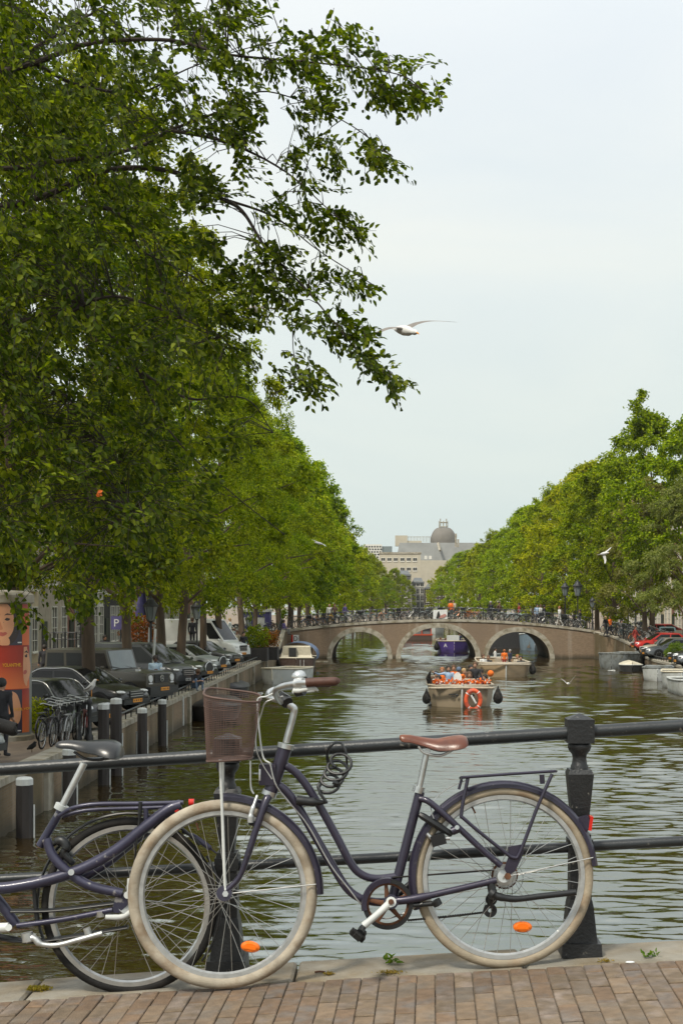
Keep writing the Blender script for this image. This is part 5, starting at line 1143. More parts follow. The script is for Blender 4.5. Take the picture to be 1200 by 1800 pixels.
pp('stand', 579, 0, 124.2, 2.95, R(0), 'white', 'black', 'blond', 'blond person in white by the railing left of the yellow bag', long=True)
pp('walk', 588, 0, 124.0, 2.98, R(20), 'brown', 'navy', 'brown', 'person holding a yellow bag on the left part of the far bridge', long=True)
ybg = P(582, 1092, 123.6); bgo = empty('shopping_bag', ybg, 'bright yellow shopping bag carried on the far bridge', 'bag'); mat('bag_yellow', (.75, .42, .02), .5); MB().box((ybg.x, 123.7, ybg.z + .25), (.45, .18, .55), taper=.9).build('bag', 'bag_yellow', bgo, smooth=False); MB().tube([(ybg.x - .12, 123.7, ybg.z + .5), (ybg.x, 123.7, ybg.z + .68), (ybg.x + .12, 123.7, ybg.z + .5)], .015, 5).build('handle', 'bag_yellow', bgo)
pp('walk', 606, 0, 124.6, 3.0, R(60), 'purple', 'black', 'dark', 'person in mauve on the far bridge right of the yellow bag')
bcl = [(862, 'black', 'grey'), (877, 'brown', 'dark'), (912, 'red', 'dark'), (944, 'blue', 'dark'), (950, 'white', 'brown'), (956, 'black', 'dark'), (1019, 'black', 'dark'), (792, 'orange', 'brown'), (797, 'beige', 'brown')]
blab = ['person in black leaning at the railing above the gap between arches', 'person in brown beside the one in black on the far bridge', 'person in dark red on the far bridge above the right arch', 'person in blue on the far bridge near the right arch', 'person in white top standing between two companions on the far bridge', 'person in black right of the white topped one on the bridge', 'person in black near the two tall lanterns', 'person in orange right of the banner on the far bridge', 'person in beige just right of the one in orange by the banner']
for (x, c_, h_), lab in zip(bcl, blab): X = (x - VX) * 124.6 / F; pp('walk' if x % 2 else 'stand', x, 0, 124.6, copZ(X) - .1, R(x * 37 % 360), c_, 'navy', h_, lab)
pp('walk', 983, 0, 122.2 + 1.3, 2.86 - .1, R(-70), 'white', 'white', 'ginger', 'person dressed all in white standing at the far bridge railing', shoes='white')
pp('walk', 1064, 0, 119, 1.95, R(40), 'black', 'black', 'blond', 'blond person in black beside the forked tree on the right'); pp('walk', 1072, 0, 119.5, 1.95, R(-60), 'orange', 'navy', 'brown', 'person in orange top walking past the forked tree on the right')
pp('walk', 1092, 0, 120, 1.6, R(10), 'grey', 'black', 'dark', 'person in grey near the black screen on the right bank'); pp('walk', 1116, 0, 113, 1.2, R(50), 'red', 'red', 'brown', 'person in dark red clothes on the right ramp before the crooked linden')

# ================================================================== BOATS
def boat(label, X, Y, Lb, Bm, H, hull, rim='coping_stone', inner='boat_floor', rz=0, cover=None, fulln=.35, stern=.85, name='motor_boat', group=None, sheer=.18, benches=3):
    root = empty(name, (X, Y, 0), label, 'boat', group, world=False, rz=rz); n = 18; S_ = []
    for i in range(n + 1):
        t = i / n; b = Bm / 2 * (1 - max(0, 1 - t / fulln) ** 2.3) ** .62 if t < fulln else Bm / 2 * (1 - (1 - stern) * ((t - fulln) / (1 - fulln)) ** 2)
        b = max(b, .02); z = H * (1 + sheer * (1 - t) ** 2 + .04 * t * t); S_.append((t * Lb, b, z))
    hl = MB(); rows = []
    for y, b, z in S_:
        yk = y + (.18 * H * (1 - y / Lb))
        sec = [(b, z), (b * .99, z * .72), (b * .965, z * .35), (b * .90, 0), (b * .6, -.25), (0, -.32)]
        rows.append([Vector((-q, y + (H - zz) * .10 * (1 if y < Lb * .2 else 0), zz)) for q, zz in sec] + [Vector((q, y + (H - zz) * .10 * (1 if y < Lb * .2 else 0), zz)) for q, zz in reversed(sec[:-1])])
    hl.grid(rows); k = len(rows[0]); hl.add(rows[-1], [tuple(range(k))]); child_of(hl.mesh('hull', hull), 'hull', root)
    pts = [Vector((-b, y, z)) for y, b, z in reversed(S_)] + [Vector((b, y, z)) for y, b, z in S_]
    child_of(MB().tube(pts, .055 if H > .6 else .035, 7, closed=True).mesh('gunwale', rim), 'gunwale', root)
    fl = MB(); fl.grid([[Vector((-b * .9, y, z - .06)), Vector((-b * .85, y, .26)), Vector((0, y, .22)), Vector((b * .85, y, .26)), Vector((b * .9, y, z - .06))] for y, b, z in S_[1:]]); child_of(fl.mesh('inner_hull', inner), 'inner_hull', root)
    for q in range(benches):
        y, b, z = S_[int(n * (.38 + .22 * q))]; child_of(MB().box((0, y, min(z - .15, .5)), (b * 1.7, .3, .06)).mesh('bench', rim), 'bench', root)
    if cover:
        cv = MB(); cv.grid([[Vector((-b * 1.02, y, z + .03)), Vector((-b * .6, y, z + .16)), Vector((0, y, z + .26)), Vector((b * .6, y, z + .16)), Vector((b * 1.02, y, z + .03))] for y, b, z in S_]); child_of(cv.mesh('cover', cover), 'cover', root)
    return root, S_
mat('boat_floor', (.16, .13, .10), .8); mat('boat_beige', (.34, .27, .185), .5, 0, .1, 1, coat=.2); mat('boat_tan', (.38, .28, .17), .5, 0, .1, 1, coat=.2); mat('boat_rim', (.42, .36, .27), .6); mat('boat_purple', (.075, .045, .22), .4, 0, .1, coat=.3)
mat('boat_white', (.50, .52, .50), .5, 0, .1, 2, col2=(.34, .35, .32), c2s=2); mat('boat_grey', (.20, .215, .21), .6, 0, .2, 2, col2=(.12, .12, .10)); mat('boat_dark', (.022, .021, .022), .5, 0, .3); mat('boat_brown', (.07, .045, .035), .5); mat('tarp_blue', (.10, .15, .26), .6, 0, .2, 5, .3, 8); mat('boat_red', (.45, .07, .03), .4); mat('boat_cream', (.55, .50, .38), .5, 0, .1); mat('boat_blue', (.16, .22, .27), .5, 0, .15)
def teardrop(par, loc, s=1.0, name='fender'):
    m = MB().lathe([(.03, .75), (.06, .62), (.16, .42), (.27, .18), (.30, 0), (.24, -.2), (.1, -.3), (.01, -.32)], (0, 0, 0), 14); child_of(m.mesh(name, 'black_rubber'), name, par, loc, (0, 0, 0), (s, s, s))
# lead boat
p = P(811, 1243, 65.6); b1, S1 = boat('beige open boat full of people in orange with a life ring on its bow', p.x, 65.2, 9, 3.02, .92, 'boat_beige', 'boat_rim', fulln=.13, sheer=.08)
child_of(MB().tube(catmull([(0, -.10, 1.12), (0, -.08, .6), (0, .0, .1), (0, .1, -.2)], 4), .045, 8).mesh('stem', 'white_metal'), 'stem', b1)
child_of(MB().box((0, .62, 1.0), (2.5, .9, .05)).mesh('fore_deck', 'boat_rim'), 'fore_deck', b1)
m = MB(); m.tube([(-1.49, .55, .86), (-1.38, .22, .88), (-.9, .03, .9), (0, -.12, .92), (.9, .03, .9), (1.38, .22, .88), (1.49, .55, .86)], .06, 8); child_of(m.mesh('rubbing_strake', 'boat_rim'), 'rubbing_strake', b1)
teardrop(b1, (-1.62, .25, .36), .68); teardrop(b1, (1.66, .2, .40), .78)
child_of(MB().tube([(-1.45, 1.2, 1.0), (-1.52, 1.1, 1.3), (-1.42, 1.0, 1.62)], [.10, .12, .03], 8).mesh('upright_fender', 'black_rubber'), 'upright_fender', b1)
child_of(MB().box((-.45, .02, .60), (.35, .02, .05)).mesh('registration_mark', 'ink'), 'registration_mark', b1, rot=(0, 0, -.12)); child_of(MB().box((-.42, .03, .5), (.16, .02, .04)).mesh('registration_mark', 'ink'), 'registration_mark', b1, rot=(0, 0, -.12))
for dx in (-.23, .5): child_of(MB().sphere((dx, -.02, .56), .07, 10, 0, (1, .4, 1)).mesh('hawse_hole', 'ink'), 'hawse_hole', b1)
lr = empty('life_ring', Vector((b1.location.x + .50, 65.02, .36)), 'orange life ring with white bands hanging on the bow of the leading boat', 'life ring')
for k in range(8):
    a0 = k * math.pi / 4 + .2; wht = k % 2; MB().tube([lr.location + Vector((.33 * math.cos(a0 + t * (.62 if not wht else .17) / 4 + (0 if not wht else .22)), -.04, .44 * math.sin(a0 + t * (.62 if not wht else .17) / 4 + (0 if not wht else .22)))) for t in range(5)], .105, 8).build('ring_segment' if not wht else 'white_band', 'boat_red' if not wht else 'print_white', lr) if not wht else None
m = MB(); m.tube([lr.location + Vector((.33 * math.cos(t * math.pi / 12), -.04, .44 * math.sin(t * math.pi / 12))) for t in range(24)], .095, 8, closed=True); mat('ring_orange', (.70, .10, .03), .5); m.build('ring', 'ring_orange', lr)
for k in range(4): a0 = k * math.pi / 2 + .8; MB().tube([lr.location + Vector((.33 * math.cos(a0 + t * .06), -.04, .44 * math.sin(a0 + t * .06))) for t in range(3)], .103, 8).build('band', 'print_white', lr)
MB().tube([lr.location + Vector((-.10, -.10, .22)), lr.location + Vector((.12, -.10, -.15))], .05, 6).build('tag', 'print_white', lr)
bx = b1.location.x
def bpers(key, px, py_head, Y, rz, top, leg, hair, lab, **k):
    k.setdefault('s', 1.1); hd = PMH[key] * k['s']; p = P(px, py_head, Y); return person(key, (p.x, Y, p.z - hd + .06), rz, top, leg, hair, lab, **k)
PMH = dict(stand=1.62, phone=1.6, walk=1.62, sit=.79, sit_wave=.79, hunch=.70)
bpers('sit_wave', 788, 1177, 67.6, R(5), 'blue', 'blue', 'dark', 'dark haired woman in a light blue dress with one arm out on the leading boat', long=True)
bpers('sit', 806, 1180, 68.2, R(175), 'orange', 'orange', 'cap', 'person with orange jacket and blue cap seen from behind on the leading boat')
bpers('sit', 835, 1171, 68.0, R(-12), 'black', 'black', 'brown', 'man in black sitting high on the right side of the leading boat')
bpers('sit', 827, 1176, 69.2, R(20), 'brown', 'black', 'capblack', 'person with black cap just behind the man in black on the leading boat')
bpers('sit', 852, 1193, 67.0, R(-50), 'black', 'black', 'dark', 'dark clothed person leaning at the right gunwale of the leading boat', skin='skin')
bpers('sit', 845, 1184, 69.5, R(-30), 'navy', 'black', 'dark', 'person in navy behind the one leaning at the right gunwale')
bpers('sit', 760, 1196, 66.9, R(60), 'brown', 'black', 'brown', 'brown haired woman low at the left bow of the leading boat', long=True)
bpers('sit', 766, 1187, 68.4, R(20), 'grey', 'black', 'dark', 'dark haired person at the left side behind the brown haired woman')
bpers('sit', 771, 1195, 67.0, R(-30), 'navy', 'jeans', 'dark', 'dark haired person beside the brown haired woman at the left bow')
bpers('sit', 777, 1180, 70.5, R(-10), 'orange', 'black', 'ginger', 'person in orange at the rear left of the leading boat')
bpers('sit', 797, 1176, 71.5, R(0), 'orange', 'black', 'brown', 'person in orange at the rear middle of the leading boat')
bpers('sit', 815, 1182, 70.8, R(30), 'orange', 'black', 'blond', 'blond person in orange right of the blue cap')
bpers('sit', 825, 1188, 67.8, R(-5), 'beige', 'red', 'brown', 'woman in beige with brown hair left of the man in black', long=True)
# orange garlands
fc = rng.normal(0, 1, (520, 3)) * np.array([1.0, .12, .05]); fc[:, 0] = rng.uniform(-1.3, 1.3, 520); fc[:, 2] = .02 + np.abs(fc[:, 2]) + .07 * np.sin(fc[:, 0] * 9) ** 2
gA = leaves_mesh('garland', fc + rng.normal(0, .02, (520, 3)), rnd_unit(520), rnd_unit(520), rng.uniform(.07, .14, 520), rng.uniform(.07, .12, 520), [MATS['cloth_orange'], MATS['cloth_white'], MATS['cloth_red']], .3)
gA.polygons.foreach_set('material_index', np.repeat(rng.choice([0, 0, 0, 1, 2], 520), 2).astype(np.int32))
o = bpy.data.objects.new('flower_garland', gA); COL.objects.link(o); o.location = (bx, 65.75, 1.05); tag(o, 'orange and white flower garland along the bow of the leading boat', 'garland', kind=None)
o = bpy.data.objects.new('balloon', MB().sphere((0, 0, 0), .16, 12).mesh('balloon', 'cloth_orange')); COL.objects.link(o); o.location = P(862, 1184, 69); tag(o, 'orange balloon at the right side of the leading boat', 'balloon')
sgn = MB(); sgn.lathe([(.01, 0), (1, 0), (1, .03), (.01, .03)], (0, 0, 0), 20, (0, 1, 0), sx=.19, sy=.30); o = sgn.build('paddle_sign', 'print_white'); o.location = P(804, 1193, 66.4); tag(o, 'white oval board held up in the middle of the leading boat', 'board')
# second boat
p = P(888, 1190, 92); b2, S2 = boat('tan open boat with a party behind the leading boat, black fender on its right', p.x, 91.5, 9.5, 3.35, .88, 'boat_tan', 'boat_rim', fulln=.16, sheer=.06)
child_of(MB().tube([(0, -.08, 1.0), (0, 0, .3), (0, .1, -.2)], .04, 8).mesh('stem', 'white_metal'), 'stem', b2)
m = MB(); m.tube([(-1.68, .9, .8), (-1.5, .35, .82), (-.9, .06, .84), (0, -.1, .86), (.9, .06, .84), (1.5, .35, .82), (1.68, .9, .8)], .06, 8); child_of(m.mesh('rubbing_strake', 'boat_rim'), 'rubbing_strake', b2); teardrop(b2, (1.78, .8, .4), .8)
bpers('stand', 870, 1143, 97, R(90), 'white', 'beige', 'dark', 'man in a white shirt standing on the second boat', s=.8); bpers('stand', 886, 1146, 96, R(180), 'orange', 'red', 'ginger', 'person in bright orange standing on the second boat', s=.8)
bpers('stand', 896, 1146, 97.2, R(-60), 'navy', 'black', 'grey', 'person in navy right of the bright orange one on the second boat', s=.8); bpers('sit', 849, 1155, 95, R(30), 'white', 'beige', 'brown', 'woman in white at the left side of the second boat', long=True); bpers('sit', 858, 1157, 96, R(-20), 'black', 'black', 'brown', 'person in black beside the white shirted man on the second boat')
bpers('sit', 909, 1156, 94.6, R(10), 'beige', 'brown', 'ginger', 'ginger haired person at the right side of the second boat'); bpers('sit', 915, 1158, 94.2, R(-10), 'black', 'black', 'dark', 'dark haired person at the far right of the second boat')
child_of(MB().box((.15, 5.2, .8), (.8, .5, .5)).mesh('console', 'boat_rim'), 'console', b2)
# purple boat
p = P(797, 1147, 138); b3, S3 = boat('dark purple boat seen through the middle arch of the bridge', p.x, 136.6, 9, 3.2, 1.05, 'boat_purple', 'boat_rim', fulln=.2, sheer=.08); teardrop(b3, (-1.66, .8, .5), .95); teardrop(b3, (1.66, .8, .5), .95)
child_of(MB().box((0, 3.0, 1.2), (1.2, .8, .8)).mesh('console', 'white_metal'), 'console', b3)
me = textmesh('A', .5, 'lettering', .003); me.materials.append(MATS['print_white']); child_of(me, 'emblem', b3, (-.85, .06, .72), (R(90), 0, -.25))
for x, y_, c_, lb in [(774, 1124, 'white', 'pale dressed person at the left of the purple boat'), (783, 1125, 'grey', 'person in grey beside the pale dressed one on the purple boat'), (817, 1123, 'brown', 'person in brown at the right of the purple boat')]: bpers('sit', x, y_, 140, R(x), c_, 'black', 'brown', lb)
bpers('stand', 808, 1116, 141, 0, 'navy', 'black', 'dark', 'person in navy standing and steering the purple boat', s=.9)
# red glass tour boat + white boat beyond
p = P(733, 1125, 185); tb_ = empty('tour_boat', (p.x, 185, 0), 'red low glass roofed tour boat seen through the middle arch', 'boat', world=False)
m = MB(); m.box((0, 8, .2), (3.9, 16, .75)); child_of(m.mesh('hull', 'boat_brown'), 'hull', tb_); child_of(MB().box((0, 8, .66), (4.0, 16.1, .18)).mesh('stripe', 'boat_red'), 'stripe', tb_)
m = MB()
for x in (-1.8, -.6, .6, 1.8): m.box((x, .2, 1.15), (.12, .1, .9))
m.box((0, .2, 1.6), (3.8, .14, .16)); m.box((0, 8, 1.66), (3.6, 16, .1)); child_of(m.mesh('cabin_frame', 'boat_red'), 'cabin_frame', tb_); child_of(MB().box((0, .35, 1.15), (3.6, .04, .8)).mesh('glass', 'glass_sky'), 'glass', tb_)
p = P(765, 1115, 218); boat('white motor boat far beyond the bridge behind the red tour boat', p.x, 218, 8, 2.9, .9, 'boat_white', 'boat_rim', sheer=.2, cover='boat_red')
# houseboats behind the right arch
hb_ = empty('houseboat', (P(903, 0, 150).x, 150, 0), 'dark houseboat with pale roof edge seen through the right arch', 'boat', world=False)
child_of(MB().box((-.4, 8, 1.05), (5.2, 16, 2.1)).mesh('cabin', 'boat_dark'), 'cabin', hb_); child_of(MB().box((-.4, 8, 2.2), (5.4, 16.2, .2)).mesh('roof', 'boat_white'), 'roof', hb_); child_of(MB().box((1.6, -.1, 1.1), (.3, .3, 2.1)).mesh('corner_post', 'boat_beige'), 'corner_post', hb_)
boat('pale blue hulled boat moored beside the dark houseboat behind the right arch', P(938, 0, 144).x, 143, 6, 2.4, 1.5, 'boat_blue', 'boat_white', fulln=.4)
# left moored boats
boat('small white sloop with dark port side moored nearest to the left quay wall', P(479, 0, 84).x, 83.6, 4.8, 2.15, .80, 'boat_white', 'boat_cream', rz=R(-16), fulln=.3, inner='boat_cream', name='sloop')
cb, _ = boat('small cabin boat with dark stern and blue tarpaulin left of the far bridge', P(521, 0, 101.7).x, 101.2, 6.5, 2.45, .75, 'boat_brown', 'boat_cream', fulln=.08, stern=.9, benches=0)
m = MB(); m.grid([[Vector((x * (1 - .18 * t), .35 + t * .5, .78 + z + t * .95)) for x, z in [(-1.15, 0), (-.4, 0), (.4, 0), (1.15, 0)]] for t in (0, 1)]); m.box((0, 1.6, 1.2), (2.0, 2.2, .9)); child_of(m.mesh('cabin', 'boat_cream'), 'cabin', cb)
child_of(MB().box((-.28, .42, 1.28), (.52, .3, .62)).mesh('cabin_door', 'ink'), 'cabin_door', cb)
m = MB(); m.grid([[Vector((1.42 * math.cos(a), y, 1.0 + .95 * math.sin(a))) for a in [math.pi * k / 10 for k in range(-1, 11)]] for y in (1.0, 3.0, 5.0)]); child_of(m.mesh('tarpaulin', 'tarp_blue'), 'tarpaulin', cb)
for dx in (.3, .55): child_of(MB().tube([(dx, .05, .1), (dx, .05, .75)], .02, 5).mesh('ladder_rail', 'white_metal'), 'ladder_rail', cb)
boat('low dark sloop moored against the left wall behind the wire basket', P(415, 0, 74).x - .2, 72, 5.2, 2.0, .42, 'boat_dark', 'boat_dark', rz=R(4), inner='boat_dark', cover='boat_dark', name='sloop')
boat('black covered boat nearest the camera by the left wall hidden by the basket', P(385, 0, 60).x, 57.5, 5.5, 2.1, .5, 'boat_dark', 'boat_dark', rz=R(3), inner='boat_dark', cover='boat_dark', name='sloop')
# right moored boats
boat('large weathered grey sloop moored at the right bridge end', P(1066, 0, 105).x, 103.0, 6.5, 2.7, .98, 'boat_grey', 'boat_grey', rz=R(-24), fulln=.3, inner='boat_grey', name='sloop')
boat('small boat under a white cover on the right between two open sloops', P(1105, 0, 100).x, 98.6, 3.8, 1.6, .42, 'boat_dark', 'boat_white', rz=R(-6), cover='boat_cream', name='sloop')
boat('white and grey dinghy moored third from the bridge on the right', P(1150, 0, 88).x, 87.0, 4.6, 1.9, .72, 'boat_white', 'boat_grey', rz=R(-12), fulln=.3, inner='boat_grey', name='sloop')
boat('pale sloop with cream gunwale fourth from the bridge on the right', P(1192, 0, 80.5).x, 79.6, 5.0, 2.0, .8, 'boat_white', 'boat_cream', rz=R(-8), fulln=.3, inner='boat_grey', name='sloop')
boat('white hulled boat cut by the right edge nearest the camera', P(1218, 0, 74).x, 72.4, 5, 1.7, .72, 'boat_white', 'boat_white', fulln=.3, name='sloop')
# mooring rings, duck
for px, Y in ((455, 75), (1072, 100)): 
    c_ = P(px, 0, Y); o = MB().tube([Vector((.25 * math.cos(t * .52), .25 * math.sin(t * .52), .03 * math.sin(t))) for t in range(12)], .03, 5, closed=True).build('mooring_line', 'white_metal'); o.location = (c_.x, Y - .6, .06); tag(o, 'pale coiled mooring line at the dark sloop on the left' if px < 500 else 'pale coiled mooring line at the grey sloop on the right', 'rope')

# ================================================================== SMALL BICYCLES
def small_bike_parts():
    w_ = MB(); r = .335
    w_.tube([(r * math.cos(2 * math.pi * k / 18), 0, r * math.sin(2 * math.pi * k / 18)) for k in range(18)], .022, 5, 0, closed=True)
    for k in range(9): a = 2 * math.pi * k / 9; w_.tube([(0, .02 * (-1) ** k, 0), (r * math.cos(a), 0, r * math.sin(a))], .0035, 3, 1, caps=False)
    w_.tube([((r - .03) * math.cos(2 * math.pi * k / 18), 0, (r - .03) * math.sin(2 * math.pi * k / 18)) for k in range(18)], .009, 4, 1, closed=True)
    wm = w_.mesh('wheel', ['black_rubber', 'spoke'])
    f = MB()
    for a, b, q in [((-.10, 0, .28), (.30, 0, .72), .02), ((-.10, 0, .28), (-.22, 0, .78), .017), ((-.16, 0, .5), (.27, 0, .80), .017), ((-.10, 0, .28), (-.54, 0, .335), .012), ((-.19, 0, .64), (-.54, 0, .335), .011), ((.27, 0, .92), (.34, 0, .62), .02)]: f.tube([a, b], q, 5)
    for s in (-.05, .05): f.tube([(.335, s, .62), (.47, s, .45), (.545, s, .335)], .012, 4)
    f.tube([(-.54 + .375 * math.cos(a), 0, .335 + .375 * math.sin(a)) for a in [math.pi * (.08 + k / 10) for k in range(10)]], .018, 4); f.tube([(.545 + .375 * math.cos(a), 0, .335 + .375 * math.sin(a)) for a in [math.pi * (.15 + k / 10 * .75) for k in range(9)]], .018, 4)
    f.box((-.55, 0, .76), (.42, .13, .02)); f.tube([(-.70, .05, .75), (-.54, .06, .335)], .007, 4); f.tube([(-.70, -.05, .75), (-.54, -.06, .335)], .007, 4)
    fm = f.mesh('frame', 'ink')
    s_ = MB(); s_.tube([(-.36, 0, .955), (-.25, 0, .97), (-.10, 0, .965)], [.07, .075, .025], 8, flat=.45, fdir=(0, 1, 0)); s_.tube([(-.22, 0, .78), (-.25, 0, .95)], .013, 5); sm = s_.mesh('saddle', 'black_plastic')
    h = MB(); h.tube([(.27, 0, .92), (.26, 0, 1.02)], .013, 5); h.tube(catmull([(.08, -.27, 1.05), (.22, -.24, 1.07), (.28, -.06, 1.03), (.28, .06, 1.03), (.22, .24, 1.07), (.08, .27, 1.05)], 3), .014, 5); hm = h.mesh('handlebar', 'alloy')
    return wm, fm, sm, hm
BW, BF, BS, BH = small_bike_parts()
crate = bevbox(.40, .30, .24).mesh('front_crate', 'black_plastic')
bcol = {'black': (.018, .018, .02), 'dark grey': (.07, .07, .072), 'silver': (.36, .37, .36), 'blue': (.06, .12, .22), 'orange': (.5, .16, .03), 'white': (.5, .5, .48), 'green': (.10, .16, .07), 'dark red': (.16, .03, .025), 'pale teal': (.26, .36, .36), 'beige': (.32, .26, .17)}
for k, c in bcol.items(): mat('bike_' + k, c, .35, .2, .1, coat=.3)
def small_bike(loc, yaw, colr, label, group, lean=0, basket=False, roll=0):
    root = empty('bicycle', loc, label, 'bicycle', group, world=False, rz=yaw); root.rotation_euler = (lean, 0, yaw)
    f = child_of(BF, 'frame', root); f.material_slots[0].link = 'OBJECT'; f.material_slots[0].material = MATS['bike_' + colr]
    for x in (-.54, .545): child_of(BW, 'wheel', root, (x, 0, .345), (0, x * 3, 0))
    child_of(BS, 'saddle', root); child_of(BH, 'handlebar', root)
    if basket: child_of(crate, 'front_crate', root, (.48, 0, .93))
def ordw(n):
    u = ['', 'first', 'second', 'third', 'fourth', 'fifth', 'sixth', 'seventh', 'eighth', 'ninth', 'tenth', 'eleventh', 'twelfth', 'thirteenth', 'fourteenth', 'fifteenth', 'sixteenth', 'seventeenth', 'eighteenth', 'nineteenth']
    t = {2: 'twent', 3: 'thirt', 4: 'fort', 5: 'fift', 6: 'sixt'}
    if n < 20: return u[n]
    return (t[n // 10] + 'ieth') if n % 10 == 0 else t[n // 10] + 'y-' + u[n % 10]
random.seed(21); cl = ['black'] * 5 + ['dark grey'] * 4 + ['silver'] * 4 + ['blue', 'white', 'white', 'green', 'dark red', 'pale teal', 'pale teal', 'beige', 'orange']
x = XL + .9; i = 1
while x < XR - .6:
    co = random.choice(cl)
    if 6.2 < x < 7.6: co = 'orange'
    small_bike((x, BY0 + .55 + random.uniform(-.05, .12), copZ(x) - .05), random.choice([0, math.pi]) + random.gauss(0, .28), co, f"{co} bicycle parked at the far bridge railing, {ordw(i)} from its left end", 'bicycles parked along the far bridge railing', random.uniform(-.12, .16), random.random() < .25)
    x += random.uniform(.42, .62); i += 1
x = XL + 1.6; i = 1
while x < XR - 1:
    co = random.choice(cl); small_bike((x, BY0 + 1.35 + random.uniform(-.1, .3), copZ(x) - .05), random.choice([0, math.pi]) + random.gauss(0, .5), co, f"{co} bicycle in the second row behind the bridge railing, {ordw(i)} from the left", 'second row of bicycles on the far bridge', random.uniform(-.1, .1), random.random() < .2)
    x += random.uniform(.9, 1.25); i += 1
def rack(n, fx, lab, grp, seed):
    random.seed(seed)
    for i in range(n):
        X, Y, Z, yaw = fx(i); co = random.choice(cl); small_bike((X, Y, Z), yaw, co, f"{co} bicycle {lab}, {ordw(i + 1)} from the top", grp, random.uniform(-.1, .1), random.random() < .3)
def fr(i): Y = 121.5 - i * .62; q = interpQ(RQ, Y); return q.x + .9, Y, q.z, R(random.uniform(5, 40))
rack(15, fr, 'in the row down the right ramp', 'bicycles on the right ramp', 5)
def fr2(i): Y = 121 - i * .75; q = interpQ(RQ, Y); return q.x + 2.8 + random.uniform(-.3, .3), Y, q.z, R(random.uniform(-30, 60))
rack(11, fr2, 'in the back row of the right ramp', 'back row of bicycles on the right ramp', 6)
def fr3(i): Y = 120 - i * .8; q = interpQ(LQ, Y); return q.x - 1.2 - random.uniform(0, .5), Y, q.z, R(random.uniform(130, 190))
rack(14, fr3, 'along the ramp left of the far bridge', 'bicycles on the left ramp', 7)
def fr4(i): Y = 119 - i * .9; q = interpQ(LQ, Y); return q.x - 3.0 - random.uniform(0, .6), Y, q.z, R(random.uniform(100, 220))
rack(10, fr4, 'in the back row left of the bridge', 'back row of bicycles on the left ramp', 8)
# cluster before the advertising column
for i, (px, Y, yaw, co, lab) in enumerate([(84, 35.6, 62, 'black', 'black bicycle with white tipped rear mudguard nearest the advertising column'), (98, 36.2, 66, 'dark grey', 'dark grey bicycle standing second in the cluster by the advertising column'), (112, 36.6, 70, 'black', 'black bicycle in the middle of the cluster by the advertising column'),
                                          (124, 36.9, 66, 'silver', 'silver bicycle fourth in the cluster by the advertising column'), (136, 37.4, 74, 'black', 'black bicycle beside the short iron bollard'), (147, 38.0, 80, 'dark red', 'dark red bicycle rightmost in the cluster by the advertising column'),
                                          (90, 37.4, 50, 'dark grey', 'dark grey bicycle leaning behind the one nearest the advertising column'), (105, 38.2, 84, 'silver', 'silver bicycle standing behind the second one by the advertising column'), (130, 38.8, 58, 'green', 'green bicycle at the back of the cluster near the bollards')]):
    p = P(px, 0, Y); small_bike((p.x, Y, 1.19), R(yaw + 26), co, lab, 'bicycles clustered by the advertising column', .05, i in (2, 4)); 
for px, lab in ((142, 'left of two short iron bollards behind the bicycle cluster'), (153, 'right of two short iron bollards behind the bicycle cluster')):
    p = P(px, 0, 37.0 if px > 150 else 37.6); o = MB().lathe([(.10, 0), (.10, .15), (.065, .2), (.055, .95), (.08, 1.0), (.07, 1.08), (.01, 1.14)], (0, 0, 0), 12).build('bollard', 'iron'); o.location = (p.x, 37.3, 1.17); tag(o, lab, 'bollard')

# pigeon
p = P(56, 1302, 34.5); pg = empty('pigeon', (p.x, 34.5, 1.17), 'dark pigeon standing on the paving by the advertising column foot', 'bird'); MB().tube([Vector((p.x - .12, 34.5, 1.25)), Vector((p.x - .02, 34.5, 1.30)), Vector((p.x + .06, 34.5, 1.36)), Vector((p.x + .08, 34.5, 1.42)), Vector((p.x + .12, 34.5, 1.42))], [.015, .065, .06, .035, .008], 10).build('body', 'black_rubber', pg)
MB().tube([(p.x, 34.5, 1.17), (p.x, 34.5, 1.28)], .008, 4).build('leg', 'rusty', pg)
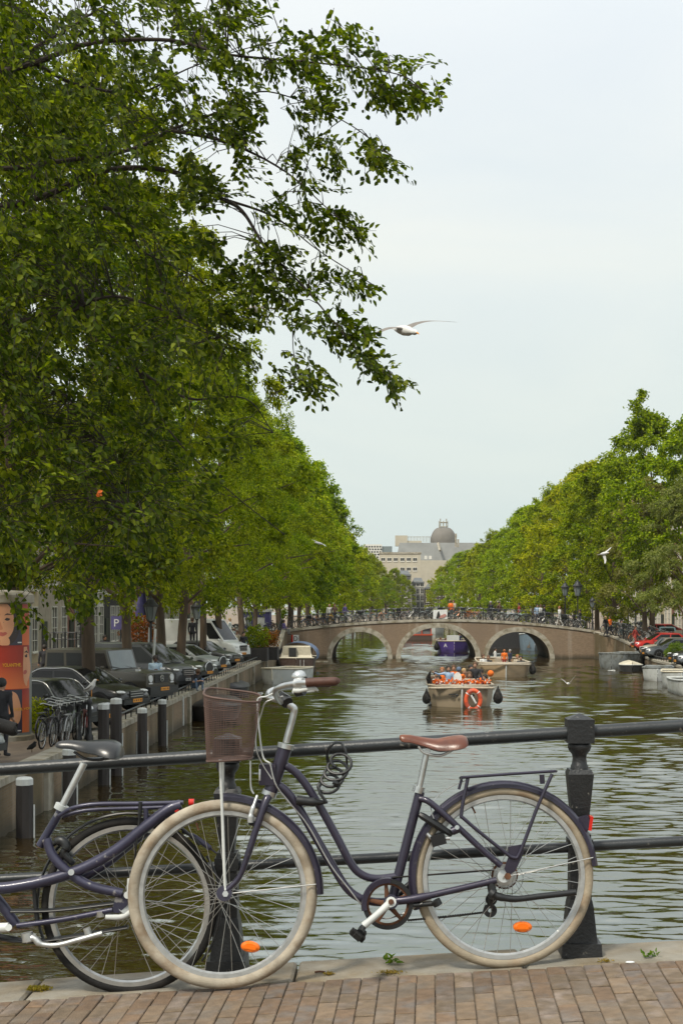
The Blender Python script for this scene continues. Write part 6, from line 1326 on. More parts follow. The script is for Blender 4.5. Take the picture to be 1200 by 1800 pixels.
# ================================================================== GULLS
mat('gull_white', (.62, .62, .60), .7, 0, .08, 20); mat('gull_wing', (.19, .17, .15), .7, 0, .15, 12); mat('gull_tip', (.05, .045, .04), .7); mat('gull_brown', (.16, .12, .09), .7)
def gull(label, body, bdir, wings, s=1.0, wm='gull_wing'):
    """body: world point; bdir: heading; wings: lists of world points from shoulder to tip"""
    bdir = Vector(bdir).normalized(); root = empty('gull', body, label, 'bird'); B0 = Vector(body)
    prof = [(-.30, .006), (-.26, .035), (-.16, .060), (-.04, .078), (.08, .07), (.15, .045), (.19, .040), (.235, .042), (.27, .03), (.295, .010)]
    MB().tube([B0 + bdir * a * s for a, r in prof], [r * s for a, r in prof], 14).build('body', 'gull_white', root)
    MB().tube([B0 + bdir * .285 * s, B0 + bdir * .33 * s - Vector((0, 0, .01 * s)), B0 + bdir * .345 * s - Vector((0, 0, .02 * s))], [.014 * s, .010 * s, .003 * s], 6).build('beak', 'plate_yellow', root)
    tl = MB(); sd = bdir.cross(Vector((0, 0, 1))).normalized(); a = B0 - bdir * .24 * s; b = B0 - bdir * .42 * s; tl.prism([a - sd * .03 * s, a + sd * .03 * s, b + sd * .08 * s, b - sd * .08 * s], bdir.cross(sd) * .012 * s); tl.build('tail', 'gull_white', root, smooth=False)
    for wpts in wings:
        pts = catmull(wpts, 5); n = len(pts); m = MB(); rows = []
        for i, p in enumerate(pts):
            t = i / (n - 1); ch = s * (.17 * (1 - t) ** .55 + .012) * (1 if t > .05 else .9); th = s * .014 * (1 - t) + .002; le = p + bdir * ch * .35; te = p - bdir * ch * .75; u = Vector((0, 0, 1))
            rows.append([le, p + u * th + bdir * ch * .1, te, p - u * th * .4])
        k = int(n * .82); m.grid(rows[:k + 1], 0, True); m.grid(rows[k:], 1, True); m.build('wing', [wm, 'gull_tip'], root)
    return root
Yg = 20.0; g = lambda x, y, dy=0: P(x, y, Yg + dy)
gull('large grey winged gull gliding over the canal beside the lowest leafy branch tip', g(713, 581), (.55, -.8, -.25), [[g(708, 577), g(690, 576, -.05), g(668, 583, -.12), g(638, 600, -.2)], [g(718, 576), g(735, 568, .1), g(760, 564, .2), g(803, 566, .3)]], .95)
gull('brown grey gull half hidden behind the foreground leaves', g(446, 541, 3), (.1, -1, -.1), [[P(452, 541, 23), P(470, 541, 23.1), P(490, 543, 23.2), P(511, 551, 23.3)], [P(440, 541, 23), P(425, 545, 22.9), P(400, 556, 22.8)]], .95, 'gull_brown')
Yb = 62.0; q = lambda x, y, dy=0: P(x, y, Yb + dy)
gull('white gull banking in front of the right hand trees', q(1062, 973), (.5, -.75, .1), [[q(1064, 971), q(1070, 966, -.1), q(1075, 961, -.2)], [q(1062, 976), q(1064, 984, -.1), q(1063, 992, -.2)]], .95, 'gull_white')
q = lambda x, y, dy=0: P(x, y, 78 + dy)
gull('white gull with raised wings just above the water on the right', q(998, 1202), (-.3, -1, 0), [[q(996, 1202), q(991, 1197), q(984, 1192)], [q(1000, 1202), q(1006, 1194), q(1013, 1185)]], .9, 'gull_white')
q = lambda x, y, dy=0: P(x, y, 60 + dy)
gull('small pale gull flying past the left trees above the far bridge', q(560, 955), (-.9, -.6, .2), [[q(560, 954), q(552, 950), q(546, 948)], [q(562, 955), q(568, 957), q(573, 961)]], .7, 'gull_white')
# perched gull
b0 = P(161, 1216, 39.6); pg = empty('gull', b0, 'white gull perched on the bonnet of the small black car', 'bird')
MB().tube([b0 + Vector(v) for v in ((-.22, 0, .00), (-.14, 0, .05), (-.02, 0, .12), (.04, 0, .20), (.07, 0, .28), (.10, 0, .32), (.14, 0, .33))], [.015, .05, .085, .075, .045, .042, .018], 12).build('body', 'gull_white', pg)
MB().tube([b0 + Vector((.14, 0, .33)), b0 + Vector((.20, 0, .315))], [.014, .004], 6).build('beak', 'plate_yellow', pg)
for s in (-.03, .03): MB().tube([b0 + Vector((0, s, .06)), b0 + Vector((.0, s, -.14))], .005, 4).build('leg', 'plate_yellow', pg)
MB().tube([b0 + Vector((-.25, -.05, .02)), b0 + Vector((-.08, -.07, .09)), b0 + Vector((.02, -.06, .17))], [.01, .05, .03], 8, flat=.5).build('wing', 'gull_wing', pg)

# ================================================================== FOREGROUND BICYCLES
class Plane:
    def __init__(s, A, B_, lean):
        s.A = A; s.u = (B_ - A).normalized(); up = Vector((0, lean, 1)); s.w = (up - s.u * up.dot(s.u)).normalized(); s.n = s.u.cross(s.w).normalized()   # n towards camera
        s.M = Matrix((s.u, s.w, s.n)).transposed()
    def __call__(s, px, py, off=0.0):
        e = Vector((0, 0, EYE)); d = P(px, py, 1.0) - e; p0 = s.A + s.n * off; t = (p0 - e).dot(s.n) / d.dot(s.n); return e + d * t
    def pts(s, L_, off=0.0, k=6): return catmull([s(a[0], a[1], a[2] if len(a) > 2 else off) for a in L_], k)
def make_wheel(root, pl, C, r, tr, tyre_m, rim_m, nsp, hubr=.022, flat=0, phase=0.0, off=0.0, rimw=.011):
    org = root['_o']; u, w_, n = pl.u, pl.w, pl.n
    def pt(rad, a, o=0): 
        p = C + u * (rad * math.cos(a)) + w_ * (rad * math.sin(a)) + n * o
        if flat:
            zmin = -(r - flat); h = rad * math.sin(a)
            if h < zmin + (r - rad) * .6: p += w_ * ((zmin + (r - rad) * .6) - h) * .8
        return p
    K = 72; ri = r - 2 * tr; m = MB()
    # rim: rectangular ring section
    rows = []
    for k in range(K):
        a = 2 * math.pi * k / K; rows.append([pt(ri + .004, a, rimw), pt(ri - .012, a, rimw * .95), pt(ri - .018, a, 0), pt(ri - .012, a, -rimw * .95), pt(ri + .004, a, -rimw)])
    m.grid(rows + [rows[0]]); wh = m.build('wheel', rim_m, root)
    m = MB(); m.tube([pt(r - tr, 2 * math.pi * k / K) for k in range(K)], tr, 12, closed=True); m.build('tyre', tyre_m, wh, org=org)
    m = MB(); m.lathe([(hubr * .5, -.045), (hubr * .5, -.032), (hubr, -.030), (hubr, -.026), (hubr * .55, -.02), (hubr * .55, .02), (hubr, .026), (hubr, .030), (hubr * .5, .032), (hubr * .4, .05)], C, 18, tuple(n)); m.build('hub', 'alloy', wh, org=org)
    # spokes share two meshes, one per flange and lacing direction
    sp = {}
    for lac in (-1, 1):
        for sd in (-1, 1):
            a0 = Vector((hubr * math.cos(lac * 1.35), hubr * math.sin(lac * 1.35), sd * .028)); b0 = Vector((ri - .015, 0, 0)); sp[lac, sd] = MB().tube([a0, b0], .00125, 5, caps=False).mesh('spoke', 'spoke')
    for k in range(nsp):
        lac = 1 if (k // 2) % 2 else -1; sd = 1 if k % 2 else -1; a = phase + 2 * math.pi * k / nsp
        if flat and math.sin(a) < -.97: continue
        Rm = (pl.M @ Matrix.Rotation(a, 3, 'Z')).to_4x4(); o = bpy.data.objects.new('spoke', sp[lac, sd]); COL.objects.link(o); o.parent = wh; o.matrix_local = Matrix.Translation(C - Vector(org)) @ Rm
    return wh
def ringarc(pl, C, r, a0, a1, off=0, n=26):
    return [C + pl.u * (r * math.cos(a0 + (a1 - a0) * k / n)) + pl.w * (r * math.sin(a0 + (a1 - a0) * k / n)) + pl.n * off for k in range(n + 1)]
def fender(root, pl, C, r, a0, a1, m, wd=.026, name='mudguard', nn=34):
    mb_ = MB(); rows = []
    for k in range(nn + 1):
        a = a0 + (a1 - a0) * k / nn; d = pl.u * math.cos(a) + pl.w * math.sin(a)
        prof = [(-wd, -.020), (-wd * .98, -.006), (-wd * .6, .004), (0, .007), (wd * .6, .004), (wd * .98, -.006), (wd, -.020), (wd * .9, -.019), (wd * .5, .001), (0, .004), (-wd * .5, .001), (-wd * .9, -.019)]
        rows.append([C + d * (r + h) + pl.n * o for o, h in prof])
    mb_.grid(rows, 0, True); return mb_.build(name, m, root)
def loft(rows, m=None):
    m = m or MB(); m.grid(rows, 0, True); k = len(rows[0]); m.add(rows[0], [tuple(range(k))]); m.add(rows[-1], [tuple(reversed(range(k)))]); return m
def saddle(root, pl, st, mt, off=0, name='saddle'):
    """st: (px, py_top, half width m, thickness m) from nose to tail"""
    rows = []
    q = catmull([Vector((a, b, c * 1000)) for a, b, c, d in st], 5); q2 = catmull([Vector((a, d * 1000, 0)) for a, b, c, d in st], 5)
    for v, v2 in zip(q, q2):
        c = pl(v.x, v.y, off); hw = v.z / 1000; th = v2.y / 1000; row = []
        for k in range(18):
            a = 2 * math.pi * k / 18; x = math.cos(a); y = math.sin(a); yy = (y * .5 if y > 0 else y * .5) ; sx_ = math.copysign(abs(x) ** .75, x)
            drop = abs(sx_) ** 2.2 * th * .35
            row.append(c + pl.n * (sx_ * hw) + pl.w * (-th * .5 + yy * th - drop * (1 if y > -.2 else .2)))
        rows.append(row)
    return loft(rows).build(name, mt, root)

# ---- main purple bicycle -------------------------------------------------
A = P(398, 1738, 5.335); Bc = P(888, 1700, 5.42); pl = Plane(A, Bc, .045)
root = empty('city_bicycle', A, 'purple step-through bicycle with cream tyres, brown saddle and wire basket leaning on the railing', 'bicycle')
rp = lambda px: px / 2 / 465.0
Cf = pl(392, 1572); Cr = pl(885, 1541.5)
wf = make_wheel(root, pl, Cf, 165.5 / 467, .0225, 'cream_rubber', 'alloy', 36, .024, phase=.06)
wr_ = make_wheel(root, pl, Cr, 160 / 461, .0195, 'tan_rubber', 'alloy', 36, .03, phase=.02, rimw=.013)
def T(name, L_, rpx, m='purple', off=0.0, k=6, n=10, par=root, flat=1.0, **kw): return MB().tube(pl.pts(L_, off, k) if len(L_) > 2 else [pl(*(list(a) + [off])[:3]) if len(a) == 2 else pl(*a) for a in L_], rp(rpx) if not isinstance(rpx, list) else rpx, n, flat=flat, **kw).build(name, m, par)
T('head_tube', [(502, 1312), (474, 1396)], 25, n=14)
T('headset', [(503, 1308), (501, 1316)], 30, 'chrome', n=14); T('fork_crown', [(475, 1391), (472, 1399)], 27, 'chrome', n=14)
T('top_tube', [(490, 1343), (512, 1352), (535, 1376), (562, 1418), (592, 1472), (617, 1519), (636, 1538), (662, 1545), (702, 1541)], 14.5, n=12)
T('down_tube', [(482, 1378), (500, 1388), (521, 1414), (548, 1460), (580, 1515), (608, 1560), (632, 1579), (658, 1586), (684, 1586)], 15, n=12)
T('seat_tube', [(738, 1392), (690, 1578)], 17, n=12)
T('seat_clamp', [(737, 1383), (734, 1394)], 21, 'chrome', n=12)
T('seat_post', [(750, 1322), (736, 1388)], 11.5, 'chrome', n=12)
T('bottom_bracket', [(687, 1586, .045), (687, 1586, -.045)], 26, 'purple', n=14)
for o_ in (.028, -.028):
    T('fork_blade', [(473, 1398, o_ * .4), (466, 1412, o_), (452, 1452, .042 * (1 if o_ > 0 else -1)), (434, 1508, .045 * (1 if o_ > 0 else -1)), (420, 1543, .046 * (1 if o_ > 0 else -1)), (396, 1568, .047 * (1 if o_ > 0 else -1))], [rp(16), rp(16), rp(15), rp(15), rp(14.5), rp(14), rp(14), rp(14), rp(14), rp(13), rp(13), rp(13), rp(13), rp(12), rp(12), rp(12), rp(12), rp(12), rp(11), rp(11), rp(11), rp(11), rp(10), rp(10), rp(10), rp(10), rp(10), rp(10), rp(10), rp(10), rp(10)], k=6)
    s_ = 1 if o_ > 0 else -1
    T('chainstay', [(690, 1585, .03 * s_), (740, 1578, .045 * s_), (872, 1548, .055 * s_)], [rp(15)] * 7 + [rp(12)] * 6)
    T('seatstay', [(738, 1404, .015 * s_), (757, 1412, .035 * s_), (800, 1450, .045 * s_), (845, 1492, .05 * s_), (880, 1522, .055 * s_)], 11.5)
    T('rack_stay', [(822, 1368, .05 * s_), (811, 1428, .06 * s_), (819, 1443, .062 * s_), (885, 1497, .062 * s_), (903, 1508, .062 * s_), (914, 1498, .062 * s_), (944, 1420, .06 * s_), (970, 1361, .05 * s_)], 6.5)
    MB().prism([pl(x, y, .058 * s_) for x, y in ((893, 1489), (921, 1484), (919, 1502), (905, 1532), (893, 1540), (886, 1528), (893, 1508))], pl.n * .005 * -s_).build('dropout', 'purple', root, smooth=False)
    T('wheel_nut', [(892, 1541, .05 * s_), (892, 1541, .075 * s_)], 13, 'rusty' if s_ > 0 else 'alloy', n=6); T('wheel_nut', [(396, 1572, .05 * s_), (396, 1572, .066 * s_)], 11, 'alloy', n=6)
T('fork_tip_cover', [(394, 1571, .048), (394, 1571, .058)], 27, 'purple', n=18)
cc = pl(680, 1587)
def ring(name, r1, r0, o0, o1, m, C=cc, par=root):
    return MB().grid([[C + (pl.u * math.cos(2 * math.pi * k / 44) + pl.w * math.sin(2 * math.pi * k / 44)) * r + pl.n * o for r, o in ((r0, o0), (r1, o0), (r1, o1), (r0, o1))] for k in range(45)], 0, True).build(name, m, par)
T('rear_hub', [(885, 1541, .048), (885, 1541, -.048)], 22, 'alloy', n=16)
for rr_, o_ in ((.045, -.012), (.052, -.020), (.043, -.028), (.035, -.036)): MB().lathe([(rr_ * .5, o_), (rr_, o_), (rr_, o_ - .003), (rr_ * .5, o_ - .003)], pl(888, 1541), 26, tuple(pl.n)).build('sprocket', 'rusty' if rr_ > .05 else 'alloy', root)
ring('spoke_guard', .066, .064, -.010, -.012, 'glass_sky', pl(890, 1545))
# mudguards
fender(root, pl, Cf, 173 / 466, R(-4), R(88), 'purple'); fender(root, pl, Cr, 166 / 461, R(3), R(196), 'purple')
T('mudguard_stay', [(396, 1572, .05), (555, 1555, .03)], 2, 'spoke', n=5); T('mudguard_stay', [(892, 1541, .055), (1042, 1508, .03)], 2, 'spoke', n=5); T('mudguard_stay', [(892, 1543, -.055), (1042, 1508, -.03)], 2, 'spoke', n=5)
# rack platform
for o_ in (.055, 0, -.055): T('rack_rail', [(812, 1367, o_), (895, 1361, o_), (974, 1356, o_)], 5.5)
T('rack_rail', [(812, 1367, .055), (809, 1368, 0), (812, 1367, -.055)], 5.5); T('rack_rail', [(974, 1356, .055), (977, 1356, 0), (974, 1356, -.055)], 5.5); T('rack_bracket', [(811, 1370), (806, 1388)], 5); T('rack_bracket', [(952, 1362), (953, 1378)], 9)
# frame lock, brake, rear brake cable
T('frame_lock', [(737, 1432, .03), (760, 1446, .04), (794, 1468, .04)], [.010, .013, .014, .014, .014, .014, .015, .015, .015, .014, .013, .012, .010], 'black_plastic', n=8)
T('frame_lock_arm', [(737, 1432, -.03), (760, 1446, -.045), (796, 1466, -.045)], .010 and 8, 'black_plastic')
MB().box(pl(770, 1476, .035), (.055, .045, .04), M=Matrix.Rotation(R(-15), 3, 'Y')).build('rear_brake', 'black_plastic', root); T('rear_brake_arm', [(750, 1466, .035), (763, 1476, .04), (790, 1474, .04)], 7, 'alloy')
T('spring', [(794, 1462, .05), (808, 1456, .055)], 15, 'purple'); T('bolt', [(803, 1455, .05), (803, 1455, .07)], 8, 'chrome')
T('brake_cable', [(822, 1371, .0), (790, 1385, .0), (765, 1404, .0), (757, 1420, .02), (762, 1440, .04)], 2, 'alloy', n=5)
T('brake_cable', [(474, 1340, .05), (484, 1378, .05), (503, 1405, .03), (540, 1450, .018), (580, 1520, .018), (612, 1562, .02), (640, 1596, .03), (672, 1615, .03), (705, 1608, .03), (742, 1588, .05)], 2.6, 'alloy', n=5)
# chainset
rows_ = []
ring('chain_guard_ring', 44 / 464, 37 / 464, .030, .046, 'black_plastic'); cr = ring('chainring', 38 / 464, 33 / 464, .034, .038, 'rusty')
for k in range(5):
    a = R(20 + 72 * k); d = pl.u * math.cos(a) + pl.w * math.sin(a); MB().tube([cc + d * .012 + pl.n * .038, cc + d * .078 + pl.n * .036], [.011, .006], 8, flat=.35, fdir=tuple(d.cross(pl.n))).build('chainring_arm', 'rusty', cr, org=root['_o'])
guard = MB(); rws = []
for k in range(20):
    a = R(80 + 110 * k / 19); d = pl.u * math.cos(a) + pl.w * math.sin(a); rws.append([cc + d * rr_ + pl.n * o_ for rr_, o_ in ((.080, .03), (.098, .028), (.101, .040), (.098, .052), (.080, .050))])
guard.grid(rws); guard.build('chain_guard', 'purple', root)
T('crank', [(687, 1586, .075), (664, 1607, .078), (639, 1628, .08)], [rp(16), rp(14), rp(13), rp(13), rp(12), rp(12), rp(12), rp(12), rp(12), rp(12), rp(12), rp(13), rp(13)], 'white_metal', n=10)
T('crank_bolt', [(687, 1586, .075), (687, 1586, .093)], 10, 'rusty'); T('crank_eye', [(687, 1586, .066), (687, 1586, .086)], 18, 'white_metal', n=16)
ped = T('pedal', [(637, 1632, .085), (632, 1640, .13)], 12, 'black_plastic')
for dx, dy, o_ in ((-5, 6, .10), (4, 2, .10), (-4, 8, .16), (-10, 3, .13), (2, 10, .13)): MB().box(pl(632 + dx, 1638 + dy, o_), (.028, .05, .020), M=Matrix.Rotation(R(42), 3, 'Y')).build('pedal_block', 'black_rubber', ped, org=root['_o'])
T('crank', [(687, 1586, -.07), (712, 1562, -.075), (735, 1543, -.08)], 12, 'black_plastic'); T('pedal', [(737, 1541, -.085), (740, 1541, -.17)], 20, 'black_rubber')
# chain
ch = T('chain', [(718, 1618, .02), (790, 1612, .0), (852, 1604, -.02)], 3.4, 'black_rubber', n=6, k=3)
m = MB(); 
for k in range(32): t = k / 31; c = pl(718 + 134 * t, 1618 - 14 * t + .5, .02 - .04 * t); m.sphere(tuple(c), .0052, 6)
o = m.build('chain_links', 'iron', root); T('chain', [(690, 1543, .02), (760, 1538, 0), (880, 1529, -.025)], 3.4, 'black_rubber', n=6, k=3)
T('derailleur', [(866, 1560, .03), (862, 1584, .03), (866, 1600, .0)], [.010] * 4 + [.009] * 4 + [.007] * 5, 'black_plastic'); ring('jockey_wheel', .026, .008, -.004, .004, 'black_plastic', pl(861, 1601, 0)); ring('jockey_wheel', .022, .006, -.004, .004, 'black_plastic', pl(863, 1582, 0))
T('kickstand', [(862, 1568, .05), (873, 1576, .06), (905, 1581, .065), (950, 1576, .065), (1012, 1569, .065)], [rp(20)] * 5 + [rp(14)] * 4 + [rp(12)] * 4 + [rp(11)] * 12, 'black_plastic')
T('kickstand_bracket', [(862, 1552, .05), (866, 1574, .055)], 15, 'black_plastic'); T('bottle_dynamo_bracket', [(726, 1592, .04), (770, 1588, .045)], 9, 'black_plastic'); T('bracket_knob', [(765, 1583, .05), (770, 1592, .05)], 17, 'black_plastic')
# lights
MB().box(pl(471, 1361, .0), (.062, .06, .078)).build('headlight', 'purple', root, smooth=False); T('headlight_lens', [(458, 1361), (455, 1361)], 33, 'white_lens', n=18)
MB().box(pl(1026, 1447), (.045, .035, .05), M=Matrix.Rotation(R(-14), 3, 'Y')).build('rear_light_housing', 'purple', root, smooth=False); MB().box(pl(1037, 1447), (.012, .04, .054), M=Matrix.Rotation(R(8), 3, 'Y')).build('rear_light', 'red_lens', root)
def refl(px, py, mt, name='reflector', rot=0): 
    c = pl(px, py, .006); m = MB(); m.lathe([(.001, .012), (.7, .012), (1, .004), (1, -.006), (.001, -.008)], (0, 0, 0), 22, (0, -1, 0), sx=.036, sy=.021); o = m.build(name, mt, root, org=(0, 0, 0)); o.location = c - Vector(root['_o']); o['_o'] = [0, 0, 0]; o.rotation_euler.y = rot
    m = MB().box((0, -.014, 0), (.045, .004, .012)); child_of(m.mesh('reflector_bar', mt), 'reflector_bar', o)
refl(440, 1665, 'orange_lens', rot=.15); refl(918, 1630, 'orange_lens').__class__
for k in range(3): MB().lathe([(.07, 0), (.07, .001)], (0, 0, 0), 4) if 0 else None
T('valve', [(829, 1418), (835, 1430)], 3.5, 'rusty'); T('valve', [(345, 1447), (349, 1460)], 3.5, 'rusty')
# stem, bars, grips
T('quill_stem', [(503, 1306), (504.5, 1298), (516.5, 1252), (512, 1242), (500, 1235)], [rp(12)] * 13 + [rp(13)] * 12, 'chrome', n=12)
T('stem_clamp', [(505, 1236, .02), (499, 1228, .0), (503, 1220, .0)], 22, 'black_plastic')
hb1 = [(499, 1231, 0), (493, 1234, .03), (485, 1222, .10), (485, 1213, .15), (492, 1208, .18), (505, 1204, .20), (525, 1201, .24), (545, 1200, .27), (588, 1198.5, .28)]
hb2 = [(499, 1231, 0), (490, 1232, -.05), (478, 1228, -.10), (470, 1223, -.17), (476, 1214, -.22), (500, 1208, -.25), (535, 1203, -.27), (560, 1202, -.28)]
hbar = T('handlebar', hb1, 10.5, 'chrome', n=10); T('handlebar', hb2, 10, 'chrome', n=10)
T('grip', [(538, 1200.5, .268), (550, 1199.5, .272), (588, 1198, .28), (592, 1198, .28)], [rp(16)] + [rp(15.5)] * 12 + [rp(15), rp(14), rp(12), rp(8), rp(3), rp(2)], 'grip_leather', n=14)
T('grip', [(530, 1203, -.268), (560, 1202, -.28), (580, 1202, -.285)], 14, 'grip_leather', n=12)
T('shifter', [(520, 1202, .22), (534, 1201, .24)], 19, 'alloy', n=12); T('shifter_housing', [(521, 1217, .2), (534, 1214, .22)], 17, 'black_plastic')
T('brake_lever', [(517, 1214, .22), (528, 1214, .24), (543, 1211, .26), (553, 1211, .26), (559, 1215, .26)], [rp(9)] * 6 + [rp(7)] * 13 + [rp(7), rp(6), rp(5), rp(5), rp(4), rp(3)], 'white_metal', n=10)
T('brake_lever', [(515, 1216, -.2), (535, 1216, -.24), (552, 1214, -.26)], 6, 'white_metal')
bl = pl(525, 1188, .2); MB().lathe([(.001, .020), (.012, .019), (.022, .012), (.027, .002), (.027, -.003), (.02, -.006), (.001, -.007)], bl, 20, (-.1, -.15, 1)).build('bell', 'chrome', root); T('bell_base', [(530, 1191, .2), (540, 1193, .2)], 6, 'black_plastic')
T('cable_noodle', [(494, 1211, .1), (470, 1224, .08), (458, 1226, .06), (453, 1231, .05), (453, 1246, .05), (455, 1280, .05), (462, 1330, .05), (474, 1342, .05)], 3.2, 'white_metal', n=6)
T('brake_cable', [(497, 1224, .1), (478, 1230, .08), (466, 1236, .07), (460, 1252, .05), (450, 1290, .04), (451, 1320, .04), (462, 1345, .03), (478, 1370, .03)], 2.6, 'alloy', n=6)
T('dangling_cable', [(440, 1338, .0), (440, 1360, .01), (441, 1385, .01), (446, 1396, .02)], 3.2, 'white_metal', n=5)
T('front_brake', [(452, 1399, .03), (446, 1416, .045), (441, 1432, .05), (440, 1446, .05)], [.006] * 7 + [.009] * 6 + [.012] * 6, 'alloy'); T('brake_pad', [(438, 1446, .03), (452, 1450, .035)], 9, 'black_plastic')
# basket ------------------------------------------------------------------
bc = pl(408, 1278, .03)
def bring(t, n=40):   # t 0 bottom .. 1 top; returns ring of points
    yb = 1334 - 112 * t; xl = 364 - 5 * t; xr = 444 + 14 * t; c = pl((xl + xr) / 2, yb, .0); a = (xr - xl) / 2 / 466; b = .115 + .03 * t; o = []
    for k in range(n):
        th = 2 * math.pi * k / n; x = math.copysign(abs(math.cos(th)) ** .55, math.cos(th)) * a; y = math.copysign(abs(math.sin(th)) ** .55, math.sin(th)) * b
        o.append(c + pl.u * x + pl.n * y + pl.w * (-.012 * (x / a) * t * 1.6 + (.016 * (-y / b)) * t))
    return o
wm_ = MB(); NR, NV = 34, 84
for i in range(NR + 1): wm_.tube(bring(i / NR, NV), .0009, 3, closed=True)
R0 = [bring(i / 6, NV) for i in range(7)]
for k in range(NV): wm_.tube([R0[i][k] for i in range(7)], .0008, 3, caps=False)
ctrp = sum(R0[0], Vector()) / NV
for k in range(-11, 12):
    for ax in (0, 1):
        h = R0[0]; 
        if ax == 0: a_ = ctrp + pl.u * k * .0075 - pl.n * .113; b_ = ctrp + pl.u * k * .0075 + pl.n * .113
        else: a_ = ctrp + pl.n * k * .0100 - pl.u * .084; b_ = ctrp + pl.n * k * .0100 + pl.u * .084
        wm_.tube([a_, b_], .001, 3, caps=False)
bsk = T('basket_rim', [(0, 0), (1, 1)], 1, 'basket_wire') if 0 else MB().tube(bring(1, 60), .0042, 8, closed=True).build('basket', 'basket_wire', root)
wm_.build('wire_mesh', 'basket_wire', bsk, org=root['_o']); MB().tube(bring(0, 60), .0035, 7, closed=True).build('base_hoop', 'basket_wire', bsk, org=root['_o']); MB().tube(bring(.82, 60), .0018, 5, closed=True).build('hoop', 'basket_wire', bsk, org=root['_o'])
for s_ in (-1, 1): T('basket_strut', [(387 if s_ > 0 else 392, 1336, .10 * s_ * .6), (391, 1440, .056 * s_), (395, 1548, .050 * s_), (396, 1566, .052 * s_)], 5.5, 'white_metal')
T('lock_body', [(521, 1407, .02), (548, 1410, .025), (576, 1411, .025)], [rp(17)] * 4 + [rp(16)] * 4 + [rp(12), rp(10), rp(8), rp(6), rp(4)], 'black_plastic')
# saddle
saddle(root, pl, [(702, 1294, .010, .012), (706, 1291.5, .020, .030), (722, 1292, .026, .034), (745, 1296, .038, .040), (768, 1298, .062, .052), (790, 1294, .082, .058), (808, 1292, .086, .055), (817, 1294, .070, .040), (821, 1300, .03, .018)], 'saddle_leather')
for o_ in (.02, -.02): T('saddle_rail', [(735, 1312, o_), (746, 1324, o_), (775, 1328, o_), (800, 1316, o_ * 1.6)], 5, 'alloy')
T('saddle_bolt', [(751, 1322, .02), (751, 1322, -.02)], 13, 'alloy')

# coiled cable lock on the rail (thing of its own)
ck = empty('cable_lock', pl(575, 1370), 'black coiled cable lock looped round the top rail and the bicycle frame', 'lock')
cpts = []
P0, P1 = Vector((602, 1336)), Vector((575, 1386)); ax_ = (P1 - P0)
tail = [(600, 1306, .0), (588, 1306, .05), (578, 1316, .055), (575, 1330, .03), (578, 1345, .0)]
tail = [pl(a, b, -.06 + c) for a, b, c in tail]
for i in range(90):
    t = i / 89; a = t * 2 * math.pi * 4.3 + 2.2; c = P0.lerp(P1, t); rr_ = 21 - 3 * t
    cpts.append(pl(c.x + rr_ * math.cos(a) * .95, c.y + rr_ * .72 * math.sin(a), .015 + .02 * math.sin(a + .8)))
end = [pl(560, 1385, .03), pl(562, 1395, .04), pl(574, 1411, .04)]
MB().tube(catmull(tail, 5), .0062, 8).build('cable', 'black_plastic', ck); MB().tube(cpts + end, .0058, 8).build('coil', 'black_plastic', ck)
T2 = lambda nm_, L_, r_, mt: MB().tube(catmull([pl(*q) for q in L_], 5), r_, 8).build(nm_, mt, ck)
T2('cable', [(610, 1346, -.01), (609, 1334, .0), (607, 1320, .0), (600, 1306, -.03)], .0045, 'black_plastic'); T2('lock_clasp', [(585, 1375, .04), (593, 1378, .04)], .009, 'black_plastic')

# ---- left bicycle --------------------------------------------------------
A2 = P(228, 1746, 5.43); pl2 = Plane(A2, P(700, 1722, 5.45), .03)
r2 = empty('city_bicycle', A2, 'scuffed blue-purple bicycle with black saddle and flat rear tyre at the left edge', 'bicycle')
Cl = pl2(228, 1592)
make_wheel(r2, pl2, Cl, 155 / 460, .017, 'black_rubber', 'chrome', 36, .032, flat=.008, phase=.1, rimw=.011)
def U(name, L_, rpx, m='purple_old', off=0.0, k=6, n=12, par=r2, flat=1.0): return MB().tube(pl2.pts(L_, off, k), rp(rpx) if not isinstance(rpx, list) else rpx, n, flat=flat).build(name, m, par)
U('main_tube', [(-190, 1600, .045), (-60, 1568, .045), (20, 1560, .045), (90, 1546, .045), (150, 1525, .05), (205, 1494, .055), (258, 1452, .055), (295, 1424, .05), (318, 1415, .045)], 20.5, n=14)
U('main_tube', [(140, 1546, -.05), (190, 1515, -.05), (240, 1474, -.05), (318, 1420, -.045)], 19, n=12)
U('tube_bolt', [(125, 1534, .06), (125, 1534, .082)], 11, 'alloy')
U('seat_tube', [(108, 1424), (70, 1488)], 15); U('seat_post', [(148, 1342), (107, 1422)], 12.5, 'alloy'); U('seat_clamp', [(110, 1415), (106, 1424)], 25, 'white_metal')
for s_ in (1, -1):
    U('seat_stay', [(82, 1475, .03 * s_), (93, 1505, .04 * s_), (122, 1535, .05 * s_), (160, 1558, .055 * s_), (215, 1571, .055 * s_)], 17)
    U('chainstay', [(30, 1628, .035 * s_), (110, 1617, .045 * s_), (198, 1600, .055 * s_)], 10)
    MB().prism([pl2(x, y, .058 * s_) for x, y in ((205, 1570), (228, 1572), (224, 1592), (208, 1606), (196, 1604), (200, 1588))], pl2.n * .006 * -s_).build('dropout', 'purple_old', r2, smooth=False)
    U('rack_tube', [(104, 1435, .03 * s_), (128, 1421, .05 * s_), (170, 1414, .055 * s_), (250, 1413, .055 * s_), (322, 1411, .05 * s_)], 8)
U('rack_tube', [(110, 1436, .0), (140, 1427, .0), (180, 1423, .0), (250, 1421, .0), (300, 1419, 0)], 7)
U('rack_post', [(256, 1421, .05), (257, 1445, .05)], 9)
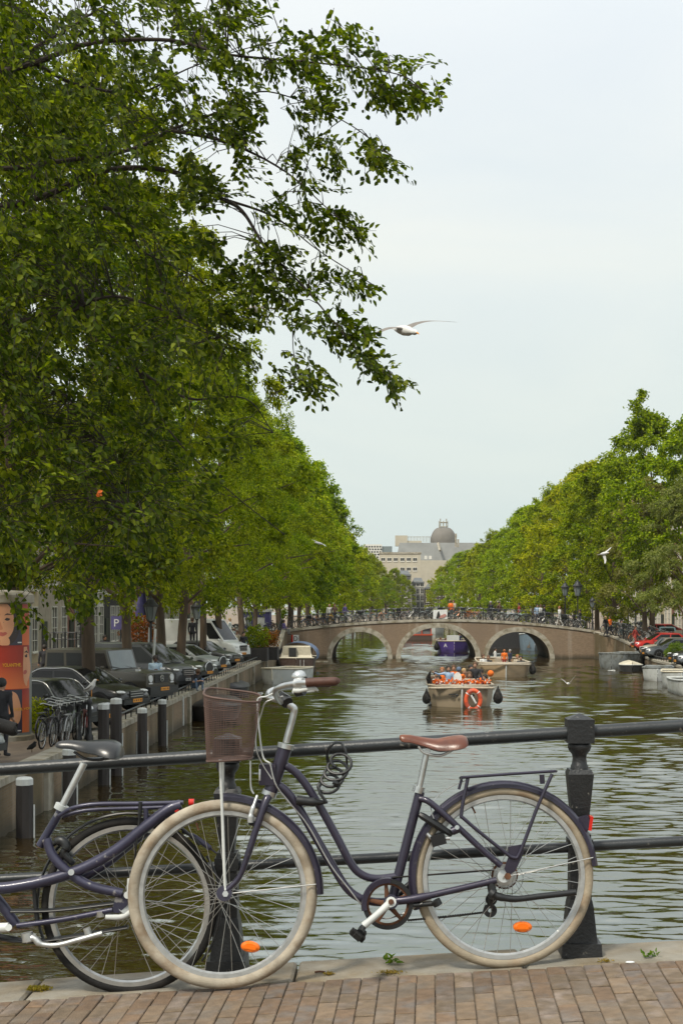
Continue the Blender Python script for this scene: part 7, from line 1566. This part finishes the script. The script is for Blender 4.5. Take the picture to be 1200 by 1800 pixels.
U('axle_nut', [(224, 1574, .055), (224, 1574, .08)], 13, 'white_metal'); U('hub_gear', [(224, 1590, .05), (224, 1590, -.05)], 34, 'alloy', n=20); U('shift_cable_guide', [(186, 1612, .05), (215, 1612, .05), (238, 1598, .05)], 11, 'white_metal'); U('stay_clip', [(176, 1602, .05), (177, 1612, .05)], 16, 'chrome')
U('down_tube', [(-10, 1575, .0), (10, 1600, .0), (28, 1626, .0)], 19)
U('crank', [(-40, 1634, .07), (-10, 1632, .075), (15, 1631, .08)], 17, 'white_metal'); U('crank_bolt', [(15, 1631, .08), (15, 1631, .10)], 12, 'white_metal')
for L_, rr_ in (([(20, 1602, .03), (100, 1600, .03), (225, 1585, .03)], 18),): U('chain_case', L_, rr_, 'black_plastic', flat=.4)
U('chain_case', [(-30, 1640, .02), (10, 1650, .03), (60, 1655, .03), (110, 1650, .03)], [.010] * 4 + [.030] * 5 + [.025] * 5 + [.016] * 5, 'black_plastic', flat=.35)
U('chain_case', [(90, 1652, .02), (150, 1643, .02), (225, 1630, .02)], 20, 'black_plastic', flat=.35)
U('kickstand', [(46, 1652, .05), (60, 1650, .055), (72, 1660, .06), (100, 1662, .06), (140, 1652, .065), (180, 1641, .07)], [.015] * 6 + [.013] * 6 + [.010] * 19, 'alloy'); U('kickstand_head', [(47, 1640, .05), (50, 1655, .05)], 21, 'alloy'); U('kickstand_spring', [(152, 1632, .06), (156, 1645, .06)], 13, 'alloy')
MB().tube(ringarc(pl2, Cl, 162 / 460, R(38), R(205)), .010, 8, flat=.6).build('mudguard', 'black_plastic', r2)
MB().tube(ringarc(pl2, Cl, 160 / 460, R(-40), R(30)), .008, 8, flat=.6).build('mudguard_flap', 'black_plastic', r2)
U('rim_lock', [(93, 1484, .03), (108, 1478, .04), (116, 1488, .045), (112, 1500, .045), (122, 1512, .04), (128, 1518, .03)], [.010] * 3 + [.018] * 12 + [.013] * 16, 'black_plastic')
U('strap', [(247, 1410, .06), (245, 1440, .06), (240, 1480, .07), (236, 1520, .06), (231, 1546, .05)], [.008] * 6 + [.004] * 19, 'black_plastic'); U('bungee', [(228, 1545, .06), (227, 1575, .06)], 9, 'white_metal')
U('rear_light', [(332, 1411, .03), (341, 1411, .03)], 13, 'red_lens'); U('rear_light', [(308, 1426, .05), (314, 1422, .05)], 14, 'red_lens')
U('rear_carrier_fin', [(320, 1462, -.03), (345, 1474, -.03), (372, 1494, -.03), (380, 1500, -.03)], [.006] * 4 + [.011] * 8 + [.003] * 7, 'purple_old')
U('mudguard_stay', [(60, 1560, .03), (62, 1590, .03), (66, 1625, .03)], 8, 'black_plastic')
saddle(r2, pl2, [(98, 1308, .012, .012), (104, 1303, .022, .028), (125, 1301, .03, .036), (150, 1302, .05, .048), (175, 1300, .085, .062), (195, 1300, .10, .075), (208, 1305, .095, .065), (214, 1312, .06, .04), (216, 1320, .02, .02)], 'black_vinyl')
for o_ in (.02, -.02): U('saddle_rail', [(130, 1322, o_), (150, 1334, o_), (175, 1336, o_), (196, 1330, o_ * 2)], 5, 'iron')
U('saddle_spring', [(188, 1318, .05), (190, 1336, .05)], 12, 'iron'); U('saddle_spring', [(188, 1318, -.05), (190, 1336, -.05)], 12, 'iron')
U('grip', [(-60, 1262, .27), (-10, 1273, .27), (24, 1282, .27), (29, 1283, .27)], [rp(24)] * 12 + [rp(24), rp(23), rp(22), rp(20), rp(16), rp(10), rp(4)], 'black_rubber', n=14)
U('handlebar', [(-230, 1250, .0), (-200, 1235, .12), (-140, 1245, .24), (-60, 1262, .27)], 11, 'alloy'); U('handlebar', [(-230, 1250, .0), (-200, 1235, -.12), (-140, 1245, -.24), (-20, 1270, -.27)], 11, 'alloy')
U('steerer', [(-230, 1250), (-215, 1330), (-190, 1400)], 12, 'alloy'); U('head_tube', [(-195, 1390), (-170, 1480)], 24); U('down_tube', [(-180, 1440), (-120, 1530), (-10, 1575)], 20); U('front_fork', [(-170, 1480), (-200, 1560), (-265, 1620)], 15)
Cfl = pl2(-270, 1622); make_wheel(r2, pl2, Cfl, 155 / 460, .017, 'black_rubber', 'chrome', 36, .022, phase=.3)

# litter on the curb
c0 = P(562, 1707, 5.49); o = MB().tube([(-.02, 0, .004), (0, .002, .006), (.02, 0, .004)], .004, 6).build('twig', 'rusty'); o.location = (c0.x, 5.49, deckZ(c0.x)); tag(o, 'short rusty bolt lying on the curb right of the front wheel', 'litter')
c0 = P(1107, 1692, 5.38); o = MB().sphere((0, 0, .003), .014, 10, 0, (1.3, .6, .3)).build('pebble', 'white_lens'); o.location = (c0.x, 5.38, deckZ(c0.x)); tag(o, 'white scrap lying at the pavement edge right of the railing post', 'litter')
# ---------------------------------------------------------------- thin summer haze
hm = bpy.data.materials.new('haze'); hm.use_nodes = True; t = hm.node_tree; t.nodes.clear()
ho = N(t, 'ShaderNodeOutputMaterial'); hv = N(t, 'ShaderNodeVolumePrincipled'); hv.inputs['Color'].default_value = (.92, .95, .95, 1); hv.inputs['Density'].default_value = .00009; hv.inputs['Anisotropy'].default_value = .2
t.links.new(hv.outputs[0], ho.inputs['Volume'])
m = MB().box((0, 1400, 27), (3040, 3240, 64)); o = m.mesh('haze', hm, smooth=False); o = bpy.data.objects.new('haze', o); COL.objects.link(o); tag(o, 'thin pale summer haze over the canal', kind='stuff')
# ------------------------------------------------------------------ tidy
for o in bpy.data.objects:
    if '_o' in o.keys(): del o['_o']
